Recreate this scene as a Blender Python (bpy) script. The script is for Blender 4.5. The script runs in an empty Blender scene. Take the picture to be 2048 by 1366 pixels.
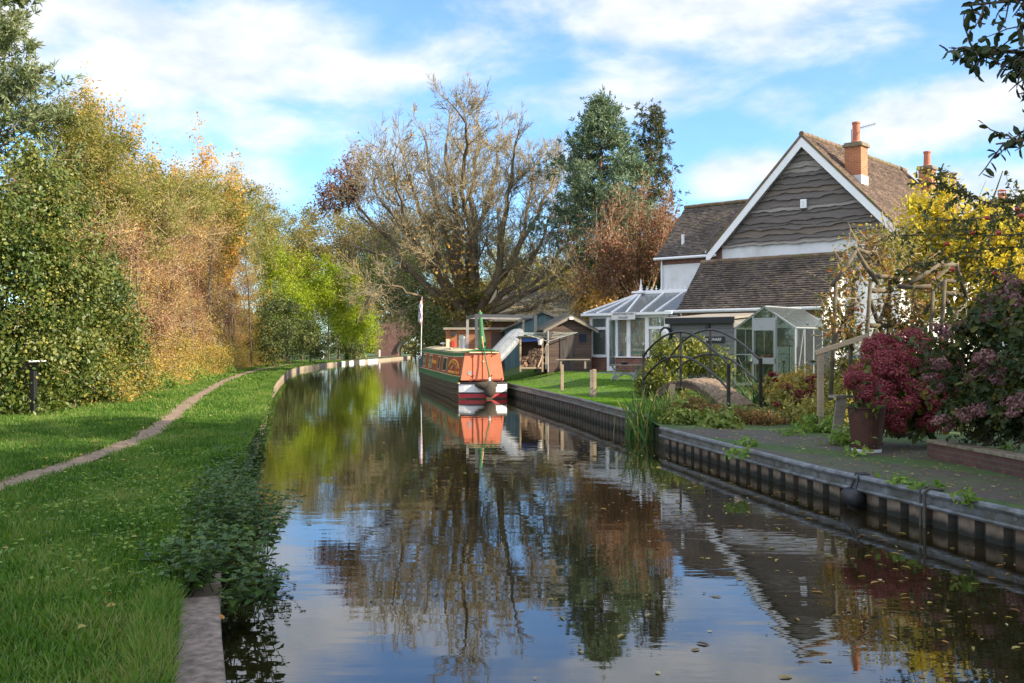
import bpy, math, random
import numpy as np
from mathutils import Matrix, Vector

# ------------------------------------------------------------------ camera, sky, sun
SC = bpy.context.scene
C = SC.collection
F, PX0, PY0, CZ = 2000.0, 1024.0, 690.0, 2.05      # focal length and horizon in photo pixels, eye height
cam = bpy.data.cameras.new("camera"); camo = bpy.data.objects.new("camera", cam); C.objects.link(camo)
cam.sensor_width = 36.0; cam.lens = 36.0 * F / 2048; cam.shift_y = 7.0 / 2048
cam.clip_start = 0.1; cam.clip_end = 5000
camo.location = (0, 0, CZ); camo.rotation_euler = (math.radians(90), 0, 0)
SC.camera = camo
SUN_AZ = (0.93, -0.37); SUN_EL = math.radians(27)
SC.view_settings.view_transform = 'Standard'; SC.view_settings.look = 'None'
SC.view_settings.exposure = 1.12; SC.view_settings.gamma = 1.0
SC.render.engine = 'CYCLES'
SC.cycles.max_bounces = 6; SC.cycles.diffuse_bounces = 3; SC.cycles.glossy_bounces = 3
SC.cycles.transmission_bounces = 4; SC.cycles.transparent_max_bounces = 8
SC.cycles.sample_clamp_indirect = 4.0
SC.cycles.use_denoising = True

sl = bpy.data.lights.new("sun", 'SUN'); sl.energy = 5.0; sl.angle = math.radians(0.5); sl.color = (1.0, 0.87, 0.67)
so = bpy.data.objects.new("sun", sl); C.objects.link(so)
_h = math.hypot(*SUN_AZ)
sdir = Vector((SUN_AZ[0] / _h * math.cos(SUN_EL), SUN_AZ[1] / _h * math.cos(SUN_EL), math.sin(SUN_EL)))
so.rotation_euler = sdir.to_track_quat('Z', 'Y').to_euler(); so.location = (30, -10, 30)

W = bpy.data.worlds.new("World"); SC.world = W; W.use_nodes = True
nt = W.node_tree; nt.nodes.clear()
def N(tree, typ, **kw):
    n = tree.nodes.new(typ)
    for k, v in kw.items():
        if k.startswith('i_'):
            n.inputs[int(k[2:]) if k[2:].isdigit() else k[2:].replace('_', ' ')].default_value = v
        else: setattr(n, k, v)
    return n
def lk(t, a, b): t.links.new(a, b)
def math_(t, op, a, b=None, c=None, clamp=False):
    n = t.nodes.new('ShaderNodeMath'); n.operation = op; n.use_clamp = clamp
    for i, v in enumerate((a, b, c)):
        if v is None: continue
        if isinstance(v, (int, float)): n.inputs[i].default_value = v
        else: t.links.new(v, n.inputs[i])
    return n.outputs[0]
def pxdir(x, y):                                     # a sky direction
    v = Vector(((x - PX0) / F, 1.0, (PY0 - y) / F)); return v.normalized()
sky = N(nt, 'ShaderNodeTexSky', sky_type='NISHITA', sun_disc=False, sun_elevation=SUN_EL,
        sun_rotation=math.atan2(SUN_AZ[0], SUN_AZ[1]))
sky.air_density = 1.0; sky.dust_density = 0.0; sky.ozone_density = 4.0
tc = N(nt, 'ShaderNodeTexCoord'); dirv = tc.outputs['Generated']
mp = N(nt, 'ShaderNodeMapping'); mp.inputs['Scale'].default_value = (1.0, 1.0, 2.1); lk(nt, dirv, mp.inputs['Vector'])
nz = N(nt, 'ShaderNodeTexNoise'); nz.inputs['Scale'].default_value = 5.5; nz.inputs['Detail'].default_value = 9
nz.inputs['Roughness'].default_value = 0.58; nz.inputs['Distortion'].default_value = 0.3
lk(nt, mp.outputs[0], nz.inputs['Vector'])
nz2 = N(nt, 'ShaderNodeTexNoise'); nz2.inputs['Scale'].default_value = 16; nz2.inputs['Detail'].default_value = 6
lk(nt, mp.outputs[0], nz2.inputs['Vector'])
# cloud banks: x, y, half widths (photo px), weight
CLOUDS = [(230, 110, 330, 150, 1.0), (560, 110, 240, 110, .75), (520, 250, 110, 60, .75), (60, 30, 300, 140, .7),
          (1400, 5, 420, 60, .85), (1940, 235, 190, 70, 1.1), (1480, 350, 120, 55, 1.1), (1960, 390, 170, 80, 1.1),
          (1160, 200, 300, 60, .55), (900, 120, 220, 70, .55), (470, 355, 120, 60, .8), (1640, 60, 160, 60, .45),
          (760, 620, 900, 110, .35), (1560, 210, 80, 40, .4), (1000, -260, 900, 120, .7), (1900, -140, 500, 110, .6), (250, -300, 400, 150, .6)]
acc = None
for (x, y, w_, h_, wt) in CLOUDS:
    c = pxdir(x, y)
    s = N(nt, 'ShaderNodeVectorMath', operation='SUBTRACT'); lk(nt, dirv, s.inputs[0]); s.inputs[1].default_value = c
    m = N(nt, 'ShaderNodeVectorMath', operation='MULTIPLY'); lk(nt, s.outputs[0], m.inputs[0])
    m.inputs[1].default_value = (F / w_, F / (w_ * 2), F / h_)
    l = N(nt, 'ShaderNodeVectorMath', operation='LENGTH'); lk(nt, m.outputs[0], l.inputs[0])
    mr = N(nt, 'ShaderNodeMapRange', interpolation_type='SMOOTHSTEP'); lk(nt, l.outputs['Value'], mr.inputs[0])
    mr.inputs[1].default_value = 0.25; mr.inputs[2].default_value = 1.45; mr.inputs[3].default_value = wt; mr.inputs[4].default_value = 0
    acc = mr.outputs[0] if acc is None else math_(nt, 'MAXIMUM', acc, mr.outputs[0])
dens = math_(nt, 'ADD', math_(nt, 'MULTIPLY', acc, 0.55), math_(nt, 'MULTIPLY', math_(nt, 'SUBTRACT', nz.outputs[0], 0.5), 1.5))
dens = math_(nt, 'ADD', dens, math_(nt, 'MULTIPLY', math_(nt, 'SUBTRACT', nz2.outputs[0], 0.5), 0.25))
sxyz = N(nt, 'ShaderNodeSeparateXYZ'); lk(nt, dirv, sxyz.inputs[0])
bk = N(nt, 'ShaderNodeMapRange', interpolation_type='SMOOTHSTEP'); lk(nt, sxyz.outputs[1], bk.inputs[0])   # added unseen overcast behind and overhead, for whiter, stronger fill light
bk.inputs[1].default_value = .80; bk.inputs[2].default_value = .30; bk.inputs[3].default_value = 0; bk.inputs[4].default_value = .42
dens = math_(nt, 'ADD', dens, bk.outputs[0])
cm = N(nt, 'ShaderNodeMapRange', interpolation_type='SMOOTHSTEP'); lk(nt, dens, cm.inputs[0])
cm.inputs[1].default_value = -0.02; cm.inputs[2].default_value = 0.52; cm.inputs[3].default_value = 0.10; cm.inputs[4].default_value = 0.93
ccol = N(nt, 'ShaderNodeMix', data_type='RGBA')
ccol.inputs['A'].default_value = (4.0, 4.45, 5.0, 1); ccol.inputs['B'].default_value = (5.7, 5.7, 5.8, 1)
shd = N(nt, 'ShaderNodeMapRange'); lk(nt, nz2.outputs[0], shd.inputs[0]); shd.inputs[1].default_value = .35; shd.inputs[2].default_value = .6
lk(nt, shd.outputs[0], ccol.inputs['Factor'])
mixc = N(nt, 'ShaderNodeMix', data_type='RGBA'); lk(nt, cm.outputs[0], mixc.inputs['Factor'])
skb = N(nt, 'ShaderNodeMix', data_type='RGBA', blend_type='MULTIPLY'); skb.inputs['Factor'].default_value = 1; skb.inputs['B'].default_value = (.95, 1.28, 1.55, 1)
lk(nt, sky.outputs[0], skb.inputs['A']); lk(nt, skb.outputs['Result'], mixc.inputs['A']); lk(nt, ccol.outputs['Result'], mixc.inputs['B'])
bg = N(nt, 'ShaderNodeBackground'); bg.inputs['Strength'].default_value = 0.093; brt = N(nt, 'ShaderNodeVectorMath', operation='SCALE'); lk(nt, mixc.outputs['Result'], brt.inputs[0])      # unseen sky behind the viewer brightened to lift the fill light
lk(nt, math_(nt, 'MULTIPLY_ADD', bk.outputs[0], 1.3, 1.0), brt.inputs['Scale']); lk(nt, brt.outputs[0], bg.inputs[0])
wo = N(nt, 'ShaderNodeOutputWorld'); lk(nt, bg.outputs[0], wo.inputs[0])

# ------------------------------------------------------------------ helpers
def P(px, py, Y): return np.array([(px - PX0) / F * Y, Y, CZ - (py - PY0) / F * Y])
def G(px, py, z): Y = (CZ - z) * F / (py - PY0); return np.array([(px - PX0) / F * Y, Y, z])
def onplane(px, py, A, B):                           # point of the sight line in the upright plane through A and B
    A = np.array(A[:2], float); B = np.array(B[:2], float); d = B - A; n = np.array([d[1], -d[0]])
    r = np.array([(px - PX0) / F, 1.0]); Y = A.dot(n) / r.dot(n); return P(px, py, Y)
def zr(y): return float(np.interp(y, [-60, 21, 23, 28, 44, 60, 800], [.38, .38, .46, .5, .98, 1.15, 1.4]))
def zl(y): return 0.33

def setp(o, **kw):
    for k, v in kw.items():
        if v is not None: o[k] = v
    return o
def thing(name, label, cat, loc=(0, 0, 0), rotz=0.0, group=None, kind=None):
    o = bpy.data.objects.new(name, None); C.objects.link(o); o.empty_display_size = .2
    o.location = loc; o.rotation_euler = (0, 0, rotz)
    return setp(o, label=label, category=cat, group=group, kind=kind)
def tag(o, label=None, cat=None, group=None, kind=None): return setp(o, label=label, category=cat, group=group, kind=kind)
def link(name, me, parent=None, mat=None, smooth=False, loc=None, M=None):
    o = bpy.data.objects.new(name, me); C.objects.link(o)
    if parent is not None: o.parent = parent
    if M is not None: o.matrix_basis = M
    elif loc is not None: o.location = loc
    if mat is not None: me.materials.append(mat)
    if smooth: me.polygons.foreach_set('use_smooth', [True] * len(me.polygons))
    return o
def copy_tree(o, parent=None):
    c = o.copy(); C.objects.link(c)
    if parent is not None: c.parent = parent
    for ch in list(o.children): copy_tree(ch, c)
    return c
def frame(o, x, y):                                  # matrix: local x, y axes in parent space, origin o
    x = Vector(x).normalized(); y = Vector(y); y = (y - x * y.dot(x)).normalized(); z = x.cross(y)
    return Matrix(((x[0], y[0], z[0], o[0]), (x[1], y[1], z[1], o[1]), (x[2], y[2], z[2], o[2]), (0, 0, 0, 1)))

class MB:
    def __init__(s): s.v = []; s.f = []
    def add(s, vs, fs):
        k = len(s.v); s.v += [tuple(map(float, p)) for p in vs]; s.f += [tuple(i + k for i in f) for f in fs]; return s
    def box(s, c, d, rz=0.0, M=None):
        hx, hy, hz = d[0] / 2, d[1] / 2, d[2] / 2
        vs = [Vector((x, y, z)) for z in (-hz, hz) for y in (-hy, hy) for x in (-hx, hx)]
        if rz: R = Matrix.Rotation(rz, 3, 'Z'); vs = [R @ v for v in vs]
        if M is not None: vs = [M @ v for v in vs]
        c = Vector(c)
        return s.add([v + c for v in vs], [(0, 2, 3, 1), (4, 5, 7, 6), (0, 1, 5, 4), (2, 6, 7, 3), (0, 4, 6, 2), (1, 3, 7, 5)])
    def b2(s, a, b): return s.box([(a[i] + b[i]) / 2 for i in range(3)], [abs(b[i] - a[i]) for i in range(3)])
    def beam(s, p, q, w, h=None, up=(0, 0, 1)):
        h = h or w; p = Vector(p); q = Vector(q); d = (q - p); L = d.length; d.normalize()
        u = Vector(up)
        if abs(d.dot(u)) > .98: u = Vector((1, 0, 0))
        x = d.cross(u).normalized(); z = x.cross(d)
        vs = [p + x * (a * w / 2) + z * (b * h / 2) + d * (L * e) for e in (0, 1) for a, b in ((-1, -1), (1, -1), (1, 1), (-1, 1))]
        return s.add(vs, [(0, 1, 2, 3), (7, 6, 5, 4), (0, 4, 5, 1), (1, 5, 6, 2), (2, 6, 7, 3), (3, 7, 4, 0)])
    def prism(s, poly, a, b, axis='y'):              # polygon (two coords) extruded along axis
        def pt(u, v, t): return {'y': (u, t, v), 'x': (t, u, v), 'z': (u, v, t)}[axis]
        n = len(poly); vs = [pt(u, v, a) for u, v in poly] + [pt(u, v, b) for u, v in poly]
        return s.add(vs, [tuple(range(n))[::-1], tuple(range(n, 2 * n))] + [(i, (i + 1) % n, n + (i + 1) % n, n + i) for i in range(n)])
    def tube(s, pts, r, n=8, caps=True):
        pts = [Vector(p) for p in pts]; m = len(pts); rr = r if hasattr(r, '__len__') else [r] * m
        ref = None; vs = []
        for i, p in enumerate(pts):
            d = (pts[min(i + 1, m - 1)] - pts[max(i - 1, 0)]).normalized()
            if ref is None:
                ref = Vector((0, 0, 1)) if abs(d.z) < .9 else Vector((1, 0, 0))
            x = d.cross(ref)
            if x.length < 1e-4: x = d.orthogonal()
            x.normalize(); y = d.cross(x); ref = x.cross(d) * 1.0
            for k in range(n):
                a = 2 * math.pi * k / n; vs.append(p + (x * math.cos(a) + y * math.sin(a)) * rr[i])
        fs = [(i * n + k, i * n + (k + 1) % n, (i + 1) * n + (k + 1) % n, (i + 1) * n + k) for i in range(m - 1) for k in range(n)]
        if caps: fs += [tuple(range(n))[::-1], tuple((m - 1) * n + k for k in range(n))]
        return s.add(vs, fs)
    def lathe(s, prof, n=20, c=(0, 0, 0)):           # (r, z) profile
        vs = [(c[0] + r * math.cos(2 * math.pi * k / n), c[1] + r * math.sin(2 * math.pi * k / n), c[2] + z) for r, z in prof for k in range(n)]
        m = len(prof)
        fs = [(i * n + k, i * n + (k + 1) % n, (i + 1) * n + (k + 1) % n, (i + 1) * n + k) for i in range(m - 1) for k in range(n)]
        fs += [tuple(range(n))[::-1], tuple((m - 1) * n + k for k in range(n))]
        return s.add(vs, fs)
    def quad(s, *p): return s.add(p, [tuple(range(len(p)))])
    def build(s, name, mat, parent=None, smooth=False, M=None, loc=None, bevel=0):
        me = bpy.data.meshes.new(name); me.from_pydata(s.v, [], s.f); me.update()
        o = link(name, me, parent, mat, smooth, loc, M)
        if bevel:
            b = o.modifiers.new('bevel', 'BEVEL'); b.width = bevel; b.segments = 2; b.limit_method = 'ANGLE'
        return o

# ------------------------------------------------------------------ materials
def principled(name):
    m = bpy.data.materials.new(name); m.use_nodes = True; t = m.node_tree
    return m, t, t.nodes['Principled BSDF']
def col4(c): return (c[0], c[1], c[2], 1)
def ramp(t, fac, stops):
    r = t.nodes.new('ShaderNodeValToRGB'); e = r.color_ramp.elements
    while len(e) < len(stops): e.new(0.5)
    for i, (p, c) in enumerate(stops): e[i].position = p; e[i].color = col4(c)
    t.links.new(fac, r.inputs[0]); return r.outputs[0]
def noise(t, scale, detail=4, vec=None, rough=.55):
    n = t.nodes.new('ShaderNodeTexNoise'); n.inputs['Scale'].default_value = scale; n.inputs['Detail'].default_value = detail
    n.inputs['Roughness'].default_value = rough
    if vec is not None: t.links.new(vec, n.inputs['Vector'])
    return n.outputs[0]
def objco(t, scale=(1, 1, 1)):
    c = t.nodes.new('ShaderNodeTexCoord'); m = t.nodes.new('ShaderNodeMapping'); m.inputs['Scale'].default_value = scale
    t.links.new(c.outputs['Object'], m.inputs['Vector']); return m.outputs[0]
def mixc_(t, f, a, b, mode='MIX'):
    n = t.nodes.new('ShaderNodeMix'); n.data_type = 'RGBA'; n.blend_type = mode
    if isinstance(f, (int, float)): n.inputs['Factor'].default_value = f
    else: t.links.new(f, n.inputs['Factor'])
    for k, v in (('A', a), ('B', b)):
        if isinstance(v, (tuple, list)): n.inputs[k].default_value = col4(v)
        else: t.links.new(v, n.inputs[k])
    return n.outputs['Result']
def bump(t, p, h, strength=.4, dist=.02):
    b = t.nodes.new('ShaderNodeBump'); b.inputs['Strength'].default_value = strength; b.inputs['Distance'].default_value = dist
    t.links.new(h, b.inputs['Height']); t.links.new(b.outputs[0], p.inputs['Normal'])
_mats = {}
def mat(name, c, rough=.6, var=.25, scale=6, metal=0, bmp=.3, dirt=None, stretch=(1, 1, 1), spec=None):
    if name in _mats: return _mats[name]
    m, t, p = principled(name); v = objco(t, stretch)
    f = noise(t, scale, 6, v)
    lo = tuple(x * (1 - var) for x in c); hi = tuple(min(1, x * (1 + var)) for x in c)
    cc = ramp(t, f, [(.3, lo), (.7, hi)])
    if dirt:
        f2 = noise(t, scale * .35, 8, v, .65); f2 = ramp(t, f2, [(.5, (0, 0, 0)), (.68, (1, 1, 1))])
        cc = mixc_(t, f2, cc, dirt)
    t.links.new(cc, p.inputs['Base Color']); p.inputs['Roughness'].default_value = rough; p.inputs['Metallic'].default_value = metal
    if spec is not None: p.inputs['Specular IOR Level'].default_value = spec
    if bmp: bump(t, p, noise(t, scale * 5, 4, v), bmp, .01)
    _mats[name] = m; return m
def wood(name, c, plank=.15, axis='z', rough=.75, var=.35, gap=.9):
    """boards: joints across `axis`, grain along the other one"""
    if name in _mats: return _mats[name]
    m, t, p = principled(name)
    co = t.nodes.new('ShaderNodeTexCoord'); sx = t.nodes.new('ShaderNodeSeparateXYZ'); t.links.new(co.outputs['Object'], sx.inputs[0])
    along = math_(t, 'ADD', sx.outputs[0], sx.outputs[1]); a, b = (sx.outputs[2], along) if axis == 'z' else (along, sx.outputs[2])
    q = math_(t, 'DIVIDE', a, plank); fl = math_(t, 'FLOOR', q); fr = math_(t, 'FRACT', q)
    cv = t.nodes.new('ShaderNodeCombineXYZ'); t.links.new(math_(t, 'MULTIPLY', b, 1.3), cv.inputs[0]); t.links.new(math_(t, 'MULTIPLY', a, 28), cv.inputs[1])
    t.links.new(math_(t, 'MULTIPLY', fl, 7.3), cv.inputs[2])
    g = noise(t, 1.6, 6, cv.outputs[0], .6)
    wn = t.nodes.new('ShaderNodeTexWhiteNoise'); wn.noise_dimensions = '1D'; t.links.new(fl, wn.inputs['W'])
    f = math_(t, 'ADD', math_(t, 'MULTIPLY', g, .75), math_(t, 'MULTIPLY', wn.outputs['Value'], .3))
    cc = ramp(t, f, [(.25, tuple(x * (1 - var) for x in c)), (.85, tuple(min(1, x * (1 + var)) for x in c))])
    jt = math_(t, 'LESS_THAN', fr, .07)
    cc = mixc_(t, math_(t, 'MULTIPLY', jt, gap), cc, tuple(x * .2 for x in c))
    t.links.new(cc, p.inputs['Base Color']); p.inputs['Roughness'].default_value = rough
    bump(t, p, math_(t, 'SUBTRACT', g, jt), .5, .012)
    _mats[name] = m; return m
def brick(name, c1, c2, mortar, bw=.225, bh=.075, rough=.85):
    if name in _mats: return _mats[name]
    m, t, p = principled(name)
    co = t.nodes.new('ShaderNodeTexCoord'); sx = t.nodes.new('ShaderNodeSeparateXYZ'); t.links.new(co.outputs['Object'], sx.inputs[0])
    cv = t.nodes.new('ShaderNodeCombineXYZ'); t.links.new(math_(t, 'ADD', sx.outputs[0], sx.outputs[1]), cv.inputs[0]); t.links.new(sx.outputs[2], cv.inputs[1])
    b = t.nodes.new('ShaderNodeTexBrick'); t.links.new(cv.outputs[0], b.inputs['Vector'])
    b.inputs['Color1'].default_value = col4(c1); b.inputs['Color2'].default_value = col4(c2); b.inputs['Mortar'].default_value = col4(mortar)
    b.inputs['Scale'].default_value = 1; b.inputs['Brick Width'].default_value = bw; b.inputs['Row Height'].default_value = bh; b.inputs['Mortar Size'].default_value = .008
    n = noise(t, 3, 6, co.outputs['Object'])
    cc = mixc_(t, .55, b.outputs['Color'], ramp(t, n, [(.3, (.45, .45, .45)), (.7, (1.25, 1.25, 1.25))]), 'MULTIPLY')
    t.links.new(cc, p.inputs['Base Color']); p.inputs['Roughness'].default_value = rough
    bump(t, p, b.outputs['Fac'], -.5, .008); _mats[name] = m; return m
def tiles(name, c, moss=None, tw=.17, course=.1, mossy=.55):
    m, t, p = principled(name)
    v = objco(t); b = t.nodes.new('ShaderNodeTexBrick'); t.links.new(v, b.inputs['Vector'])
    b.inputs['Color1'].default_value = col4(tuple(x * .55 for x in c)); b.inputs['Color2'].default_value = col4(tuple(x * 1.5 for x in c))
    b.inputs['Mortar'].default_value = col4(tuple(x * .35 for x in c)); b.inputs['Scale'].default_value = 1
    b.inputs['Brick Width'].default_value = tw; b.inputs['Row Height'].default_value = course; b.inputs['Mortar Size'].default_value = .006
    n = noise(t, 30, 3, v)
    cc = mixc_(t, .6, b.outputs['Color'], ramp(t, n, [(.3, (.6, .6, .6)), (.75, (1.4, 1.35, 1.3))]), 'MULTIPLY')
    cc = mixc_(t, .75, cc, ramp(t, noise(t, .7, 5, v, .6), [(.32, (.55, .54, .55)), (.5, (1, 1, 1)), (.7, (1.4, 1.32, 1.2))]), 'MULTIPLY')
    if moss:
        n2 = noise(t, 2.2, 10, v, .75); cc = mixc_(t, ramp(t, n2, [(mossy, (0, 0, 0)), (mossy + .12, (1, 1, 1))]), cc, moss)
        n4 = noise(t, 6.5, 5, v, .7); cc = mixc_(t, ramp(t, n4, [(.60, (0, 0, 0)), (.68, (.9, .9, .9))]), cc, moss)
        n3 = noise(t, 9, 3, v); cc = mixc_(t, ramp(t, n3, [(.70, (0, 0, 0)), (.74, (.8, .8, .8))]), cc, (.33, .32, .28))
    t.links.new(cc, p.inputs['Base Color']); p.inputs['Roughness'].default_value = .9
    bump(t, p, n, .4, .01); return m
def leafmat(name, cols, trans=.4, rough=.5, spec=.3, k=1.0):
    cols = [tuple(min(.85, x * k) for x in c) for c in cols]
    m = bpy.data.materials.new(name); m.use_nodes = True; t = m.node_tree; t.nodes.clear()
    at = t.nodes.new('ShaderNodeAttribute'); at.attribute_name = 'rnd'
    k = len(cols); cc = ramp(t, at.outputs['Fac'], [((i + .5) / k, c) for i, c in enumerate(cols)])
    p = t.nodes.new('ShaderNodeBsdfPrincipled'); t.links.new(cc, p.inputs['Base Color']); p.inputs['Roughness'].default_value = rough
    p.inputs['Specular IOR Level'].default_value = spec
    tr = t.nodes.new('ShaderNodeBsdfTranslucent')
    t.links.new(mixc_(t, 1.0, cc, (1.25, 1.15, .6), 'MULTIPLY'), tr.inputs[0])
    mx = t.nodes.new('ShaderNodeMixShader'); mx.inputs[0].default_value = trans
    t.links.new(p.outputs[0], mx.inputs[1]); t.links.new(tr.outputs[0], mx.inputs[2])
    o = t.nodes.new('ShaderNodeOutputMaterial'); t.links.new(mx.outputs[0], o.inputs[0]); return m
def glassmat(name, tint=(.75, .85, .82), alpha=.25, rough=.04):
    m = bpy.data.materials.new(name); m.use_nodes = True; t = m.node_tree; t.nodes.clear()
    g = t.nodes.new('ShaderNodeBsdfGlossy'); g.inputs['Roughness'].default_value = rough
    tr = t.nodes.new('ShaderNodeBsdfTransparent'); tr.inputs[0].default_value = col4(tint)
    d = t.nodes.new('ShaderNodeBsdfDiffuse'); d.inputs[0].default_value = (.35, .38, .36, 1)
    m1 = t.nodes.new('ShaderNodeMixShader'); m1.inputs[0].default_value = alpha; t.links.new(tr.outputs[0], m1.inputs[1]); t.links.new(d.outputs[0], m1.inputs[2])
    fr = t.nodes.new('ShaderNodeFresnel'); fr.inputs[0].default_value = 1.5
    m2 = t.nodes.new('ShaderNodeMixShader'); t.links.new(math_(t, 'MULTIPLY_ADD', fr.outputs[0], 1.2, .04, True), m2.inputs[0])
    t.links.new(m1.outputs[0], m2.inputs[1]); t.links.new(g.outputs[0], m2.inputs[2])
    o = t.nodes.new('ShaderNodeOutputMaterial'); t.links.new(m2.outputs[0], o.inputs[0]); return m

# ------------------------------------------------------------------ plants
RHOMB = ([(0, 0, 0), (.5, .5, .06), (1, 0, -.05), (.5, -.5, .06)], [(0, 1, 2, 3)])
BROAD = ([(0, 0, 0), (.22, .40, .1), (.6, .34, .08), (1, 0, -.12), (.6, -.34, .08), (.22, -.40, .1)], [(0, 3, 2, 1), (0, 5, 4, 3)])
OVAL = ([(0, 0, 0), (.25, .36, .06), (.7, .36, .05), (1, 0, -.08), (.7, -.36, .05), (.25, -.36, .06)], [(0, 3, 2, 1), (0, 5, 4, 3)])
BLADE = ([(0, .5, 0), (0, -.5, 0), (1, 0, 0)], [(0, 1, 2)])
BLADE2 = ([(0, .5, 0), (0, -.5, 0), (.6, -.4, .05), (.6, .4, .05), (1, 0, .3)], [(0, 1, 2, 3), (3, 2, 4)])
def unit(a): return a / (np.linalg.norm(a, axis=-1, keepdims=True) + 1e-9)
def inst_mesh(name, tpl, p, a, n, L, Wd, rnd):
    """many small faces: template placed at p with length axis a and normal n"""
    tp, tf = np.array(tpl[0], float), tpl[1]; k = len(p); nv = len(tp)
    a = unit(a); b = unit(np.cross(n, a)); nn = np.cross(a, b)
    L = np.broadcast_to(L, (k,)); Wd = np.broadcast_to(Wd, (k,))
    v = (p[:, None, :] + a[:, None, :] * (tp[None, :, 0:1] * L[:, None, None]) + b[:, None, :] * (tp[None, :, 1:2] * Wd[:, None, None])
         + nn[:, None, :] * (tp[None, :, 2:3] * L[:, None, None])).reshape(-1, 3)
    me = bpy.data.meshes.new(name); me.vertices.add(len(v)); me.vertices.foreach_set('co', v.astype(np.float32).ravel())
    base = np.arange(k)[:, None] * nv
    idx = np.concatenate([base + np.array(f)[None, :] for f in tf], axis=1).ravel()
    ls = np.array([len(f) for f in tf]); tot = np.tile(ls, k); st = np.concatenate([[0], np.cumsum(tot)[:-1]])
    me.loops.add(len(idx)); me.loops.foreach_set('vertex_index', idx.astype(np.int32))
    me.polygons.add(len(tot)); me.polygons.foreach_set('loop_start', st.astype(np.int32)); me.polygons.foreach_set('loop_total', tot.astype(np.int32))
    at = me.attributes.new('rnd', 'FLOAT', 'FACE'); at.data.foreach_set('value', np.repeat(np.clip(rnd, 0, 1), len(tf)).astype(np.float32))
    me.update(); return me
def crown_pts(rng, blobs, n, nclump, cr, shell=.5, flat=1.0):
    """leaf positions in ragged clumps through the volume of ellipsoids (x,y,z,rx,ry,rz)"""
    B = np.array(blobs, float); w = (B[:, 3] * B[:, 4] * B[:, 5]) ** .667; w /= w.sum()
    bi = rng.choice(len(B), nclump, p=w); d = unit(rng.normal(size=(nclump, 3)))
    r = shell + (1 - shell) * rng.random(nclump) ** .6; r *= 1 + .16 * rng.normal(size=nclump)
    cc = B[bi, :3] + d * r[:, None] * B[bi, 3:6]
    ci = rng.integers(0, nclump, n); sz = cr * (.5 + rng.random(nclump))
    off = rng.normal(size=(n, 3)) * sz[ci, None] * np.array([1, 1, flat]) * .62
    p = cc[ci] + off; out = unit((p - B[bi[ci], :3]) / B[bi[ci], 3:6])
    tone = rng.random(nclump)[ci]
    return p, out, tone, cc
def foliage(name, mat_, parent, rng, p, out, tone, size, asp=.55, tpl=RHOMB, droop=.25, zmin=None, loc=(0, 0, 0), tonew=.55, orient=.55):
    if zmin is not None:
        k = p[:, 2] > zmin; p, out, tone = p[k], out[k], tone[k]
    n = len(p)
    if n == 0: return None
    nr = unit(out * orient + np.array([0, 0, .35]) + rng.normal(size=(n, 3)) * .55)
    a = unit(np.cross(nr, rng.normal(size=(n, 3)))); a[:, 2] -= droop; a = unit(a)
    L = size * (.4 + 1.25 * rng.random(n) ** 1.4); rnd = tone * tonew + rng.random(n) * (1 - tonew)
    me = inst_mesh(name, tpl, p - np.array(loc), a, nr, L, L * asp, rnd)
    return link(name, me, parent, mat_)
class Tubes:
    def __init__(s): s.v = []; s.f = []; s.n = 0
    def add(s, pts, rad, n=5):
        p = np.array(pts, float); m = len(p); r = np.array(rad, float)
        d = np.gradient(p, axis=0); d = unit(d); ref = np.array([.31, .17, .93]) if abs(d[0, 2]) < .85 else np.array([.9, .4, .1])
        x = unit(np.cross(d, ref)); y = np.cross(d, x); a = np.arange(n) * 2 * np.pi / n
        ring = p[:, None] + (x[:, None] * np.cos(a)[None, :, None] + y[:, None] * np.sin(a)[None, :, None]) * r[:, None, None]
        s.v.append(ring.reshape(-1, 3)); i = np.arange(m - 1)[:, None] * n; k = np.arange(n)[None, :]; k2 = (k + 1) % n
        s.f.append((np.stack([i + k, i + k2, i + n + k2, i + n + k], -1).reshape(-1, 4)) + s.n); s.n += m * n
    def build(s, name, mat_, parent=None, loc=(0, 0, 0)):
        v = np.concatenate(s.v) - np.array(loc); f = np.concatenate(s.f); me = bpy.data.meshes.new(name)
        me.vertices.add(len(v)); me.vertices.foreach_set('co', v.astype(np.float32).ravel())
        me.loops.add(f.size); me.loops.foreach_set('vertex_index', f.astype(np.int32).ravel())
        me.polygons.add(len(f)); me.polygons.foreach_set('loop_start', np.arange(len(f), dtype=np.int32) * 4)
        me.polygons.foreach_set('loop_total', np.full(len(f), 4, np.int32))
        me.polygons.foreach_set('use_smooth', np.ones(len(f), bool)); me.update()
        return link(name, me, parent, mat_)
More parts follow.
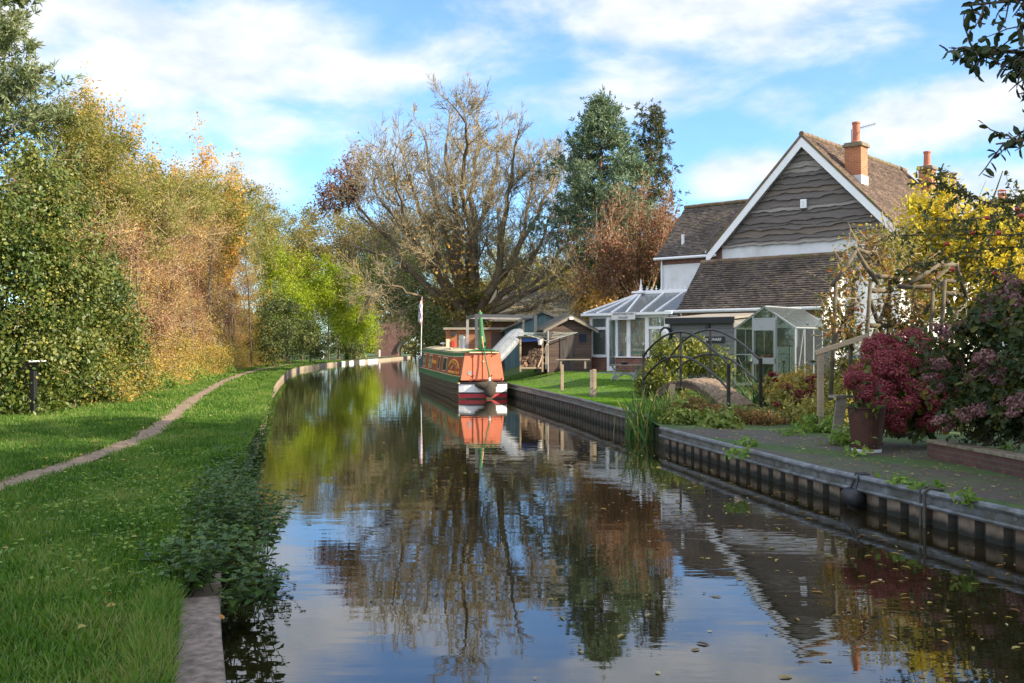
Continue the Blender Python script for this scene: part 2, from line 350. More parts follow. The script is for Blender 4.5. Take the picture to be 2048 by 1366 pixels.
def grow(T, rng, p, d, L, r, depth, up, wob=.16, nb=(3, 5), ang=(.45, .95), ratio=(.5, .75), tips=None, seg=4, rmin=.006, f0=.25):
    p = np.array(p, float); d = unit(np.array(d, float)); pts = [p]; rad = [r]; dirs = [d]
    for i in range(seg):
        d = unit(d + rng.normal(size=3) * wob + np.array([0, 0, up])); p = p + d * (L / seg); pts.append(p); dirs.append(d)
        rad.append(max(rmin, r * (1 - .62 * (i + 1) / seg)))
    T.add(pts, rad, 8 if r > .12 else (5 if r > .03 else 3))
    if tips is not None and depth <= 1: tips += [(q, e) for q, e in zip(pts[1:], dirs[1:])]
    if depth == 0: return
    for k in range(rng.integers(nb[0], nb[1] + 1)):
        f = f0 + (1 - f0) * rng.random(); j = min(int(f * seg), seg - 1); q = pts[j] + (pts[j + 1] - pts[j]) * (f * seg - j)
        ax = unit(np.cross(dirs[j], rng.normal(size=3))); th = rng.uniform(*ang)
        e = dirs[j] * math.cos(th) + ax * math.sin(th)
        grow(T, rng, q, e, L * rng.uniform(*ratio) * (1.15 - .4 * f), max(rmin, rad[j] * .58), depth - 1, up, wob, nb, ang, ratio, tips, seg, rmin, .15)
    grow(T, rng, pts[-1], d, L * rng.uniform(*ratio), rad[-1] * .95, depth - 1, up, wob, nb, ang, ratio, tips, seg, rmin, .15)
def rngof(k): return np.random.default_rng(k)
BARK = mat('bark_grey_brown', (.12, .09, .06), .9, .4, 9, bmp=.8, stretch=(1, 1, .3))
TWIG = mat('pale_twig', (.34, .25, .15), .85, .35, 8)
def bush(name, label, cat, blobs, n, nclump, cr, size, fm, seed, group=None, twigs=0, twm=None, twl=1.6, twr=.012, tpl=RHOMB, asp=.55, shell=.5, zmin=.3, stems=3, part='foliage', droop=.25, extra=None, tonew=.55, orient=.55):
    """shrub or bushy tree: stems, sticking-out twigs and a ragged leaf crown"""
    rng = rngof(seed); B = np.array(blobs, float); c = B[:, :2].mean(0); TS = Tubes(); base = (c[0], c[1], zmin)
    root = thing(name, label, cat, base, group=group)
    p, out, tone, cc = crown_pts(rng, blobs, n, nclump, cr, shell)
    foliage(part, fm, root, rng, p, out, tone, size, asp, tpl, droop, zmin, base, tonew, orient)
    T = Tubes()
    for i in range(stems):
        b = B[i % len(B)]; st = np.array([b[0] + rng.normal() * .3 * b[3], b[1] + rng.normal() * .3 * b[4], zmin - .1])
        en = b[:3] + rng.normal(size=3) * b[3:6] * .25; mid = (st + en) / 2 + rng.normal(size=3) * .25
        TS.add([st, mid, en, en + np.array([0, 0, b[5] * .6]) + rng.normal(size=3) * b[3] * .3], [.05 + .012 * b[5], .05, .03, .01], 6)
    for i in range(twigs):
        q = cc[rng.integers(len(cc))]; b = B[np.argmin(((B[:, :3] - q) ** 2).sum(1))]; d = unit(unit((q - b[:3]) / b[3:6]) + rng.normal(size=3) * .55)
        l = twl * (.4 + rng.random()); d2 = unit(d + rng.normal(size=3) * .4); a0 = q - d * l * .6
        if q[2] < zmin + .2: continue
        T.add([a0, a0 + d * l * .5, a0 + d * l * .5 + d2 * l * .5], [twr * 1.6, twr, twr * .4], 3)
    if T.v: T.build('twigs', twm or BARK, root, base)
    if TS.v: TS.build('branches', BARK, root, base)
    return root
# ------------------------------------------------------------------ the setting
LE = np.array([(.6, -6), (-.75, 3), (-1.52, 5.3), (-1.96, 6.7), (-2.95, 10.2), (-4.15, 15), (-5.6, 22), (-7.2, 29.3), (-9.9, 41), (-12.7, 54.7),
               (-15.3, 68), (-17.0, 80), (-18.2, 97), (-18.0, 111), (-17.0, 128), (-16.5, 146), (-16.6, 165), (-18, 185), (-30, 240)])
RE = np.array([(8.9, -6), (6.6, 3), (5.06, 9.88), (4.1, 13.6), (2.99, 20.0), (2.95, 21.4), (2.8, 22.4), (2.27, 25.8), (1.82, 29), (.95, 33.8), (.1, 38.5),
               (-.9, 44), (-3.3, 57), (-6, 70), (-8.4, 90), (-9.3, 105), (-9, 130), (-8.6, 146), (-8.6, 165), (-10, 185), (-24, 240)])
def lx(y): return float(np.interp(y, LE[:, 1], LE[:, 0]))
def rx(y): return float(np.interp(y, RE[:, 1], RE[:, 0]))
def groundmat(name, stops, scale, detail=8):
    m, t, p = principled(name); v = objco(t); f = noise(t, scale, detail, v, .65); f2 = noise(t, scale * 9, 4, v)
    t.links.new(mixc_(t, .5, ramp(t, f, stops), ramp(t, f2, [(.3, (.5, .5, .5)), (.7, (1.4, 1.4, 1.4))]), 'MULTIPLY'), p.inputs['Base Color'])
    p.inputs['Roughness'].default_value = .95; bump(t, p, f2, .8, .03); return m
M_TURF = groundmat('turf', [(.3, (.03, .055, .012)), (.5, (.045, .085, .016)), (.7, (.075, .10, .02))], 1.2)
M_SOIL = groundmat('garden_soil', [(.3, (.05, .038, .025)), (.7, (.09, .07, .045))], 2)
M_PATH = groundmat('gravel', [(.35, (.17, .115, .075)), (.6, (.27, .19, .13)), (.75, (.12, .085, .055))], 3)
def strip(name, ys, left, right, z, m, kind='structure', **k):
    mb = MB(); cols = max(2, k.get('cols', 2)); row = []
    for y in ys:
        a, b = left(y), right(y)
        row.append([(a + (b - a) * (i / (cols - 1)) ** k.get('pw', 1), y) for i in range(cols)])
    vs = [(x, y, z(x, y)) for r in row for x, y in r]
    fs = [(j * cols + i, j * cols + i + 1, (j + 1) * cols + i + 1, (j + 1) * cols + i) for j in range(len(ys) - 1) for i in range(cols - 1)]
    o = mb.add(vs, fs).build(name, m, smooth=True); o['kind'] = kind; return o
YS = sorted(set(list(np.arange(-6, 60, .6)) + list(np.arange(60, 240, 3.0))))
strip('towpath_bank', YS, lambda y: lx(y) - 400, lambda y: lx(y) - (.335 if y < 7.1 else .20), lambda x, y: .31 + .05 * math.sin(x * 1.3 + y * .4) * math.sin(y * .7) * (x > -40), M_TURF, cols=60, pw=.18)
def zg(x, y):
    if y < 22: return zr(y)
    e = .49 if y < 57 else .75; f = min(1, max(0, (x - rx(y) - .3) / 2.6)); return e + (zr(y) - e) * f * f * (3 - 2 * f)
strip('garden_ground', YS, lambda y: rx(y) + .07, lambda y: rx(y) + 400, zg, M_TURF, cols=60, pw=4)
far = MB(); far.quad((-900, 239, .3), (900, 239, .3), (900, 1500, .3), (-900, 1500, .3)); far.quad((-900, -400, .3), (900, -400, .3), (900, -5.9, .3), (-900, -5.9, .3))
o = far.build('far_ground', M_TURF); o['kind'] = 'structure'
# brick paving of the wharf
m, t, p = principled('mossy_paving'); v = objco(t); b = t.nodes.new('ShaderNodeTexBrick'); rm = t.nodes.new('ShaderNodeMapping'); rm.inputs['Rotation'].default_value = (0, 0, .26)
t.links.new(v, rm.inputs[0]); t.links.new(rm.outputs[0], b.inputs['Vector'])
b.inputs['Color1'].default_value = (.052, .038, .031, 1); b.inputs['Color2'].default_value = (.085, .06, .048, 1); b.inputs['Mortar'].default_value = (.05, .055, .03, 1)
b.inputs['Scale'].default_value = 1; b.inputs['Brick Width'].default_value = .2; b.inputs['Row Height'].default_value = .1; b.inputs['Mortar Size'].default_value = .008
n1 = noise(t, 1.1, 9, v, .7); cc = mixc_(t, ramp(t, n1, [(.46, (0, 0, 0)), (.62, (.85, .85, .85))]), b.outputs['Color'], (.055, .075, .02))
t.links.new(mixc_(t, .7, cc, ramp(t, noise(t, 14, 4, v), [(.3, (.55, .55, .55)), (.7, (1.4, 1.4, 1.4))]), 'MULTIPLY'), p.inputs['Base Color'])
p.inputs['Roughness'].default_value = .8; bump(t, p, b.outputs['Fac'], -.6, .008)
strip('wharf_paving', [y for y in YS if -6 <= y <= 20], lambda y: rx(y) + .08, lambda y: rx(y) + 4.2 - max(0, y - 16) * .4, lambda x, y: .386 + .012 * math.sin(x * 2 + y * 1.3), m, cols=8)
# footpath
PT = [(-6.0, -5), (-6.0, 4), (-6.1, 12), (-6.2, 13.4), (-6.28, 15.2), (-6.7, 18.2), (-7.8, 22.8), (-10.25, 32.6), (-13.2, 45.6), (-15.6, 58), (-17.4, 69), (-19.0, 84), (-20.3, 100), (-20, 115), (-19, 130), (-18.2, 150), (-19, 170)]
PT = np.array(PT); px_ = lambda y: float(np.interp(y, PT[:, 1], PT[:, 0]))
def pw_(y): return .21 + .05 * math.sin(y * 1.7) + .04 * math.sin(y * 4.1)
strip('footpath', [y for y in np.arange(-5, 168, .35)], lambda y: px_(y) - pw_(y) - .06, lambda y: px_(y) + pw_(y + 3), lambda x, y: .368 + .01 * math.sin(y * 3), M_PATH, cols=4)
# water
m, t, p = principled('canal_water'); v = objco(t)
p.inputs['Base Color'].default_value = (.016, .0125, .005, 1); p.inputs['Roughness'].default_value = .015; p.inputs['IOR'].default_value = 1.75
def wv(sx, sy, scale, det, rot=.2):
    mp = t.nodes.new('ShaderNodeMapping'); mp.inputs['Scale'].default_value = (sx, sy, 1); mp.inputs['Rotation'].default_value = (0, 0, rot); t.links.new(v, mp.inputs[0]); return noise(t, scale, det, mp.outputs[0], .5)
mask = ramp(t, wv(1, .35, .16, 3), [(.38, (.12, .12, .12)), (.62, (1, 1, 1))])
h = math_(t, 'ADD', math_(t, 'MULTIPLY', wv(.6, 1.6, 1.1, 2), .55), math_(t, 'MULTIPLY', math_(t, 'MULTIPLY', wv(.8, 2.2, 4.5, 2, .1), mask), .22))
bump(t, p, h, .30, .018)
w = MB(); w.quad((-120, -8, 0), (60, -8, 0), (60, 260, 0), (-120, 260, 0)); o = w.build('canal_water', m); o['kind'] = 'structure'

# ------------------------------------------------------------------ canal edges
M_CONC = mat('weathered_concrete', (.20, .155, .125), .9, .5, 16, bmp=1.0, dirt=(.075, .065, .045))
M_EDGE = mat('pale_edge_stone', (.30, .24, .17), .85, .3, 4, bmp=.5, dirt=(.14, .12, .07))
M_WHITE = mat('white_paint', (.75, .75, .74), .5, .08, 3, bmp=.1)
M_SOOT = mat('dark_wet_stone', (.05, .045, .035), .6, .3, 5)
def wall_along(mb, pts, w_, z0, z1, side):           # thickened polyline; side -1 keeps the left bank
    for (a, b) in zip(pts[:-1], pts[1:]):
        d = np.array(b) - np.array(a); L = np.hypot(*d); n = np.array([d[1], -d[0]]) / L * side; a = np.array(a); b = np.array(b)
        q = [a, b, b + n * w_, a + n * w_]; vs = [(x, y, z) for z in (z0, z1) for x, y in q]
        mb.add(vs, [(0, 1, 2, 3), (7, 6, 5, 4), (0, 4, 5, 1), (1, 5, 6, 2), (2, 6, 7, 3), (3, 7, 4, 0)])
def along(fx, y0, y1, st): ys = np.arange(y0, y1 + .01, st); return [(fx(y), y) for y in ys]
# grassed over stone edging of the towpath, far part painted
root = thing('canal_edging', 'low weathered stone edging of the towpath curving away along the water', 'canal edge', (lx(30), 30, 0))
def lpart(nm, mt, ys, w_, z0, z1, sh=0):
    mb = MB(); wall_along(mb, [(lx(y) + sh, y) for y in ys], w_, z0, z1, -1); ob = mb.build(nm, mt, root, loc=None, bevel=0); ob.location = (-lx(30), -30, 0); return ob
lpart('stone_wall', M_EDGE, [y for y in np.arange(7.4, 164, .8)], .22, -.4, .285)
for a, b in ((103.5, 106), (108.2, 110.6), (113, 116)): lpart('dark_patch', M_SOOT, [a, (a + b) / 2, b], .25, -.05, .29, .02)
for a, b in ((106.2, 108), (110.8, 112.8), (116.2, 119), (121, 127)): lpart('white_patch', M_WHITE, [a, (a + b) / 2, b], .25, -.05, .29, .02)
root = thing('concrete_coping', 'bare pinkish concrete coping slab beside the grass close to the camera', 'coping', (lx(5), 5, 0))
for k, (a, b) in enumerate(((1.0, 3.1), (3.12, 5.05), (5.07, 7.0))):
    mb = MB(); wall_along(mb, [(lx(y), y) for y in (a, (a + b) / 2, b)], .34, -.4, .30 - .008 * (k % 2), -1)
    ob = mb.build('coping_block', M_CONC, root, bevel=.015); ob.location = (-lx(5), -5, 0)
# right bank: steel sheet piling with a capping rail
M_STEEL = mat('galvanised_rail', (.16, .17, .175), .45, .45, 7, metal=.3, bmp=.3, dirt=(.075, .07, .045))
M_PILE = mat('sheet_pile', (.15, .115, .08), .8, .4, 5, bmp=.6, dirt=(.05, .045, .04), stretch=(1, 1, .4))
M_PILED = mat('dark_pile', (.075, .065, .05), .8, .4, 5, bmp=.6)
def pilemat(name, c):
    m, t, p = principled(name); v = objco(t, (1, 1, .35)); co = t.nodes.new('ShaderNodeNewGeometry'); sx = t.nodes.new('ShaderNodeSeparateXYZ'); t.links.new(co.outputs['Position'], sx.inputs[0])
    n = noise(t, 5, 7, v, .65); n2 = noise(t, 1.3, 5, v, .6)
    cc = ramp(t, n, [(.28, tuple(x * .45 for x in c)), (.5, c), (.72, tuple(x * 1.5 for x in c))])
    cc = mixc_(t, ramp(t, n2, [(.52, (0, 0, 0)), (.66, (.8, .8, .8))]), cc, (.10, .042, .02))
    wl = math_(t, 'MULTIPLY_ADD', math_(t, 'SUBTRACT', n, .5), .22, .13); dz = math_(t, 'SUBTRACT', wl, sx.outputs[2])
    cc = mixc_(t, math_(t, 'MULTIPLY', dz, 14, None, True), cc, (.014, .015, .009)); t.links.new(cc, p.inputs['Base Color']); p.inputs['Roughness'].default_value = .75; bump(t, p, n, .6, .015); return m
M_PILE = pilemat('stained_sheet_pile', (.22, .165, .115)); M_WEBSHADE = pilemat('stained_pile_web_shade', (.05, .042, .032)); M_PILED = pilemat('dark_stained_pile', (.085, .075, .06))  # web base darkened: recess shade put into the colour, under real stains
def piling(label, y0, y1, zt, dark, pitch, rail_h=.165):
    ys = list(np.arange(y0, y1, .8)) + [y1]; root = thing('sheet_piling', label, 'quay wall', (rx(y0), y0, 0), group='steel edging of the wharf and garden')
    def add(mb, nm, mt, bev=0): ob = mb.build(nm, mt, root, bevel=bev); ob.location = (-rx(y0), -y0, 0); return ob
    pts = [np.array((rx(y), y)) for y in ys]
    # corrugated face
    L = [0]; 
    for a, b in zip(pts[:-1], pts[1:]): L.append(L[-1] + np.hypot(*(b - a)))
    def at(s):
        return np.array([np.interp(s, L, [q[0] for q in pts]), np.interp(s, L, [q[1] for q in pts])])
    prof = []; s = 0
    while s < L[-1]:
        for f, o in ((0, 0), (.60, 0), (.70, .08), (.90, .08)): prof.append((min(s + f * pitch, L[-1]), o))
        s += pitch
    out = []
    for s, o in prof:
        a, b = at(max(0, s - .3)), at(min(L[-1], s + .3)); d = (b - a) / np.hypot(*(b - a)); n = np.array([d[1], -d[0]]); out.append(at(s) + n * (.03 + o))
    mb = MB(); mb2 = MB()
    for i, (a, b) in enumerate(zip(out[:-1], out[1:])):
        (mb if i % 4 == 0 else mb2).quad((a[0], a[1], -.5), (b[0], b[1], -.5), (b[0], b[1], zt - .03), (a[0], a[1], zt - .03))
    add(mb, 'sheet_pile_face', M_PILED if dark else M_PILE); add(mb2, 'sheet_pile_web', M_PILED if dark else M_WEBSHADE)
    # capping rail: rounded top lip, flat web, lower lip
    def rib(off, z, r, nm):
        t_ = MB(); path = []
        for i, q in enumerate(pts):
            a, b = pts[max(0, i - 1)], pts[min(len(pts) - 1, i + 1)]; d = (b - a) / np.hypot(*(b - a)); n = np.array([d[1], -d[0]]); path.append((q[0] + n[0] * off, q[1] + n[1] * off, z))
        t_.tube(path, r, 8); return t_, path
    t1, p1 = rib(-.01, zt - .02, .04, 'x'); t2, p2 = rib(-.025, zt - rail_h, .028, 'x')
    mb = MB(); mb.v, mb.f = t1.v, t1.f; k = len(mb.v); mb.v += t2.v; mb.f += [tuple(i + k for i in f) for f in t2.f]
    for i in range(len(p1) - 1):
        a, b, c, d = p1[i], p1[i + 1], p2[i + 1], p2[i]; mb.quad((a[0] + .02, a[1], a[2]), (b[0] + .02, b[1], b[2]), (c[0] + .03, c[1], c[2]), (d[0] + .03, d[1], d[2]))
        e, f = (pts[i][0] + .09, pts[i][1], zt), (pts[i + 1][0] + .09, pts[i + 1][1], zt); mb.quad(a, b, (f[0], f[1], zt + .002), (e[0], e[1], zt + .002))
    add(mb, 'capping_rail', M_STEEL)
    s = .7
    while s < L[-1] - .3:
        q = at(s); a, b = at(s - .2), at(s + .2); d = (b - a) / np.hypot(*(b - a)); ang = math.atan2(d[1], d[0])
        c = MB(); c.lathe([(.0, 0), (.032, 0), (.032, .02), (.018, .025), (.018, .045), (.0, .045)], 8)
        ob = c.build('bolt', M_STEEL, root); ob.matrix_basis = Matrix.Translation((q[0] - rx(y0) - .0, q[1] - y0, zt - rail_h / 2)) @ Matrix.Rotation(ang, 4, 'Z') @ Matrix.Rotation(math.radians(90), 4, 'X')
        s += 1.5
    return root
piling('rusty sheet piling with a galvanised rail along the paved wharf', 2.0, 20.05, .40, False, .42)
piling('dark grey sheet piling curving along the mown garden lawn', 22.4, 57, .53, True, .34, .17)
root = thing('inlet_wall', 'dark short return wall of the reedy inlet', 'quay wall', (3.2, 21.2, 0))
mb = MB(); wall_along(mb, [(2.99, 20.05), (2.98, 21.2), (2.8, 22.4)], .12, -.4, .30, -1); ob = mb.build('timber_face', M_SOOT, root); ob.location = (-3.2 + .25, -21.2, 0)
mb = MB(); wall_along(mb, [(rx(y), y) for y in np.arange(57, 164, 3)], .3, -.4, .8, 1)
root = thing('earth_bank_wall', 'dark overgrown bank wall of the garden side beyond the boat', 'bank wall', (rx(57), 57, 0)); ob = mb.build('bank_face', M_SOOT, root); ob.location = (-rx(57), -57, 0)

# ------------------------------------------------------------------ grass
def blades(name, rng, regions, fm, tpl=BLADE2, label=None):
    ps, hs, ws = [], [], []
    for (y0, y1, x0, x1, n, h, wd, zf) in regions:
        y = y0 + (y1 - y0) * rng.random(n); f = rng.random(n); a = np.array([x0(q) for q in y]); b = np.array([x1(q) for q in y])
        x = a + (b - a) * f; k = np.ones(n, bool)
        if zf is zl:
            dx = np.abs(x - np.array([px_(q) for q in y])) + .06 * rng.normal(size=n); k = dx > .20 + .1 * rng.random(n)
        x, y = x[k], y[k]; ps.append(np.stack([x, y, np.array([zg(u, q) if zf is zr else zf(q) for u, q in zip(x, y)]) - .02], 1))
        lf = .55 + .45 * np.sin(x * 1.9 + np.sin(y * 1.1) * 2) * np.sin(y * 1.4 + x * .6)
        hs.append(h * (.5 + .6 * rng.random(len(x))) * (.75 + .5 * lf)); ws.append(np.full(len(x), wd))
    p = np.concatenate(ps); h = np.concatenate(hs); w_ = np.concatenate(ws); n = len(p)
    a = rng.normal(size=(n, 3)) * .42; a[:, 2] = 1; nr = rng.normal(size=(n, 3)); nr[:, 2] *= .3
    tone = .46 + .20 * np.sin(p[:, 0] * 1.7 + 1.3 * np.sin(p[:, 1] * .9)) * np.sin(p[:, 1] * .8 + p[:, 0]) + .14 * np.sin(p[:, 0] * 5.1 + 2 * np.sin(p[:, 1] * 3.3)) + .27 * rng.normal(size=n)
    o = link(name, inst_mesh(name, tpl, p, a, nr, h, w_, tone), None, fm); o['kind'] = 'stuff'
    if label: o['label'] = label
    return o
FM_GRASS = leafmat('grass_blade', [(.04, .10, .012), (.075, .165, .02), (.11, .22, .028), (.22, .25, .08)], .45, .5, .25, 1.13)
hl = lambda y: max(-.56 * y - 1.0, px_(y) - 5.5 - max(0, y - 20) * .06)
blades('towpath_grass', rngof(5), [(3.5, 9, hl, lambda y: lx(y) - .33, 52000, .12, .013, zl), (9, 15, hl, lambda y: lx(y) - .05, 80000, .13, .017, zl), (15, 25, hl, lambda y: lx(y) + .05, 100000, .13, .022, zl),
       (25, 45, hl, lambda y: lx(y) + .05, 90000, .13, .028, zl), (45, 110, hl, lambda y: lx(y) + .0, 60000, .14, .06, zl)], FM_GRASS, label='long green grass on the towpath bank')
FM_LAWN = leafmat('lawn_blade', [(.07, .16, .016), (.095, .21, .02), (.12, .24, .026), (.15, .24, .04)], .45, .5, .2, 1.3)
blades('lawn_grass', rngof(6), [(22.6, 30, lambda y: rx(y) + .1, lambda y: rx(y) + 2.2 + (y - 22) * .2, 45000, .07, .016, zr), (30, 46, lambda y: rx(y) + .15, lambda y: rx(y) + 5.5, 70000, .06, .024, zr)], FM_LAWN, BLADE, 'short mown garden lawn')
blades('overhanging_grass', rngof(8), [(3.2, 7.3, lambda y: lx(y) - .50, lambda y: lx(y) - .29, 9000, .17, .008, zl), (14, 62, lambda y: lx(y) - .3, lambda y: lx(y) + .06, 70000, .22, .02, zl)], FM_GRASS, label='ragged grass hanging over the canal edge')
# ------------------------------------------------------------------ house
def text(name, body, size, m, parent, M, depth=.004, align='CENTER'):
    cu = bpy.data.curves.new(name, 'FONT'); cu.body = body; cu.size = size; cu.extrude = depth; cu.align_x = align; cu.align_y = 'CENTER'; cu.resolution_u = 3
    o = bpy.data.objects.new(name, cu); me = bpy.data.meshes.new_from_object(o); bpy.data.objects.remove(o)
    return link(name, me, parent, m, M=M)
FACE = Matrix(((1, 0, 0, 0), (0, 0, -1, 0), (0, 1, 0, 0), (0, 0, 0, 1)))     # text plane x,z facing -y
def faceM(x, y, z): return Matrix.Translation((x, y, z)) @ FACE
M_RENDER = mat('white_render', (.72, .72, .73), .75, .06, 2, bmp=.25, dirt=(.55, .55, .52))
M_UPVC = mat('white_plastic', (.80, .80, .81), .35, .03, 3, bmp=0)
M_GREYW = mat('grey_gutter', (.62, .63, .64), .4, .08, 4, bmp=0)
M_FASCIA = mat('brown_fascia', (.16, .075, .05), .7, .3, 6)
M_WANEY = wood('waney_boards', (.205, .178, .162), .21, rough=.85, var=.62, gap=0)
M_RTILE = tiles('brown_roof_tiles', (.155, .105, .075), (.16, .13, .08), mossy=.60)
M_MTILE = tiles('mossy_roof_tiles', (.115, .092, .078), (.12, .11, .03), mossy=.55)
M_RIDGE = mat('ridge_tile', (.17, .115, .075), .9, .4, 5, bmp=.5, dirt=(.11, .11, .03))
M_BRICK = brick('orange_brick', (.50, .16, .055), (.38, .115, .045), (.36, .28, .2))
M_BRICKD = brick('red_brick', (.24, .085, .055), (.17, .06, .045), (.22, .18, .15))
M_POT = mat('terracotta_pot', (.42, .13, .07), .7, .2, 5)
M_STONECAP = mat('lichen_cap', (.20, .16, .11), .9, .35, 8, dirt=(.09, .09, .04))
M_LEAD = mat('lead_flashing', (.55, .55, .56), .6, .15, 6)
M_DARKM = mat('dark_metal', (.02, .02, .022), .45, .2, 8, bmp=.1)
M_GLASS = glassmat('pane_glass')
M_DARKG = glassmat('dark_glass', (.25, .28, .28), .35)
def slope(name, parent, o, xd, yd, wid, ln, m, course=.11, tw=.18, seed=1, lift=.016, th=.028):
    """tiled slope: every tile a slightly lifted plate, eave at the local x axis"""
    rng = rngof(seed); nr = int(ln / course); nt_ = int(wid / tw); mb = MB(); V = []; Fc = []
    for j in range(nr):
        sh = (j % 2) * tw / 2; y0 = j * course; y1 = min(ln, y0 + course * 1.18); sag = .012 * math.sin(j * .7)
        for i in range(-1, nt_ + 1):
            a = max(0, i * tw + sh); b = min(wid, (i + 1) * tw + sh)
            if b - a < .02: continue
            z = th + rng.random() * lift; dz = rng.normal() * .002; k = len(V); a += .003; b -= .003; yy = y0 + rng.normal() * .004
            V += [(a, yy, z + dz), (b, yy, z - dz), (b, y1, .010), (a, y1, .010), (a, yy, -.01), (b, yy, -.01)]
            Fc += [(k, k + 1, k + 2, k + 3), (k + 4, k + 5, k + 1, k), (k + 4, k, k + 3), (k + 5, k + 2, k + 1)]
    mb.v = V; mb.f = Fc; n = len(V); mb.b2((0, .02, -.10), (wid, ln, -.012))
    return mb.build(name, m, parent, M=frame(o, xd, yd))
def ridge(name, parent, p, q, m, r=.11, L=.42):
    p, q = Vector(p), Vector(q); n = max(1, int((q - p).length / L)); mb = MB(); rng = rngof(3)
    for i in range(n):
        a = p + (q - p) * (i / n); b = p + (q - p) * ((i + .97) / n); dz = Vector((0, 0, rng.random() * .015))
        mb.tube([a + dz, b + dz], [r, r * .94], 10)
    return mb.build(name, m, parent, smooth=False)
HR = math.atan2(-.661, .75)
def loc2w(o, x, y, rot=HR): c, s = math.cos(rot), math.sin(rot); return (o[0] + c * x - s * y, o[1] + s * x + c * y)
HO = (11.72, 40.0)
house = thing('house', 'white rendered house with a steep gable clad in dark wavy edged boards', 'house', (HO[0], HO[1], 0), HR)
PIT = 1.03; AP = 10.42
mb = MB(); mb.prism([(-3.74, .8), (3.74, .8), (3.74, AP - .22 - PIT * 3.74), (0, AP - .22), (-3.74, AP - .22 - PIT * 3.74)], 0, 10.6, 'y'); mb.build('wall', M_RENDER, house)
sl_ = math.hypot(4.25, 4.25 * PIT)
ez = AP - PIT * 4.25
slope('roof', house, (4.25, -.32, ez), (0, 1, 0), (-1, 0, PIT), 11.3, sl_, M_RTILE, seed=1)
slope('roof', house, (-4.25, 10.98, ez), (0, -1, 0), (1, 0, PIT), 11.3, sl_, M_RTILE, seed=2)
ridge('ridge_tiles', house, (0, -.34, AP + .03), (0, 11, AP + .03), M_RIDGE)
# verge undercloak and white bargeboards
for s in (-1, 1):
    mb = MB(); mb.prism([(s * .0, AP - .10), (s * 4.32, AP - .10 - PIT * 4.32), (s * 4.32, AP - .48 - PIT * 4.32), (0, AP - .48)], -.33, -.29, 'y'); mb.build('bargeboard', M_UPVC, house)
    mb = MB(); mb.prism([(0, AP + .05), (s * 4.3, AP + .05 - PIT * 4.3), (s * 4.3, AP - .09 - PIT * 4.3), (0, AP - .09)], -.35, -.27, 'y'); mb.build('verge_mortar', M_RIDGE, house)
    mb = MB(); mb.tube([(s * 4.33, -.3, ez - .02), (s * 4.33, 11, ez - .02)], .06, 8); mb.build('gutter', M_GREYW, house)
mb = MB(); mb.b2((-3.98, -.06, 5.55), (-3.73, .35, 6.25)); mb.build('brick_corbel', M_FASCIA, house)
# waney edge boarding
rng = rngof(11); mb = MB(); z = 6.16; edges = []
while z < AP - .3:
    edges.append(z); z += rng.uniform(.13, .30)
NS = 60
def wavy(ph): k = .4 + 1.3 * ((ph * 7.31) % 1); return lambda x: k * (.024 * math.sin(x * (1.3 + (ph * 3.7) % 1.4) + ph) + .020 * math.sin(x * (3.6 + (ph * 1.9) % 2) + ph * 2.3)) + .014 * math.sin(x * 8.3 + ph * .7) + .010 * math.sin(x * 14.7 + ph * 3)
WANEY = [wood('waney_board_%s' % n, c, .9, rough=.88, var=.6, gap=0) for n, c in (('grey', (.20, .175, .16)), ('dark', (.135, .115, .105)), ('pale', (.255, .225, .205)), ('brown', (.17, .135, .11)))]
phs = [rng.random() * 20 for _ in edges]
for i, zb in enumerate(edges):
    zt = edges[i + 1] + .09 if i + 1 < len(edges) else AP - .3
    w_ = wavy(phs[i]); top, bot = [], []
    half = max(.05, (AP - .42 - zb) / PIT); ht = max(.02, (AP - .42 - zt) / PIT)
    if zb > AP - .6: break
    for k in range(NS + 1):
        u = -1 + 2 * k / NS; bot.append((u * half, -.10 - .02 * (i % 2), zb + w_(u * half))); top.append((u * ht, -.018, zt))
    vs = bot + top + [(x, -.012, z_) for x, y, z_ in bot]; m_ = NS + 1; mb = MB()
    mb.add(vs, [(k, k + 1, m_ + k + 1, m_ + k) for k in range(NS)] + [(k + 1, k, 2 * m_ + k, 2 * m_ + k + 1) for k in range(NS)]); mb.build('waney_board', WANEY[int(phs[i] * 37) % 4], house)
# left wing
mb = MB(); mb.prism([(1.0, .8), (5.66, .8), (5.66, 6.0), (3.33, 8.35), (1.0, 6.0)], -7.45, -3.72, 'x'); mb.build('wing_wall', M_RENDER, house)
ws = math.hypot(2.55, 2.55)
slope('roof', house, (-7.6, .78, 5.98), (1, 0, 0), (0, 1, 1), 7.4, ws, M_MTILE, seed=4)
slope('roof', house, (-.2, 5.88, 5.98), (-1, 0, 0), (0, -1, 1), 7.4, ws, M_MTILE, seed=5)
ridge('ridge_tiles', house, (-7.6, 3.33, 8.58), (-1.9, 3.33, 8.58), M_RIDGE, .1)
mb = MB(); mb.b2((-7.46, .96, 5.70), (-3.99, 1.0 - .005, 5.93)); mb.build('fascia', M_FASCIA, house)
mb = MB(); mb.tube([(-7.65, .74, 5.96), (-4.3, .74, 5.96)], .06, 8); mb.tube([(-7.35, .93, 5.9), (-7.35, .93, 1.0)], .04, 8); mb.build('gutter', M_UPVC, house)
mb = MB(); mb.lathe([(.075, 0), (.075, .5), (.085, .52), (.085, .56)], 12, (-6.55, 1.45, 6.5)); mb.b2((-6.8, 1.3, 6.50), (-6.3, 1.36, 6.53)); mb.build('soil_vent', M_UPVC, house)
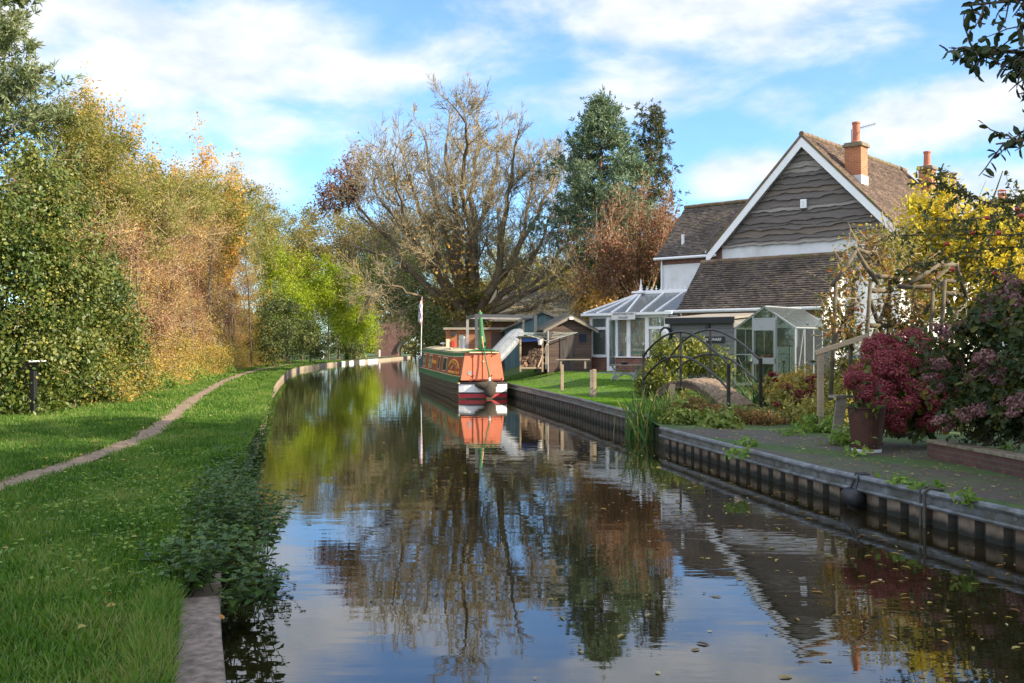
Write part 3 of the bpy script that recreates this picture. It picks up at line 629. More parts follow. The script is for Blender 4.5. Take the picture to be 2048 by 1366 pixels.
# lean-to range in front
LX0, LX1 = -4.15, 2.05
mb = MB(); mb.prism([(-2.7, .8), (-.0, .8), (-.0, 4.5), (-1.0, 5.36), (-2.7, 3.50)], LX0 + .15, LX1 - .12, 'x'); mb.build('low_wing_wall', M_RENDER, house)
slope('low_roof', house, (LX0, -2.92, 3.40), (1, 0, 0), (0, 1.92, 2.08), LX1 - LX0, math.hypot(1.92, 2.08), M_MTILE, course=.122, tw=.17, seed=7, th=.05)
slope('low_roof', house, (LX1, -.005, 4.49), (-1, 0, 0), (0, -1, 1.0), LX1 - LX0, 1.4, M_MTILE, course=.1, seed=8)
ridge('low_ridge', house, (LX0, -1.0, 5.51), (LX1, -1.0, 5.51), M_RIDGE, .1)
mb = MB(); mb.tube([(LX0 - .5, -3.0, 3.40), (LX1, -3.0, 3.40)], .065, 8); mb.tube([(LX0 + .2, -2.95, 3.36), (LX0 + .2, -2.78, 3.1), (LX0 + .2, -2.78, 1.0)], .04, 8); mb.build('low_gutter', M_GREYW, house)
mb = MB(); mb.b2((LX0 + .0, -2.86, 3.16), (LX1, -2.80, 3.34)); mb.build('fascia', M_FASCIA, house)
def chimney(label, x, y, zb, zt, wd, potz, potr, bm, pm, capm, pots=((0, 0),), flash=True, par=None, cowl=False):
    w0 = loc2w(HO, x, y); r = thing('chimney', label, 'chimney', (w0[0], w0[1], zb), HR, 'brick chimneys')
    h = zt - zb; mb = MB(); mb.b2((-wd / 2, -wd / 2, 0), (wd / 2, wd / 2, h - .16)); mb.build('stack', bm, r)
    mb = MB(); mb.b2((-wd / 2 - .08, -wd / 2 - .08, h - .16), (wd / 2 + .08, wd / 2 + .08, h - .04)); mb.b2((-wd / 2 - .03, -wd / 2 - .03, h - .04), (wd / 2 + .03, wd / 2 + .03, h + .03)); mb.build('cap', capm, r, bevel=.03)
    for (a, b) in pots:
        mb = MB(); hp = potz - zt; mb.lathe([(potr * 1.15, 0), (potr * 1.1, .05), (potr, .1), (potr * .92, hp - .09), (potr * 1.08, hp - .08), (potr * 1.08, hp), (potr * .8, hp)], 18, (a, b, h + .03)); po = mb.build('pot', pm, r, smooth=False)
        if cowl:
            mb = MB(); mb.lathe([(potr * 1.2, 0), (potr * .5, .07)], 14, (a, b, h + hp + .16)); [mb.tube([(a + c_ * potr * .9, b + s_ * potr * .9, h + hp), (a + c_ * potr * .9, b + s_ * potr * .9, h + hp + .17)], .02, 5) for c_, s_ in ((1, 0), (-1, 0), (0, 1), (0, -1))]; mb.build('cowl', M_POT, po)
    if flash:
        mb = MB(); mb.b2((-wd / 2 - .02, -wd / 2 - .02, .0), (wd / 2 + .02, wd / 2 + .02, .38)); mb.build('lead_apron', M_LEAD, r)
    return r
chimney('orange brick chimney with a tall red pot behind the boarded gable', 1.68, 1.0, 8.35, 10.02, .66, 10.85, .15, M_BRICK, M_POT, M_STONECAP)
chimney('slimmer orange chimney with red pot at the far roof end', 1.15, 10.6, 8.8, 10.45, .6, 11.15, .16, M_BRICK, M_POT, M_STONECAP)
# aerial by the chimney
w0 = loc2w(HO, 1.68, 1.0); r = thing('tv_aerial', 'thin television aerial strapped to the nearer orange chimney', 'aerial', (w0[0], w0[1], 9.7), HR)
mb = MB(); mb.tube([(-.34, .36, -.1), (-.34, .36, 1.0)], .014, 6); mb.build('mast', M_DARKM, r)
mb = MB(); mb.tube([(-.34, .36, .97), (.75, .1, 1.03)], .011, 6)
for i in range(14): f = .12 + i * .065; mb.tube([(-.34 + 1.09 * f, .36 - .26 * f - .0, .90 + .06 * f), (-.34 + 1.09 * f, .36 - .26 * f, 1.04 + .06 * f)], .005, 4)
mb.build('yagi', M_DARKM, r)
w0 = loc2w(HO, .02, -.12); r = thing('wall_sensor', 'small white alarm box on the dark boarded gable', 'alarm box', (w0[0], w0[1], 7.5), HR)
mb = MB(); mb.b2((-.13, -.1, 0), (.13, .0, .36)); mb.build('case', M_UPVC, r, bevel=.02)
mb = MB(); mb.b2((-.13, -.09, -.035), (.13, .0, -.002)); mb.build('base_strip', M_DARKM, r)
mb = MB(); mb.tube([(0, -.105, .1), (0, -.105, .25)], .015, 5); mb.tube([(-.05, -.105, .25), (.05, -.105, .25)], .012, 5); mb.tube([(-.05, -.105, .1), (.05, -.105, .1)], .012, 5); mb.build('emblem', M_GREYW, r)
# neighbouring house far right
NO = (26.5, 52.0); nh = thing('neighbour_house', 'grey roofed house partly hidden behind the golden shrub', 'house', (NO[0], NO[1], 0), HR)
mb = MB(); mb.prism([(-4, .8), (4, .8), (4, 5.6), (0, 8.7), (-4, 5.6)], 0, 12, 'x'); mb.build('wall', M_RENDER, nh)
slope('roof', nh, (-.3, -4.3, 5.45), (1, 0, 0), (0, 4.3, 3.35), 12.6, 5.45, M_RTILE, course=.16, tw=.3, seed=21)
slope('roof', nh, (12.3, 4.3, 5.45), (-1, 0, 0), (0, -4.3, 3.35), 12.6, 5.45, M_RTILE, course=.16, tw=.3, seed=22)
def chim_at(label, px, Y, ztop, zb, wd, potz, pots, bm, pm, **k):
    X = (px - PX0) / F * Y; dx, dy = X - HO[0], Y - HO[1]; c, s = math.cos(HR), math.sin(HR)
    return chimney(label, c * dx + s * dy, -s * dx + c * dy, zb, ztop, wd, potz, .19, bm, pm, M_STONECAP, pots, False, **k)
M_BUFF = mat('buff_pot', (.34, .22, .15), .8, .2, 5)
chim_at('dark chimney with two square buff pots', 1897, 52, 2.05 + 312 * .026, 5.5, .8, 2.05 + 342 * .026, ((-.2, 0), (.22, 0)), M_BRICKD, M_BUFF)
chim_at('squat dark chimney with a cowled red pot', 2004, 50, 2.05 + 290 * .025, 5.5, .85, 2.05 + 302 * .025, ((0, 0),), M_BRICKD, M_POT, cowl=True)
chim_at('grey chimney at the picture edge beyond the shrubs', 2046, 52, 2.05 + 280 * .026, 5.5, .5, 2.05 + 292 * .026, ((0, 0),), M_BRICKD, M_POT)

# ------------------------------------------------------------------ conservatory
KO = (3.36, 43.5); KZ = .92; KS = 1.145; kon = thing('conservatory', 'white framed conservatory with hipped glass roof and red brick base', 'conservatory', (KO[0], KO[1], KZ), HR); kon.scale = (KS,) * 3
KW, KD, EH = 3.5, 3.35, 2.12
def ubox(a, b, nm='frame', m=None, par=None, bev=.008): mb = MB(); mb.b2(a, b); return mb.build(nm, m or M_UPVC, par or kon, bevel=bev)
mb = MB(); mb.b2((.0, 0, -.6), (.80, .22, .52)); mb.b2((1.22, 0, -.6), (KW, .22, .52)); mb.b2((0, .22, -.6), (.22, KD, .52)); mb.b2((KW - .22, .22, -.6), (KW, KD, .52)); mb.b2((0.22, KD - .2, -.6), (KW - .22, KD, .9)); mb.build('brick_base', M_BRICKD, kon)
ubox((-.06, -.06, .52), (.82, .26, .56), 'sill'); ubox((1.2, -.06, .52), (KW + .05, .26, .56), 'sill')
ubox((.75, -.16, -.06), (1.35, .2, .0), 'threshold')
for a, b in ((0, .10), (.74, .86), (1.18, 1.28), (2.50, 2.66), (3.32, 3.46), (3.44, KW)):
    ubox((a, .03, .0 if a in (.74, 1.18) else .56), (b, .15, EH), 'post')
for a, b in ((1.28, 2.50),): ubox((1.68, .05, .56), (1.84, .13, EH - .1), 'mullion')
ubox((0, .025, EH - .14), (KW, .155, EH), 'head')
for a, b in ((.1, .74), (2.66, 3.32)):
    ubox((a, .04, 1.56), (b, .14, 1.66), 'transom'); ubox((a, .05, .56), (b, .13, .63), 'bottom_rail')
def pane(a, b, y=.09, par=None, m=None): mb = MB(); mb.b2((a[0], y - .006, a[1]), (b[0], y + .006, b[1])); return mb.build('pane', m or M_GLASS, par or kon)
for a, b in (((.1, .63), (.74, 1.56)), ((.1, 1.66), (.74, EH - .14)), ((1.28, .56), (1.68, EH - .14)), ((1.84, .56), (2.5, EH - .14)), ((2.66, .63), (3.32, 1.56)), ((2.66, 1.66), (3.32, EH - .14)), ((3.46, .56), (3.49, EH - .14))): pane(a, b)
dr = thing('door', None, None); dr.parent = kon; dr.location = (1.2, .06, 0); dr.rotation_euler = (0, 0, math.radians(70)); del_ = [dr.pop(k, None) for k in ('label', 'category')]
for a, b in (((-.0, -.02, 0), (.09, .03, 2.0)), ((-.40, -.02, 0), (-.31, .03, 2.0)), ((-.31, -.02, 0), (.0, .03, .2)), ((-.31, -.02, 1.9), (0, .03, 2.0))): ubox(a, b, 'door_stile', par=dr)
pane((-.31, .2), (0, 1.9), 0, dr)
for x in (1.70, 1.82): mb = MB(); mb.tube([(x, .02, 1.12), (x, -.03, 1.12), (x, -.03, 1.28), (x, .02, 1.28)], .012, 6); mb.build('handle', M_GREYW, kon)
# side wall left (towards the lawn)
for y in (.9, 1.75, 2.6): ubox((.02, y - .05, .56), (.14, y + .05, EH), 'post')
ubox((.015, .15, EH - .14), (.145, KD, EH), 'head'); ubox((-.06, .2, .52), (.26, KD, .56), 'sill')
mb = MB(); mb.b2((.07, .2, .56), (.082, KD - .1, EH - .14)); mb.build('pane', M_GLASS, kon)
mb = MB(); mb.b2((KW - .08, .2, .56), (KW - .06, KD - .1, EH - .14)); mb.build('pane', M_GLASS, kon)
# roof
M_POLY = glassmat('roof_sheet', (.16, .17, .20), .40, .22)
R0, R1, RZ, EV = (1.2, 1.7, 2.96), (KW + .3, 1.7, 2.96), 0, .16
e = EH + .04; C0, C1, C2, C3 = (-EV, -EV, e), (KW + .3, -EV, e), (KW + .3, KD, e), (-EV, KD, e)
mb = MB(); mb.quad(C0, C1, R1, R0); mb.quad(C3, C0, R0); mb.quad(C2, C3, R0, R1); mb.build('roof_panels', M_POLY, kon)
def lerp3(a, b, f): return tuple(a[i] + (b[i] - a[i]) * f for i in range(3))
mb = MB()
up = lambda q: (q[0], q[1], q[2] + .03)
for f, g_ in ((.16, 0), (.33, 0), (.50, .02), (.66, .42), (.82, .75)): mb.beam(up(lerp3(C0, C1, f)), up(lerp3(R0, R1, g_)), .06, .05)
for f in (.3, .5, .7): mb.beam(up(lerp3(C3, C0, f)), up(R0), .06, .05)
mb.beam(up(C0), up(R0), .075, .06); mb.beam(up(C3), up(R0), .075, .06); mb.beam(up(R0), up(R1), .14, .1)
mb.build('glazing_bars', M_UPVC, kon)
mb = MB(); mb.beam((-EV - .06, -EV - .04, e - .03), (KW + .3, -EV - .04, e - .03), .1, .09); mb.beam((-EV - .04, -EV, e - .03), (-EV - .04, KD, e - .03), .1, .09); mb.build('gutter', M_UPVC, kon)
ubox((R0[0] - .3, R0[1] - .2, R0[2] + .02), (R0[0] + .25, R0[1] + .2, R0[2] + .09), 'ridge_plinth')
mb = MB(); mb.lathe([(.12, 0), (.11, .05), (.05, .09), (.07, .14), (.035, .2), (.05, .26), (.022, .3), (.02, .45), (.002, .52)], 12, (R0[0], R0[1], R0[2] + .06)); mb.build('finial', M_UPVC, kon, smooth=True)
mb = MB()
for i in range(12):
    x = R0[0] + .28 + i * .21; z_ = R0[2] + .07; big = .16 if i % 2 == 0 else .11
    mb.tube([(x, R0[1], z_), (x, R0[1], z_ + big)], .018, 5); mb.tube([(x - .05, R0[1], z_ + big * .6), (x + .05, R0[1], z_ + big * .6)], .018, 5); mb.lathe([(.0, 0), (.03, .02), (.0, .06)], 6, (x, R0[1], z_ + big))
mb.b2((R0[0] + .15, R0[1] - .012, R0[2] + .06), (R1[0], R0[1] + .012, R0[2] + .11)); mb.build('cresting', M_UPVC, kon)
w0 = loc2w(KO, KS * 1.6, KS * -.2)
def wallsign(label, pos, rot, w_, h, bm, lines, tm, size, dz=0):
    r = thing('name_sign', label, 'sign', pos, rot); mb = MB(); mb.b2((-w_ / 2, -.015, -h / 2), (w_ / 2, .015, h / 2)); mb.build('board', bm, r, bevel=.004)
    for i, s in enumerate(lines):
        text('lettering', s, size, tm, r, faceM(0, -.018, ((len(lines) - 1) / 2 - i) * size * 1.05))
    return r
M_SIGNW = mat('sign_white', (.62, .62, .62), .6, .06, 3, bmp=0); M_BLACK = mat('black_paint', (.012, .012, .014), .5, .1, 4, bmp=.05)
w0 = loc2w(KO, KS * 1.78, KS * -.30); wallsign('white name board reading WHITTINGTON WHARF over the conservatory door', (w0[0], w0[1], KZ + 2.05 * KS), HR, 1.2, .31, M_SIGNW, ['WHITTINGTON', 'WHARF'], M_BLACK, .145)
# star and chairs inside
w0 = loc2w(KO, KS * .42, KS * .25); r = thing('star_ornament', 'white paper star hanging in the conservatory side window', 'ornament', (w0[0], w0[1], KZ + 1.35 * KS), HR)
st = [((.17 if i % 2 == 0 else .07) * math.sin(i * math.pi / 5 + .3), (.17 if i % 2 == 0 else .07) * math.cos(i * math.pi / 5 + .3)) for i in range(10)]
mb = MB(); mb.prism(st, -.015, .015, 'y'); mb.build('star', M_WHITE, r)
M_GREENP = mat('green_plastic', (.02, .17, .07), .4, .15, 4, bmp=0)
def chair(label, x, y, rz):
    w0 = loc2w(KO, KS * x, KS * y); r = thing('garden_chair', label, 'chair', (w0[0], w0[1], KZ - .05), HR + rz, 'green chairs in the conservatory')
    mb = MB(); mb.b2((-.25, -.25, .4), (.25, .25, .44)); mb.build('seat', M_GREENP, r, bevel=.01)
    mb = MB(); [mb.b2((-.25 + i * .11, .22, .46), (-.17 + i * .11, .25, 1.15)) for i in range(5)]; mb.b2((-.27, .215, 1.1), (.27, .255, 1.2)); mb.build('backrest', M_GREENP, r)
    for s in (-1, 1): mb = MB(); mb.b2((s * .25 - .03, -.24, .6), (s * .25 + .03, .24, .64)); mb.build('armrest', M_GREENP, r)
    for a in (-.22, .22):
        for b in (-.22, .22): mb = MB(); mb.beam((a, b, 0), (a, b, .4 if b > 0 else .6), .045); mb.build('leg', M_GREENP, r)
chair('green slatted chair seen through the conservatory glass beside the door', 1.65, .95, .3); chair('second green chair farther from the conservatory door', 2.3, 1.05, -.35)
w0 = loc2w(KO, KS * 1.0, KS * -1.1); pz = zr(w0[1])
mb = MB(); mb.b2((-1.5, -.55, -.25), (3.6, 1.1, .30)); o = mb.build('patio_slabs', mat('patio_grey', (.17, .17, .18), .85, .25, 3), None, bevel=.02); o.location = (w0[0], w0[1], KZ - .30); o.rotation_euler = (0, 0, HR); tag(o, 'grey stone patio slabs raised in front of the conservatory', 'patio', kind='structure')

# ------------------------------------------------------------------ garden buildings
M_SHEDG = wood('grey_weatherboard', (.17, .17, .165), .14, 'z', .8, .3); M_SHEDB = wood('brown_weatherboard', (.085, .055, .04), .13, 'z', .85, .4)
M_CABIN = wood('orange_brown_boards', (.30, .12, .05), .12, 'z', .7, .3); M_TEAL = wood('teal_boards', (.085, .15, .16), .13, 'x', .7, .25)
M_FELT = mat('mossy_roof_felt', (.075, .07, .06), .95, .35, 5, dirt=(.08, .085, .025)); M_FELTP = mat('pale_roof_felt', (.24, .21, .17), .9, .2, 4)
M_OLDW = wood('old_pale_timber', (.36, .27, .18), .4, 'z', .8, .3, gap=0); M_OLDG = wood('grey_timber', (.24, .20, .16), .4, 'z', .85, .35, gap=0)
# grey store by the bridge
o2 = (5.37, 34.0); gz = .9; r = thing('garden_store', 'grey weatherboarded garden store with black fascia and name board', 'shed', (o2[0], o2[1], gz), HR)
mb = MB(); mb.prism([(0, -.4), (2.5, -.4), (2.5, 2.16), (0, 1.98)], 0, 2.43, 'x'); mb.build('wall', M_SHEDG, r)
mb = MB(); mb.prism([(-.14, 2.0), (2.6, 2.20), (2.6, 2.27), (-.14, 2.07)], -.1, 2.53, 'x'); mb.build('roof', M_FELTP, r)
ubox((-.1, -.17, 1.86), (2.53, -.145, 2.06), 'fascia', M_BLACK, r); ubox((.0, -.03, -.4), (.07, -.005, 1.86), 'corner_board', M_SHEDG, r); ubox((2.36, -.03, -.4), (2.43, -.005, 1.86), 'corner_board', M_SHEDG, r)
ubox((1.42, -.09, 1.68), (1.56, -.0, 1.84), 'floodlight', M_DARKM, r)
w0 = loc2w(o2, 1.3, -.05); wallsign('black name board with white letters on the grey store', (w0[0], w0[1], gz + 1.33), HR, 1.6, .2, M_BLACK, ['WHITTINGTON WHARF'], M_WHITE, .13)
w0 = loc2w(o2, -.1, -.1); r = thing('round_mirror', 'round white faced mirror in a dark rim on the corner of the store', 'mirror', (w0[0], w0[1], gz + 1.5), HR - .3)
mb = MB(); mb.lathe([(.0, 0), (.27, 0), (.27, .12), (.0, .12)], 24); mb.build('rim', M_BLACK, r, M=faceM(0, .06, 0)); mb = MB(); mb.lathe([(0, 0), (.2, .0), (.16, .05), (0, .07)], 24); mb.build('face', M_WHITE, r, M=faceM(.04, -.06, 0))
# greenhouse
o3 = (7.15, 32.0); gz = .75; M_ALU = mat('aluminium', (.36, .37, .37), .5, .06, 5, metal=.5, bmp=0); M_GGL = glassmat('greenhouse_glass', (.72, .78, .76), .03, .03); M_GGR = glassmat('dusty_glass', (.42, .52, .49), .16, .2)
gh = thing('greenhouse', 'small aluminium greenhouse with dusty glass roof', 'greenhouse', (o3[0], o3[1], gz), HR)
GW, GD, GE, GA = 2.04, 2.55, 1.83, 2.5
mb = MB()
for y in (0, GD):
    for x in (0, .62, 1.42, GW): mb.beam((x, y, 0), (x, y, GE + (GA - GE) * (1 - abs(x - GW / 2) / (GW / 2))), .045)
    mb.beam((0, y, GE), (GW / 2, y, GA), .045); mb.beam((GW, y, GE), (GW / 2, y, GA), .045); mb.beam((0, y, .05), (GW, y, .05), .06); mb.beam((0, y, 1.0), (.62, y, 1.0), .03); mb.beam((.62, y, 2.13), (1.42, y, 2.13), .04)
for x in (0, GW):
    for y in (.64, 1.28, 1.92): mb.beam((x, y, 0), (x, y, GE), .035)
    mb.beam((x, 0, GE), (x, GD, GE), .05); mb.beam((x, 0, .05), (x, GD, .05), .06)
    for y in (.64, 1.28, 1.92): mb.beam((x, y, GE), (GW / 2, y, GA), .03)
mb.beam((GW / 2, 0, GA), (GW / 2, GD, GA), .06); mb.beam((GW, .1, .1), (GW, .6, GE), .02); mb.beam((.1, 0, .9), (.5, 0, .1), .02); mb.build('frame', M_ALU, gh)
mb = MB()
for x in (0, GW): mb.b2((x - .004, .03, .06), (x + .004, GD - .03, GE))
for y in (0, GD): mb.prism([(.02, .06), (GW - .02, .06), (GW - .02, GE), (GW / 2, GA - .03), (.02, GE)], y - .004, y + .004, 'y')
mb.build('glazing', M_GGL, gh)
mb = MB(); mb.quad((-.06, -.05, GE - .02), (GW / 2, -.05, GA + .03), (GW / 2, GD + .05, GA + .03), (-.06, GD + .05, GE - .02)); mb.quad((GW + .06, -.05, GE - .02), (GW + .06, GD + .05, GE - .02), (GW / 2, GD + .05, GA + .03), (GW / 2, -.05, GA + .03)); mb.build('roof_glazing', M_GGR, gh)
dr = bpy.data.objects.new('door', None); C.objects.link(dr); dr.parent = gh; dr.location = (.62, -.05, 0)
ubox((0, -.02, 1.75), (.8, .0, 2.1), 'top_panel', M_ALU, dr); ubox((0, -.02, .7), (.8, 0, .9), 'mid_rail', M_ALU, dr); ubox((0, -.02, .1), (.05, 0, 1.75), 'stile', M_ALU, dr); ubox((.75, -.02, .1), (.8, 0, 1.75), 'stile', M_ALU, dr)
mb = MB(); mb.b2((1.44, .01, 1.25), (2.0, .03, GE)); mb.build('shade_panel', mat('shade_grey', (.28, .25, .24), .9, .1, 5), gh)
w0 = loc2w(o3, .3, 1.2); r = thing('staging_bench', 'slatted bench with pots inside the greenhouse', 'bench', (w0[0], w0[1], gz), HR); ubox((-.2, -1.0, .72), (.3, 1.1, .78), 'top', M_OLDG, r); [ubox((a, b, 0), (a + .05, b + .05, .72), 'leg', M_OLDG, r) for a in (-.2, .25) for b in (-1, 1.0)]
for i, (a, b, h) in enumerate(((.0, -.8, .28), (.1, -.3, .2), (.0, .4, .24))):
    w0 = loc2w(o3, .3 + a, 1.2 + b); mb = MB(); mb.lathe([(.06, 0), (.08, h * .7), (.095, h * .7), (.095, h * .85), (.05, h * .85)], 12); ob = mb.build('plant_pot', M_WHITE if i == 0 else M_POT); ob.location = (w0[0], w0[1], gz + .78); tag(ob, ['tall white pot', 'small terracotta pot', 'medium terracotta pot'][i] + ' on the greenhouse bench', 'pot')
# brown shed
sh = thing('garden_shed', 'dark brown weatherboard shed with mossy pitched felt roof', 'shed', (1.49, 42.3, 1.02), math.radians(9))
mb = MB(); mb.prism([(0, -.3), (1.93, -.3), (1.93, 1.72), (.98, 2.22), (0, 1.72)], 0, 2.6, 'y'); mb.build('wall', M_SHEDB, sh)
for s, nm in ((-1, 'roof'), (1, 'roof')):
    mb = MB(); xa = .98 + s * 1.18; za = 2.26 - 1.18 * .53; mb.prism([(.98, 2.26), (xa, za), (xa, za + .06), (.98, 2.33)], -.22, 2.75, 'y'); mb.build(nm, M_FELT, sh)
    mb = MB(); mb.prism([(.98, 2.27), (xa, za + .01), (xa, za - .10), (.98, 2.15)], -.245, -.222, 'y'); mb.build('bargeboard', M_OLDG, sh)
ubox((.55, -.035, -.3), (1.15, -.004, 1.5), 'door', mat('shed_door', (.06, .05, .045), .9, .4, 8, stretch=(1, 1, .2)), sh)
fr_ = ubox((1.33, -.03, 1.1), (1.73, -.004, 1.55), 'window', M_SHEDB, sh); ubox((1.37, -.036, 1.14), (1.69, -.031, 1.51), 'pane', mat('blue_dark_pane', (.02, .025, .04), .2, .1, 3, bmp=0), fr_)
ubox((.9, -.3, 2.1), (1.06, -.246, 2.2), 'lamp', M_WHITE, sh)
# teal shed
ts = thing('teal_shed', 'teal painted shed with pale felt roof behind the upturned boat', 'shed', (-.35, 50, 1.1), math.radians(4))
mb = MB(); mb.prism([(0, -.3), (3.2, -.3), (3.2, 2.0), (1.9, 2.52), (0, 1.65)], 0, 3, 'y'); mb.build('wall', M_TEAL, ts)
mb = MB(); mb.prism([(1.9, 2.55), (-.2, 1.58), (-.2, 1.66), (1.9, 2.64)], -.15, 3.1, 'y'); mb.build('roof', M_FELT, ts); mb = MB(); mb.prism([(1.9, 2.55), (3.4, 1.95), (3.4, 2.04), (1.9, 2.64)], -.15, 3.1, 'y'); mb.build('roof', M_FELTP, ts)
# cabin workshop
cb = thing('timber_cabin', 'long orange brown timber cabin with a flat roof behind the boat', 'cabin', (-3.35, 50.5, 1.1), math.radians(3))
mb = MB(); mb.b2((0, 0, -.3), (3.4, 3, 1.72)); mb.build('wall', M_CABIN, cb); ubox((-.12, -.2, 1.72), (3.5, 3.1, 1.83), 'roof', M_FELTP, cb)
fr_ = ubox((.62, -.03, .45), (.98, -.004, 1.5), 'window', M_SHEDB, cb); ubox((.67, -.036, .5), (.93, -.031, 1.45), 'pane', M_DARKG, cb)
ubox((2.3, -.03, -.1), (3.0, -.004, 1.6), 'door', M_SHEDB, cb); ubox((.25, -.12, 1.4), (.5, -.0, 1.62), 'lamp', M_DARKM, cb)
ubox((.02, -.02, .45), (.2, -.004, 1.25), 'notice', mat('faded_notice', (.55, .52, .35), .7, .2, 6), cb); ubox((.3, -.08, .85), (.45, -.004, 1.15), 'red_box', mat('red_paint', (.45, .02, .02), .5, .1, 4), cb)
# barn far behind
bn = thing('brick_barn', 'low brown barn with wide dark roof under the bare tree', 'barn', (-1.6, 66, 1.3), 0)
mb = MB(); mb.b2((0, 0, -.3), (7.5, 6, 2.4)); mb.build('wall', M_BRICKD, bn); mb = MB(); mb.prism([(-.4, 2.3), (3.0, 4.5), (6.4, 2.3)], -.3, 7.8, 'x'); mb.build('roof', M_FELT, bn)
# pergola frame
M_PG = mat('pergola_grey', (.07, .075, .085), .6, .15, 5); M_PW = mat('pergola_pale', (.30, .28, .26), .6, .15, 5)
f1, f2, b1, b2 = P(953, 628, 43), P(1071, 630, 43), P(935, 632, 48), P(1047, 634, 48)
pg = thing('pergola', 'square grey post and beam pergola beside the cabin', 'pergola', (f1[0], f1[1], 1.0)); off = np.array([f1[0], f1[1], 1.0])
for q, m_, w_ in ((f1, M_PG, .13), (f2, M_PG, .13), (b1, M_PW, .12), (b2, M_PW, .10)): mb = MB(); mb.beam(np.array([q[0], q[1], .9]) - off, q - off, w_); mb.build('post', m_, pg)
for a, b, m_ in ((f1, f2, M_PG), (b1, b2, M_PW), (f1, b1, M_PG), (f2, b2, M_PG)): mb = MB(); d_ = (b - a) / np.linalg.norm(b - a); mb.beam(a - off + d_ * .066 + np.array([0, 0, -.07]), b - off - d_ * .066 + np.array([0, 0, -.07]), .09, .13); mb.build('beam', m_, pg)
# parasol
q = P(968, 700, 44.5); r = thing('closed_parasol', 'tall green closed parasol standing behind the boat', 'parasol', (q[0], q[1], 1.05), 0); r.rotation_euler = (0, math.radians(-4), 0)
mb = MB(); mb.lathe([(.03, .4), (.10, .55), (.17, .85), (.17, 1.1), (.12, 1.5), (.09, 2.0), (.085, 2.45), (.03, 2.5)], 14); ob = mb.build('canopy', mat('green_canvas', (.05, .17, .07), .8, .2, 3, stretch=(4, 4, .3)), r, smooth=True); mb = MB(); mb.tube([(0, 0, 0), (0, 0, 2.55)], .025, 8); mb.build('pole', M_OLDW, r)
q = P(928, 700, 47); mb = MB(); mb.lathe([(.02, 0), (.06, .2), (.085, .5), (.075, .9), (.06, 1.35), (.02, 1.4)], 10); ob = mb.build('furled_sunshade', mat('blue_white_canvas', (.62, .64, .72), .8, .25, 9, stretch=(3, 3, .2), bmp=0)); ob.location = (q[0], q[1], 1.05); tag(ob, 'white and blue furled sunshade leaning by the cabin', 'sunshade')
# grey grill cover, white crate
q = P(985, 700, 45); r = thing('covered_grill', 'grey covered garden grill beside the green parasol', 'grill', (q[0], q[1], 1.1)); ubox((-.28, -.2, 0), (.28, .2, .45), 'cover_skirt', M_PG, r, .03); mb = MB(); mb.prism([(-.3, .45), (.3, .45), (.22, .62), (-.3, .85)], -.22, .22, 'y'); mb.build('cover_top', M_PG, r, bevel=.02)
q = P(1001, 700, 46); r = thing('storage_crate', 'white box with red side on a stand behind the upturned boat', 'crate', (q[0], q[1], 1.1)); ubox((-.2, -.2, .55), (.25, .2, .9), 'box', M_WHITE, r, .02); ubox((-.24, -.2, .2), (-.2, .2, .95), 'side', mat('red_paint', (.45, .02, .02), .5, .1, 4), r); [ubox((a - .03, -.15, 0), (a + .03, -.09, .55), 'leg', M_PG, r) for a in (-.15, .18)]

# upturned dinghy leaning on the frame: pale hull
a, b = P(985, 722, 41.0), P(1042, 660, 43.0); dv = Vector(b - a); L = dv.length
r = thing('upturned_dinghy', 'pale grey upturned dinghy hull propped at a steep slant by the lawn', 'dinghy', tuple(a))
mb = MB(); n = 12; rings = []
for i in range(15):
    f = -0.25 + 1.25 * i / 14; w_ = .37 * (1 - abs(f - .40) ** 3 * 1.5) * (1 if f < .85 else math.cos((f - .85) / .15 * 1.25)); rings.append((f, max(w_, .10)))
xa = dv.normalized(); side = Vector((.93, .30, -.0)).cross(xa).cross(xa) * -1; side = (Vector((.80, .05, 0)) - xa * Vector((.80, .05, 0)).dot(xa)).normalized(); nrm = side.cross(xa).normalized()
if nrm.y > 0: nrm = -nrm
vs = []
for f, w_ in rings:
    for k in range(n + 1):
        th = math.pi * k / n; vs.append(xa * (L * f) + side * (-math.cos(th) * w_) + nrm * (abs(math.sin(th)) ** .6 * w_ * .62))
m_ = n + 1; mb.add(vs, [(i * m_ + k, i * m_ + k + 1, (i + 1) * m_ + k + 1, (i + 1) * m_ + k) for i in range(14) for k in range(n)] + [tuple(range(m_)), tuple(14 * m_ + k for k in range(m_))])
mb.build('hull', mat('chalky_hull', (.19, .205, .22), .6, .18, 5, dirt=(.18, .19, .195), stretch=(1, 1, .5)), r, smooth=True)
mb = MB(); mb.tube([xa * (L * f) + nrm * (.62 * w_ + .012) for f, w_ in rings[2:-1]], .022, 6); mb.tube([xa * (L * f) + side * (w_ * .55) + nrm * (.56 * w_ + .01) for f, w_ in rings[3:-2]], .012, 5); mb.build('keel_strip', mat('hull_line', (.17, .18, .20), .6, .1, 5), r)
# prop under the dinghy
mb = MB(); mb.beam(P(1046, 650, 43.2), [P(1046, 650, 43.2)[0] + .1, 43.4, 1.0], .09); ob = mb.build('prop_post', M_OLDW); tag(ob, 'timber post propping up the upturned dinghy', 'post')

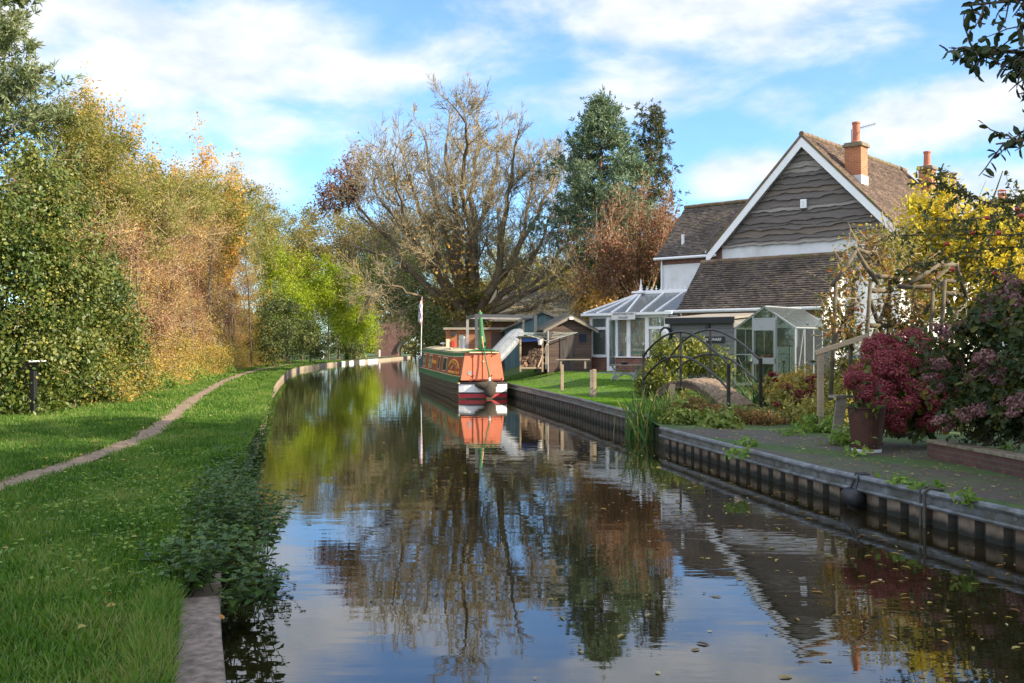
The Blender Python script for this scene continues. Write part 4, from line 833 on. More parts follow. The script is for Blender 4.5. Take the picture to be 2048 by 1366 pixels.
# log store, logs
q = P(1041, 735, 42.2); ls = thing('log_store', 'open timber log store with blue sheet under its roof', 'log store', (q[0], q[1], 1.02))
for x, y in ((0, 0), (.93, 0), (0, .7), (.93, .7)): mb = MB(); mb.beam((x, y, -.1), (x, y, 1.35), .075); mb.build('post', M_OLDW, ls)
ubox((-.1, -.1, 1.35), (1.0, .8, 1.41), 'roof', M_FELT, ls); ubox((-.05, .72, 0), (1.0, .75, 1.35), 'back_boards', M_SHEDB, ls); ubox((0, -.03, .02), (.95, .7, .1), 'floor_board', M_OLDW, ls)
mb = MB(); mb.prism([(.05, 1.16), (.9, 1.2), (.9, 1.33), (.05, 1.33)], .05, .09, 'y'); mb.build('blue_sheet', mat('blue_tarp', (.03, .10, .40), .5, .2, 5), ls)
M_LOG = mat('split_log', (.38, .25, .16), .85, .35, 9, dirt=(.18, .10, .06)); logs = []
for k in range(3):
    mb = MB(); rg = rngof(50 + k); n = 7 + k; pr = [(.075 * (1 + .25 * rg.normal()) * math.cos(2 * math.pi * i / n), .06 * (1 + .2 * rg.normal()) * math.sin(2 * math.pi * i / n)) for i in range(n)]; mb.prism(pr, -.16, .16, 'y'); me_ = mb.build('log', M_LOG); logs.append(me_); tag(me_, 'split firewood log stacked in the timber store', 'log', 'firewood logs in the store')
rg = rngof(60); cnt = 0
for row in range(7):
    for i in range(7):
        x = .12 + i * .125 + (row % 2) * .05; 
        if row > 3 and x < .12 + (row - 3) * .15: continue
        src = logs[cnt % 3]; ob = src if cnt < 3 else src.copy()
        if cnt >= 3: C.objects.link(ob)
        ob.location = (q[0] + x, q[1] + .2 + rg.random() * .1, 1.02 + .16 + row * .112 + rg.normal() * .008); ob.rotation_euler = (rg.normal() * .05, rg.random() * 6, rg.normal() * .15); cnt += 1
# rotary airer
q = np.array([1.51, 42.0, zr(42.0)]); ra = thing('rotary_airer', 'folding rotary washing line on a pole in the lawn', 'washing line', tuple(q))
mb = MB(); mb.tube([(0, 0, 0), (0, 0, 1.72)], .03, 8); mb.tube([(0, 0, 1.2), (0, 0, 1.32)], .05, 8); mb.build('pole', M_ALU, ra)
ends = [(1.27 * math.cos(a_), 1.27 * math.sin(a_), 1.66) for a_ in (.15, 1.72, 3.29, 4.86)]
for e_ in ends: mb = MB(); mb.tube([(0, 0, 1.28), e_], .017, 6); mb.build('arm', M_ALU, ra)
mb = MB()
for f in (.45, .6, .75, .9, 1.0):
    pts = [tuple((np.array((0, 0, 1.28)) * (1 - f) + np.array(e_) * f)) for e_ in ends]
    for i in range(4): a_, b_ = np.array(pts[i]), np.array(pts[(i + 1) % 4]); mb.tube([a_, (a_ + b_) / 2 - np.array([0, 0, .03]), b_], .0055, 4)
mb.build('line', mat('pale_line', (.45, .50, .45), .6, .1, 3, bmp=0), ra)
q = P(1080, 690, 42.0); r = thing('bucket', 'small white bucket hanging beside the log store', 'bucket', tuple(q)); mb = MB(); mb.lathe([(.07, 0), (.1, .2), (.108, .2), (.108, .215), (.09, .215)], 14); mb.build('pail', M_WHITE, r); mb = MB(); mb.tube([(-.1, 0, .2), (-.06, 0, .3), (0, 0, .34), (.06, 0, .3), (.1, 0, .2)], .008, 5); mb.build('handle', M_ALU, r)
mb = MB(); mb.beam(P(1076, 735, 41.4), P(1095, 686, 41.9), .12, .04, (1, 0, 0)); tag(mb.build('leaning_plank', M_OLDW), 'pale plank leaning against the airer and shed', 'plank')
mb = MB(); mb.beam(P(1093, 738, 41.6), P(1094, 690, 41.6), .12); tag(mb.build('short_post', M_OLDG), 'short weathered post beside the leaning plank', 'post')
r = thing('garden_bench', 'weathered plank bench in front of the brown shed', 'bench', tuple(P(1148, 735, 41.2))); ubox((-.75, -.18, .3), (.65, .18, .345), 'seat', M_OLDG, r); [ubox((a_ - .04, -.14, -.05), (a_ + .04, .14, .3), 'leg', M_OLDG, r) for a_ in (-.55, .45)]
# posts in the lawn
g = G(1124, 778, .60); r = thing('mooring_post', 'single pale timber post standing in the lawn', 'post', (g[0], g[1], zr(g[1]))); mb = MB(); mb.beam((0, 0, -.1), (0, 0, .76), .10); mb.build('shaft', M_OLDW, r, bevel=.01)
g = G(1186, 791, .55); r = thing('mooring_post', 'split timber post of two halves nearer the reeds', 'post', (g[0], g[1], zr(g[1]))); mb = MB(); mb.beam((-.04, 0, -.1), (-.045, 0, .76), .065, .11); mb.build('half_shaft', M_OLDG, r, bevel=.008); mb = MB(); mb.beam((.045, 0, -.1), (.04, 0, .78), .065, .11); mb.build('half_shaft', M_OLDW, r, bevel=.008)
# cast iron table
g = np.array([4.15, 36.5]); tb = thing('iron_table', 'garden table with a plank top and ornate grey cast iron legs', 'table', (g[0], g[1], zr(g[1]) - .02), HR * .3)
ubox((-.55, -.3, .55), (.6, .3, .6), 'table_top', M_OLDG, tb)
M_IRON = mat('painted_iron', (.33, .34, .34), .6, .25, 9)
for x in (-.4, .38):
    mb = MB(); mb.tube([(x - .12, 0, 0), (x - .1, 0, .06), (x, 0, .25), (x - .02, 0, .4), (x - .1, 0, .55)], [.05, .045, .04, .035, .03], 8); mb.tube([(x + .12, 0, 0), (x + .08, 0, .08), (x, 0, .25), (x + .04, 0, .42), (x + .1, 0, .55)], [.05, .045, .04, .035, .03], 8); mb.build('leg', M_IRON, tb, smooth=True)
mb = MB(); mb.tube([(-.34 + .68 * i / 10, 0, .12 + .14 * math.sin(math.pi * i / 10)) for i in range(11)], .03, 8); [mb.tube([(-.34 + .68 * i / 10, -.03, .12 + .14 * math.sin(math.pi * i / 10)), (-.34 + .68 * i / 10, .03, .15 + .16 * math.sin(math.pi * i / 10))], .022, 6) for i in range(1, 10)]; mb.build('stretcher', M_IRON, tb, smooth=True)
mb = MB(); mb.lathe([(.1, 0), (.14, .06), (.14, .09), (.1, .09)], 14); ob = mb.build('black_dish', M_DARKM); ob.location = (g[0] - .05, g[1], zr(g[1]) + .58); tag(ob, 'shallow black dish on the iron table', 'dish')
# water butt with tilted white lid
q = P(1462, 735, 33.0); r = thing('water_butt', 'dark water butt beside the greenhouse with a white lid tilted up', 'water butt', (q[0], q[1], .85)); mb = MB(); mb.lathe([(.2, 0), (.25, .3), (.25, .85), (.22, .9)], 16); mb.build('tub', M_BLACK, r); mb = MB(); mb.b2((-.17, -.02, -.15), (.17, .02, .15)); mb.build('lid', M_WHITE, r, M=Matrix.Translation((-.05, -.15, 1.08)) @ Matrix.Rotation(.4, 4, 'Y') @ Matrix.Rotation(.5, 4, 'X')); mb = MB(); mb.tube([(-.25, -.1, .9), (-.1, -.15, 1.3), (.2, -.1, 1.1)], .015, 6); mb.build('bracket', M_DARKM, r)

# ------------------------------------------------------------------ arched footbridge
RA, RB = np.array([5.37, 24.8]), np.array([6.27, 25.24]); ax = np.array([-.445, .896])
A1, B1 = RA + ax, RB + ax
br = thing('footbridge', 'arched plank footbridge with two black tubular hoop railings', 'footbridge', (4.9, 26.5, .45)); off = np.array([4.9, 26.5, .45])
def pl(l, Q, Q1): return [onplane(x, y, Q, Q1) - off for x, y in l]
def smooth_path(p, k=3):
    p = np.array(p); t_ = np.linspace(0, len(p) - 1, (len(p) - 1) * k + 1); i = np.clip(t_.astype(int), 0, len(p) - 2); f = (t_ - i)[:, None]
    p0, p1, p2, p3 = p[np.maximum(i - 1, 0)], p[i], p[i + 1], p[np.minimum(i + 2, len(p) - 1)]
    return .5 * (2 * p1 + (p2 - p0) * f + (2 * p0 - 5 * p1 + 4 * p2 - p3) * f ** 2 + (3 * p1 - p0 - 3 * p2 + p3) * f ** 3)
M_RAIL = mat('black_rail_paint', (.016, .017, .018), .35, .3, 9, bmp=.15, dirt=(.05, .04, .03))
tA = [(1287, 716), (1295, 701), (1318, 679.5), (1338, 668), (1361, 664), (1383.5, 668), (1404, 681.5), (1424.5, 698), (1445, 716), (1458, 731.8)]
lA = [(1288, 759), (1301.5, 741), (1322, 723.5), (1342.5, 714.5), (1363, 713), (1383.5, 718.4), (1404, 730.7), (1424.5, 746), (1441, 761.4), (1457, 780)]
tB = [(1330, 735), (1343.5, 710), (1363, 685.6), (1383.5, 670), (1404, 662), (1420, 659.5), (1437, 662), (1457, 671), (1478, 683.5), (1498, 700), (1521, 721.5)]
lB = [(1332, 772), (1348, 747), (1366, 728), (1387.6, 716), (1404, 710.5), (1420, 708.5), (1437, 710.5), (1457, 717), (1478, 730.7), (1498, 748), (1516, 763.5)]
for nm, lst, Q, Q1 in (('top_rail', tA, RA, A1), ('lower_rail', lA, RA, A1), ('top_rail', tB, RB, B1), ('lower_rail', lB, RB, B1)):
    mb = MB(); mb.tube(smooth_path(pl(lst, Q, Q1)), .030, 8); mb.build(nm, M_RAIL, br, smooth=True)
for (x, y0, y1, Q, Q1, r_) in ((1287, 702, 806, RA, A1, .04), (1361.5, 664, 772, RA, A1, .035), (1457, 728, 822, RA, A1, .05), (1421, 660, 760, RB, B1, .035), (1521, 716, 826, RB, B1, .05), (1330, 733, 800, RB, B1, .04)):
    a, b = pl([(x, y0), (x, y1)], Q, Q1); b[0], b[1] = a[0], a[1]; mb = MB(); mb.beam(b, a, r_ * 1.7); mb.build('post', M_RAIL, br, bevel=.006)
dA = smooth_path(pl([(1312, 782), (1338, 765), (1363, 761), (1381, 763), (1404, 777), (1424.5, 793), (1445, 815)], RA, A1), 3)
dB = smooth_path(pl([(1352, 772), (1374, 761), (1398, 757), (1416, 756), (1435, 760), (1458, 771), (1508, 808)], RB, B1), 3)
mb = MB(); mb2 = MB()
for i in range(len(dA) - 1):
    a, b, c, d = dA[i], dA[i + 1], dB[i + 1], dB[i]; g_ = (b - a) * .07; h_ = (c - d) * .07; a = a + np.array([0, 0, .012 * (i % 2)]); d = d + np.array([0, 0, .010 * (i % 3)]); dn = np.array([0, 0, -.05])
    mb.add([a + g_, b - g_, c - h_, d + h_, a + g_ + dn, b - g_ + dn, c - h_ + dn, d + h_ + dn], [(0, 1, 2, 3), (7, 6, 5, 4), (0, 4, 5, 1), (1, 5, 6, 2), (2, 6, 7, 3), (3, 7, 4, 0)])
mb.build('deck_planks', mat('sunny_deck', (.20, .14, .09), .85, .55, 9, bmp=.8, dirt=(.10, .075, .05), stretch=(3, 1, 1)), br)
for dd, s in ((dA, .04), (dB, -.04)): mb = MB(); vec = np.array([.896, .445, 0]) * s; [mb.beam(p_ + vec + np.array([0, 0, -.13]), q_ + vec + np.array([0, 0, -.13]), .06, .15) for p_, q_ in zip(dd[:-1], dd[1:])]; mb.build('stringer', M_SHEDB, br)
mb = MB(); g = onplane(1345, 768, (3.6, 25.5), (5, 25)); mb.beam((g[0], g[1], .2), g, .12); tag(mb.build('stake', M_OLDW), 'pale round topped stake among the reeds below the footbridge', 'stake')

# ------------------------------------------------------------------ brick canal bridge far away
bb = thing('brick_bridge', 'old red brick arched canal bridge in the distance', 'bridge', (-12.5, 150, 0)); mb = MB(); M_OB = brick('old_bridge_brick', (.17, .085, .07), (.12, .06, .05), (.15, .12, .10), .5, .17)
n = 16; arc = [(-4.6 * math.cos(math.pi * i / n), 1.0 + 2.7 * math.sin(math.pi * i / n)) for i in range(n + 1)]; top = [(-8 + 24 * i / n, 5.2 + .8 * math.sin(math.pi * i / n)) for i in range(n + 1)]
for y in (0, 4):
    vs = [(x, y, z) for x, z in arc] + [(x, y, z) for x, z in top]; mb.add(vs, [(i, i + 1, n + 2 + i, n + 1 + i) for i in range(n)] + [])
    mb.quad((-8, y, -1), (-4.6, y, -1), (-4.6, y, 1.0), (-8, y, 5.2)); mb.quad((4.6, y, -1), (16, y, -1), (16, y, 5.2), (4.6, y, 1.0))
mb.add([(x, y, z) for y in (0, 4) for x, z in arc], [(i, n + 1 + i, n + 2 + i, i + 1) for i in range(n)]); mb.quad((-4.6, 0, -1), (-4.6, 4, -1), (-4.6, 4, 1), (-4.6, 0, 1)); mb.quad((4.6, 0, -1), (4.6, 0, 1), (4.6, 4, 1), (4.6, 4, -1)); mb.add([(x, y, z) for y in (0, 4) for x, z in top], [(i, i + 1, n + 2 + i, n + 1 + i) for i in range(n)])
mb.build('arch_wall', M_OB, bb)
mb = MB(); mb.tube([(x * 1.02, -.1, 1 + (z - 1) * 1.03 + .0) for x, z in arc], .28, 6); mb.build('arch_ring', M_SOOT, bb)
g = np.array([-23.8, 125]); r = thing('milepost', 'small white post on the verge before the distant hedge', 'post', (g[0], g[1], .3)); mb = MB(); mb.b2((-.28, -.15, 0), (.28, .15, .95)); mb.prism([(-.28, .95), (.28, .95), (0, 1.1)], -.15, .15, 'y'); mb.build('block', M_WHITE, r)
r = thing('marker_post', 'thin white marker post at the foot of the brick bridge', 'post', (-19.6, 148, .3)); mb = MB(); mb.b2((-.1, -.1, 0), (.1, .1, 1.1)); mb.build('shaft', M_WHITE, r); mb = MB(); mb.b2((-.11, -.11, 1.1), (.11, .11, 1.25)); mb.build('cap', M_BLACK, r)

# ------------------------------------------------------------------ near right: rail, arches, bins
r = thing('sloping_handrail', 'pale timber handrail sloping up beside the rustic arch', 'handrail', tuple(P(1638, 800, 19.2))); o0 = P(1638, 800, 19.2)
mb = MB(); mb.beam(P(1631, 706, 19.2) - o0, P(1738, 671, 18.9) - o0, .10, .10); mb.build('rail', M_OLDW, r, bevel=.01)
mb = MB(); mb.beam(np.array([P(1641, 800, 19.2)[0], 19.2, .4]) - o0, P(1641, 708, 19.2) - o0, .11); mb.build('post', M_OLDW, r, bevel=.01); mb = MB(); mb.beam(np.array([P(1735, 790, 18.9)[0], 18.9, .4]) - o0, P(1735, 677, 18.9) - o0, .10); mb.build('post', M_OLDG, r)
M_RUST = mat('rustic_pole', (.115, .09, .062), .9, .4, 8, bmp=.6, dirt=(.12, .12, .06))
def poles(root, off, lst, r0=.045, nm='pole'):
    rg = rngof(77)
    for a, b in lst:
        a, b = np.array(a) - off, np.array(b) - off; mid = (a + b) / 2 + rg.normal(size=3) * .015; mb = MB(); mb.tube([a, mid, b], [r0 * 1.1, r0, r0 * .9], 8); mb.build(nm, M_RUST, root, smooth=True)
def pp(x, y, Y): return P(x, y, Y)
g0 = P(1715, 800, 20.3); g0[2] = .5; ar = thing('rustic_arch', 'gabled rustic pole arch hung with autumn climbers', 'garden arch', tuple(g0))
YA, YB = 20.0, 20.9
poles(ar, g0, [(pp(1661, 800, YA), pp(1672, 562, YA)), (pp(1731, 800, YA), pp(1741, 562, YA)), (pp(1699, 800, YB), pp(1707, 560, YB)), (pp(1776, 790, YB), pp(1780, 560, YB)),
      (pp(1664, 572, YA), pp(1715, 497, YA)), (pp(1757, 567, YA), pp(1710, 495, YA)), (pp(1700, 568, YB), pp(1750, 507, YB)), (pp(1797, 567, YB), pp(1746, 505, YB)), (pp(1713, 498, YA), pp(1748, 508, YB)),
      (pp(1752, 553, YA), pp(1794, 556, YB)), (pp(1741, 581, YA), pp(1783, 581, YB)), (pp(1740, 651, YA), pp(1782, 652, YB)), (pp(1740, 600, YA), pp(1778, 700, YB)), (pp(1780, 600, YB), pp(1737, 700, YA)), (pp(1672, 600, YA), pp(1705, 700, YB)), (pp(1706, 600, YB), pp(1668, 690, YA))])
ar2 = thing('rustic_arch', 'lower rustic pole arch of bare timber beside the lacecap hydrangea', 'garden arch', tuple(P(1890, 740, 20.5)[:2]) + (.5,)); g0 = np.array(list(P(1890, 740, 20.5)[:2]) + [.5])
poles(ar2, g0, [(pp(1852, 800, 20), pp(1866, 582, 20)), (pp(1880, 790, 20), pp(1890, 560, 20)), (pp(1925, 780, 20.8), pp(1931, 590, 20.8)), (pp(1820, 790, 20.8), pp(1828, 580, 20.8)),
      (pp(1795, 572, 20), pp(1862, 572, 20)), (pp(1822, 566, 20), pp(1888, 524, 20.4)), (pp(1850, 575, 20.3), pp(1905, 525, 20.6)), (pp(1868, 585, 20), pp(1885, 560, 20.2)), (pp(1860, 528, 20.4), pp(1912, 530, 20.6)), (pp(1912, 528, 20.6), pp(1934, 598, 20.8)), (pp(1890, 562, 20), pp(1922, 560, 20.8)), (pp(1890, 586, 20), pp(1925, 590, 20.8)),
      (pp(1892, 600, 20), pp(1926, 665, 20.8)), (pp(1926, 610, 20.8), pp(1888, 680, 20)), (pp(1866, 600, 20), pp(1826, 660, 20.8)), (pp(1828, 600, 20.8), pp(1862, 690, 20)), (pp(1815, 656, 20.8), pp(1850, 660, 20))])
# rusty bin planter
g = G(1733, 903, .39); r = thing('bin_planter', 'rusty brown tapered metal bin planter on the paving', 'planter', tuple(g)); M_RUSTY = mat('rusty_brown_metal', (.065, .022, .014), .6, .35, 7, metal=.2, bmp=.3, dirt=(.05, .025, .02)); h = .70
mb = MB(); mb.lathe([(.0, .02), (.215, .02), (.222, .05), (.282, h - .03), (.295, h - .02), (.295, h), (.27, h), (.262, h - .06), (.0, h - .08)], 28); mb.build('bin', M_RUSTY, r, smooth=False)
mb = MB(); mb.lathe([(.222, .0), (.226, .05), (.2, .05)], 28); mb.build('base_ring', M_GREYW, r); mb = MB(); [mb.box((.24 * math.cos(a_), .24 * math.sin(a_), .13), (.02, .02, .02)) for a_ in np.arange(0, 6.28, .5)]; mb.build('drain_hole', M_BLACK, r)
# plank bench leg at left of planter
o0 = P(1672, 870, 17.2); r = thing('plank_stool', 'leaning grey plank trestle beside the rusty planter', 'trestle', (o0[0], o0[1], .39)); o0 = np.array([o0[0], o0[1], .39])
mb = MB(); mb.beam(np.array([P(1671, 875, 17.2)[0], 17.2, .38]) - o0, P(1683, 797, 17.2) - o0, .17, .05, (0, 1, 0)); mb.build('leg', M_OLDG, r); mb = MB(); mb.beam(P(1664, 793, 17.2) - o0, P(1706, 793, 17.4) - o0, .2, .05); mb.build('top', M_OLDG, r)
# brick planter wall
a, b, c = G(1855, 880, .64), np.array([6.42, 12.3, .64]), np.array([7.1, 8.0, .64]); pw = thing('brick_planter_wall', 'low red brick bed wall with pale coping below the hydrangeas', 'bed wall', (b[0], b[1], .38))
for (p_, q_) in ((a, b), (b, c)):
    d = (q_ - p_)[:2]; L = np.hypot(*d); an = math.atan2(d[1], d[0])
    mb = MB(); mb.b2((0, 0, 0), (L, .22, .22)); mb.build('brick_course', brick('dark_bed_brick', (.11, .045, .035), (.075, .035, .028), (.09, .075, .06)), pw, M=Matrix.Translation((p_[0] - b[0], p_[1] - b[1], 0)) @ Matrix.Rotation(an, 4, 'Z'))
    mb = MB(); [mb.b2((i * .6 + .004, -.02, .22), (min(L, i * .6 + .594), .26, .27)) for i in range(int(L / .6) + 1)]; mb.build('coping', M_STONECAP, pw, M=Matrix.Translation((p_[0] - b[0], p_[1] - b[1], 0)) @ Matrix.Rotation(an, 4, 'Z'), bevel=.008)
# fender and rope loops on the wharf rail
yq = 12.55; r = thing('boat_fender', 'black rubber boat fender hanging from the wharf rail by ropes', 'fender', (rx(yq) - .1, yq, .2)); an = math.atan2(-(rx(13) - rx(12)), 1)
mb = MB(); mb.tube([(-.0, -.17, -.06), (0, -.14, -.06), (0, .14, -.06), (0, .17, -.06)], [.06, .11, .11, .06], 14); mb.build('fender_body', M_BLACK, r, smooth=True)
for s in (-.09, .09): mb = MB(); mb.tube([(0, s, .02), (.04, s * .7, .14), (.06, s * .6, .235), (.2, s * .6, .235)], .014, 6); mb.build('rope', M_DARKM, r)
yq = 11.3; r = thing('mooring_strap', 'doubled dark rope looped over the wharf rail', 'rope', (rx(yq), yq, .2)); 
for s in (-.06, .05): mb = MB(); mb.tube([(.15, s, .225), (.0, s, .24), (-.06, s, .2), (-.05, s + .01, .0), (-.06, s, -.3)], .016, 6); mb.build('rope', mat('old_rope', (.07, .065, .05), .9, .3, 20), r)
yq = 9.0; r = thing('mooring_ring', 'rusty ring bolted to the near end of the wharf rail', 'ring', (rx(yq) - .06, yq, .27)); mb = MB(); mb.tube([(0, .07 * math.cos(a_), -.08 + .07 * math.sin(a_)) for a_ in np.linspace(0, 6.2, 15)], .012, 6); mb.build('ring', M_DARKM, r)
# interpretation board in the ivy
g = G(67, 833, .35); g[0] *= 1.008; g[1] *= 1.008; r = thing('interpretation_board', 'dark lectern style information board half swallowed by ivy', 'information board', tuple(g), -.2)
mb = MB(); mb.beam((0, 0, -.1), (0, 0, 1.08), .12); mb.build('post', M_BLACK, r, bevel=.008); mb = MB(); mb.b2((-.015, -.3, -.2), (.015, .3, .2)); mb.build('panel_frame', M_BLACK, r, M=Matrix.Translation((-.06, 0, 1.18)) @ Matrix.Rotation(math.radians(52), 4, 'Y'), bevel=.004); mb = MB(); mb.b2((-.02, -.27, -.17), (-.016, .27, .17)); mb.build('printed_panel', mat('board_grey', (.20, .22, .22), .3, .5, 9, bmp=0), r, M=Matrix.Translation((-.06, 0, 1.18)) @ Matrix.Rotation(math.radians(52), 4, 'Y')); mb = MB(); mb.b2((-.018, -.31, .2), (.018, .31, .225)); mb.build('edge_strip', M_GREYW, r, M=Matrix.Translation((-.06, 0, 1.18)) @ Matrix.Rotation(math.radians(52), 4, 'Y'))
# blue barrel behind arch
q = P(1702, 760, 25.5); r = thing('blue_barrel', 'bright blue plastic barrel behind the climbers', 'barrel', (q[0], q[1], .5)); mb = MB(); mb.lathe([(.24, 0), (.29, .1), (.29, .3), (.31, .32), (.29, .34), (.29, .85), (.31, .87), (.29, .89), (.29, 1.1), (.24, 1.25), (.0, 1.26)], 22); mb.build('drum', mat('blue_plastic', (.01, .12, .55), .4, .15, 4, bmp=0), r, smooth=True); mb = MB(); mb.lathe([(.07, 0), (.07, .05), (0, .05)], 12, (.1, 0, 1.25)); mb.build('bung', M_BLACK, r)
# ------------------------------------------------------------------ narrowboat
BA = math.atan2(.179, .984); nb = thing('narrowboat', 'long orange and green narrowboat with a white and red stern moored at the lawn', 'narrowboat', (-1.11, 38.18, 0), BA)
M_HULL = mat('blacked_hull', (.075, .06, .04), .55, .35, 4, bmp=.4, dirt=(.09, .07, .045), stretch=(1, .4, 1), spec=.12); M_GREEN = mat('boat_green', (.02, .13, .055), .35, .15, 4, bmp=.05, dirt=(.05, .17, .10), spec=.12)
M_BRED = mat('boat_brown_red', (.30, .055, .022), .4, .2, 3, bmp=.05, spec=.12); M_ORANGE = mat('stern_orange', (.62, .17, .085), .5, .08, 3, bmp=.08, dirt=(.60, .21, .12)); M_CREAM = mat('boat_cream', (.62, .50, .30), .5, .12, 3, bmp=.1)  # orange of the stern bulkhead and doors, lighter than the cabin sides
M_REDB = mat('hull_red', (.42, .02, .035), .45, .15, 4, bmp=.05, dirt=(.30, .05, .05)); M_GOLD = mat('signwriter_gold', (.60, .30, .05), .5, .25, 14, bmp=0); M_BLUE = mat('boat_blue', (.03, .05, .16), .4, .15, 4, bmp=.05, spec=.12)
BL = 19.3
def hw(y): return 1.0 if 1.0 < y < 15.5 else (.93 + .07 * math.sin(max(0, y) * math.pi / 2) if y <= 1 else max(.06, 1.0 - ((y - 15.5) / 3.8) ** 2.0 * .94))
def gz_(y): return .62 + .10 * max(0, (y - 13) / 6) ** 1.5 + .03 * max(0, 2 - y) / 2 + (.0 if y > 2 else 0)
ys = [0, .15, .4, .8, 1.2, 2, 4, 7, 10, 13, 15.5, 16.3, 17, 17.7, 18.3, 18.8, BL]
def hull_band(nm, zf0, zf1, m, bul=1.0, prt=None, sides=(-1, 1)):
    for s in sides:
        mb = MB(); vs = []
        for y in ys: vs += [(s * hw(y) * bul, y, zf0(y)), (s * hw(y) * bul, y, zf1(y))]
        mb.add(vs, [((2 * i, 2 * i + 2, 2 * i + 3, 2 * i + 1) if s > 0 else (2 * i + 1, 2 * i + 3, 2 * i + 2, 2 * i)) for i in range(len(ys) - 1)]); mb.build(nm, m, prt or nb)
hull_band('hull_side', lambda y: -.4, lambda y: gz_(y) - .05, M_HULL)
hull_band('gunwale', lambda y: gz_(y) - .05, lambda y: gz_(y) + .12, M_GREEN, 1.012)
for z_ in (.36, .14):
    for s in (-1, 1): mb = MB(); mb.tube([(s * (hw(y) + .01), y, z_ + .12 * max(0, (y - 13) / 6) + (.05 * (1 - y / 2) if y < 2 else 0)) for y in ys], .028, 6); mb.build('rubbing_strake', M_HULL, nb)
# stern plate: white, black line, red
W0 = hw(0)
def splate(nm, z0, z1, m, y=-.0, x0=-1, x1=1, dy=0):
    mb = MB(); n = 10; vs = []
    for i in range(n + 1): u = x0 + (x1 - x0) * i / n; vs += [(u * W0, -.22 * (1 - u * u) + y, z0), (u * W0, -.22 * (1 - u * u) + y + dy, z1)]
    mb.add(vs, [(2 * i, 2 * i + 2, 2 * i + 3, 2 * i + 1) for i in range(n)]); return mb.build(nm, m, nb)
splate('stern_white_band', .255, .565, M_WHITE); splate('stern_black_band', .20, .255, M_BLACK, -.01); splate('stern_red_band', .05, .20, M_REDB, .0, dy=0); splate('stern_boot', -.4, .05, M_HULL, .0); splate('stern_rim', .565, .64, M_BLACK, -.025)
mb = MB(); mb.lathe([(.0, -.04), (.06, -.04), (.06, .0), (0, .0)], 12, (-W0, 0, .62)); mb.build('corner_bollard', M_CREAM, nb)
n = 10; mb = MB(); vs = [(u * W0, -.22 * (1 - u * u), .63) for u in np.linspace(-1, 1, n + 1)] + [(-hw(1.6), 1.6, .63), (hw(1.6), 1.6, .63)]; mb.add(vs, [tuple(range(n + 1)) + (n + 2, n + 1)]); mb.quad((-1, 1.5, .66), (1, 1.5, .66), (1, 15.5, .66), (-1, 15.5, .66)); mb.build('deck', mat('deck_red_brown', (.30, .06, .04), .7, .2, 5), nb)
# cabin: bottom and top outlines, narrowing at the stern
CZ0, CZ1 = .70, 1.73
cs = [(0.12, .84, .67), (1.9, .93, .80), (4.2, .93, .80), (16.6, .93, .80)]
def cab(y, f): yy = [c[0] for c in cs]; return np.interp(y, yy, [c[1] for c in cs]) * (1 - f) + np.interp(y, yy, [c[2] for c in cs]) * f
def rise(y): return .05 * max(0, (2.2 - y) / 2.2) + .13 * max(0, (y - 2) / 15) ** 1.2
def cpt(s, y, f, o=0.0): return (s * (cab(y, f) + o), y, CZ0 + (CZ1 - CZ0) * f + rise(y) * f)
def cpatch(mb, s, y0, y1, f0, f1, o, n=6):
    y_ = np.linspace(y0, y1, n + 1)
    if y0 < 1.9 < y1: y_ = np.array(sorted(set(list(y_) + [1.9])))
    vs = []
    for y in y_: vs += [cpt(s, y, f0, o), cpt(s, y, f1, o)]
    k = len(y_) - 1; mb.add(vs, [((2 * i + 1, 2 * i + 3, 2 * i + 2, 2 * i) if s < 0 else (2 * i, 2 * i + 2, 2 * i + 3, 2 * i + 1)) for i in range(k)])
for s in (-1, 1):
    mb = MB(); cpatch(mb, s, .12, 16.6, 0, 1, 0); mb.build('cabin_side', M_BRED, nb)
    mb = MB(); cpatch(mb, s, .12, 16.6, .86, 1.0, .006); mb.build('top_band', M_GREEN, nb); mb = MB(); cpatch(mb, s, .12, 16.6, 0, .12, .006); mb.build('bottom_band', M_GREEN, nb)
    mb = MB(); [cpatch(mb, s, .2, 16.5, a, a + .025, .009) for a in (.835, .12)]; [cpatch(mb, s, y, y + .05, .145, .835, .009, 1) for y in (.3, 4.05)]; mb.build('coach_line', M_CREAM, nb)
    mb = MB(); cpatch(mb, s, .125, .26, 0, 1, .010, 1); mb.build('corner_strip', M_GREEN, nb)
    mb = MB(); cpatch(mb, s, 15.6, 16.6, .12, .86, .0085, 2); mb.build('blue_panel', M_BLUE, nb)
    for (y0, y1) in ((4.3, 5.9), (7.0, 8.0), (10.6, 12.1), (13.6, 15.2)):
        mb = MB(); cpatch(mb, s, y0, y1, .22, .80, .02, 2); w_ = mb.build('window', M_CREAM, nb); mb = MB(); cpatch(mb, s, y0 + .16, y1 - .16, .26, .75, .03, 2); mb.build('pane', M_DARKG, w_); mb = MB(); cpatch(mb, s, y0 + .16, y1 - .16, .26, .75, .022, 2); mb.build('curtain', mat('window_curtain', (.30, .32, .30), .7, .4, 2, bmp=0, stretch=(1, 2, .6)), w_)
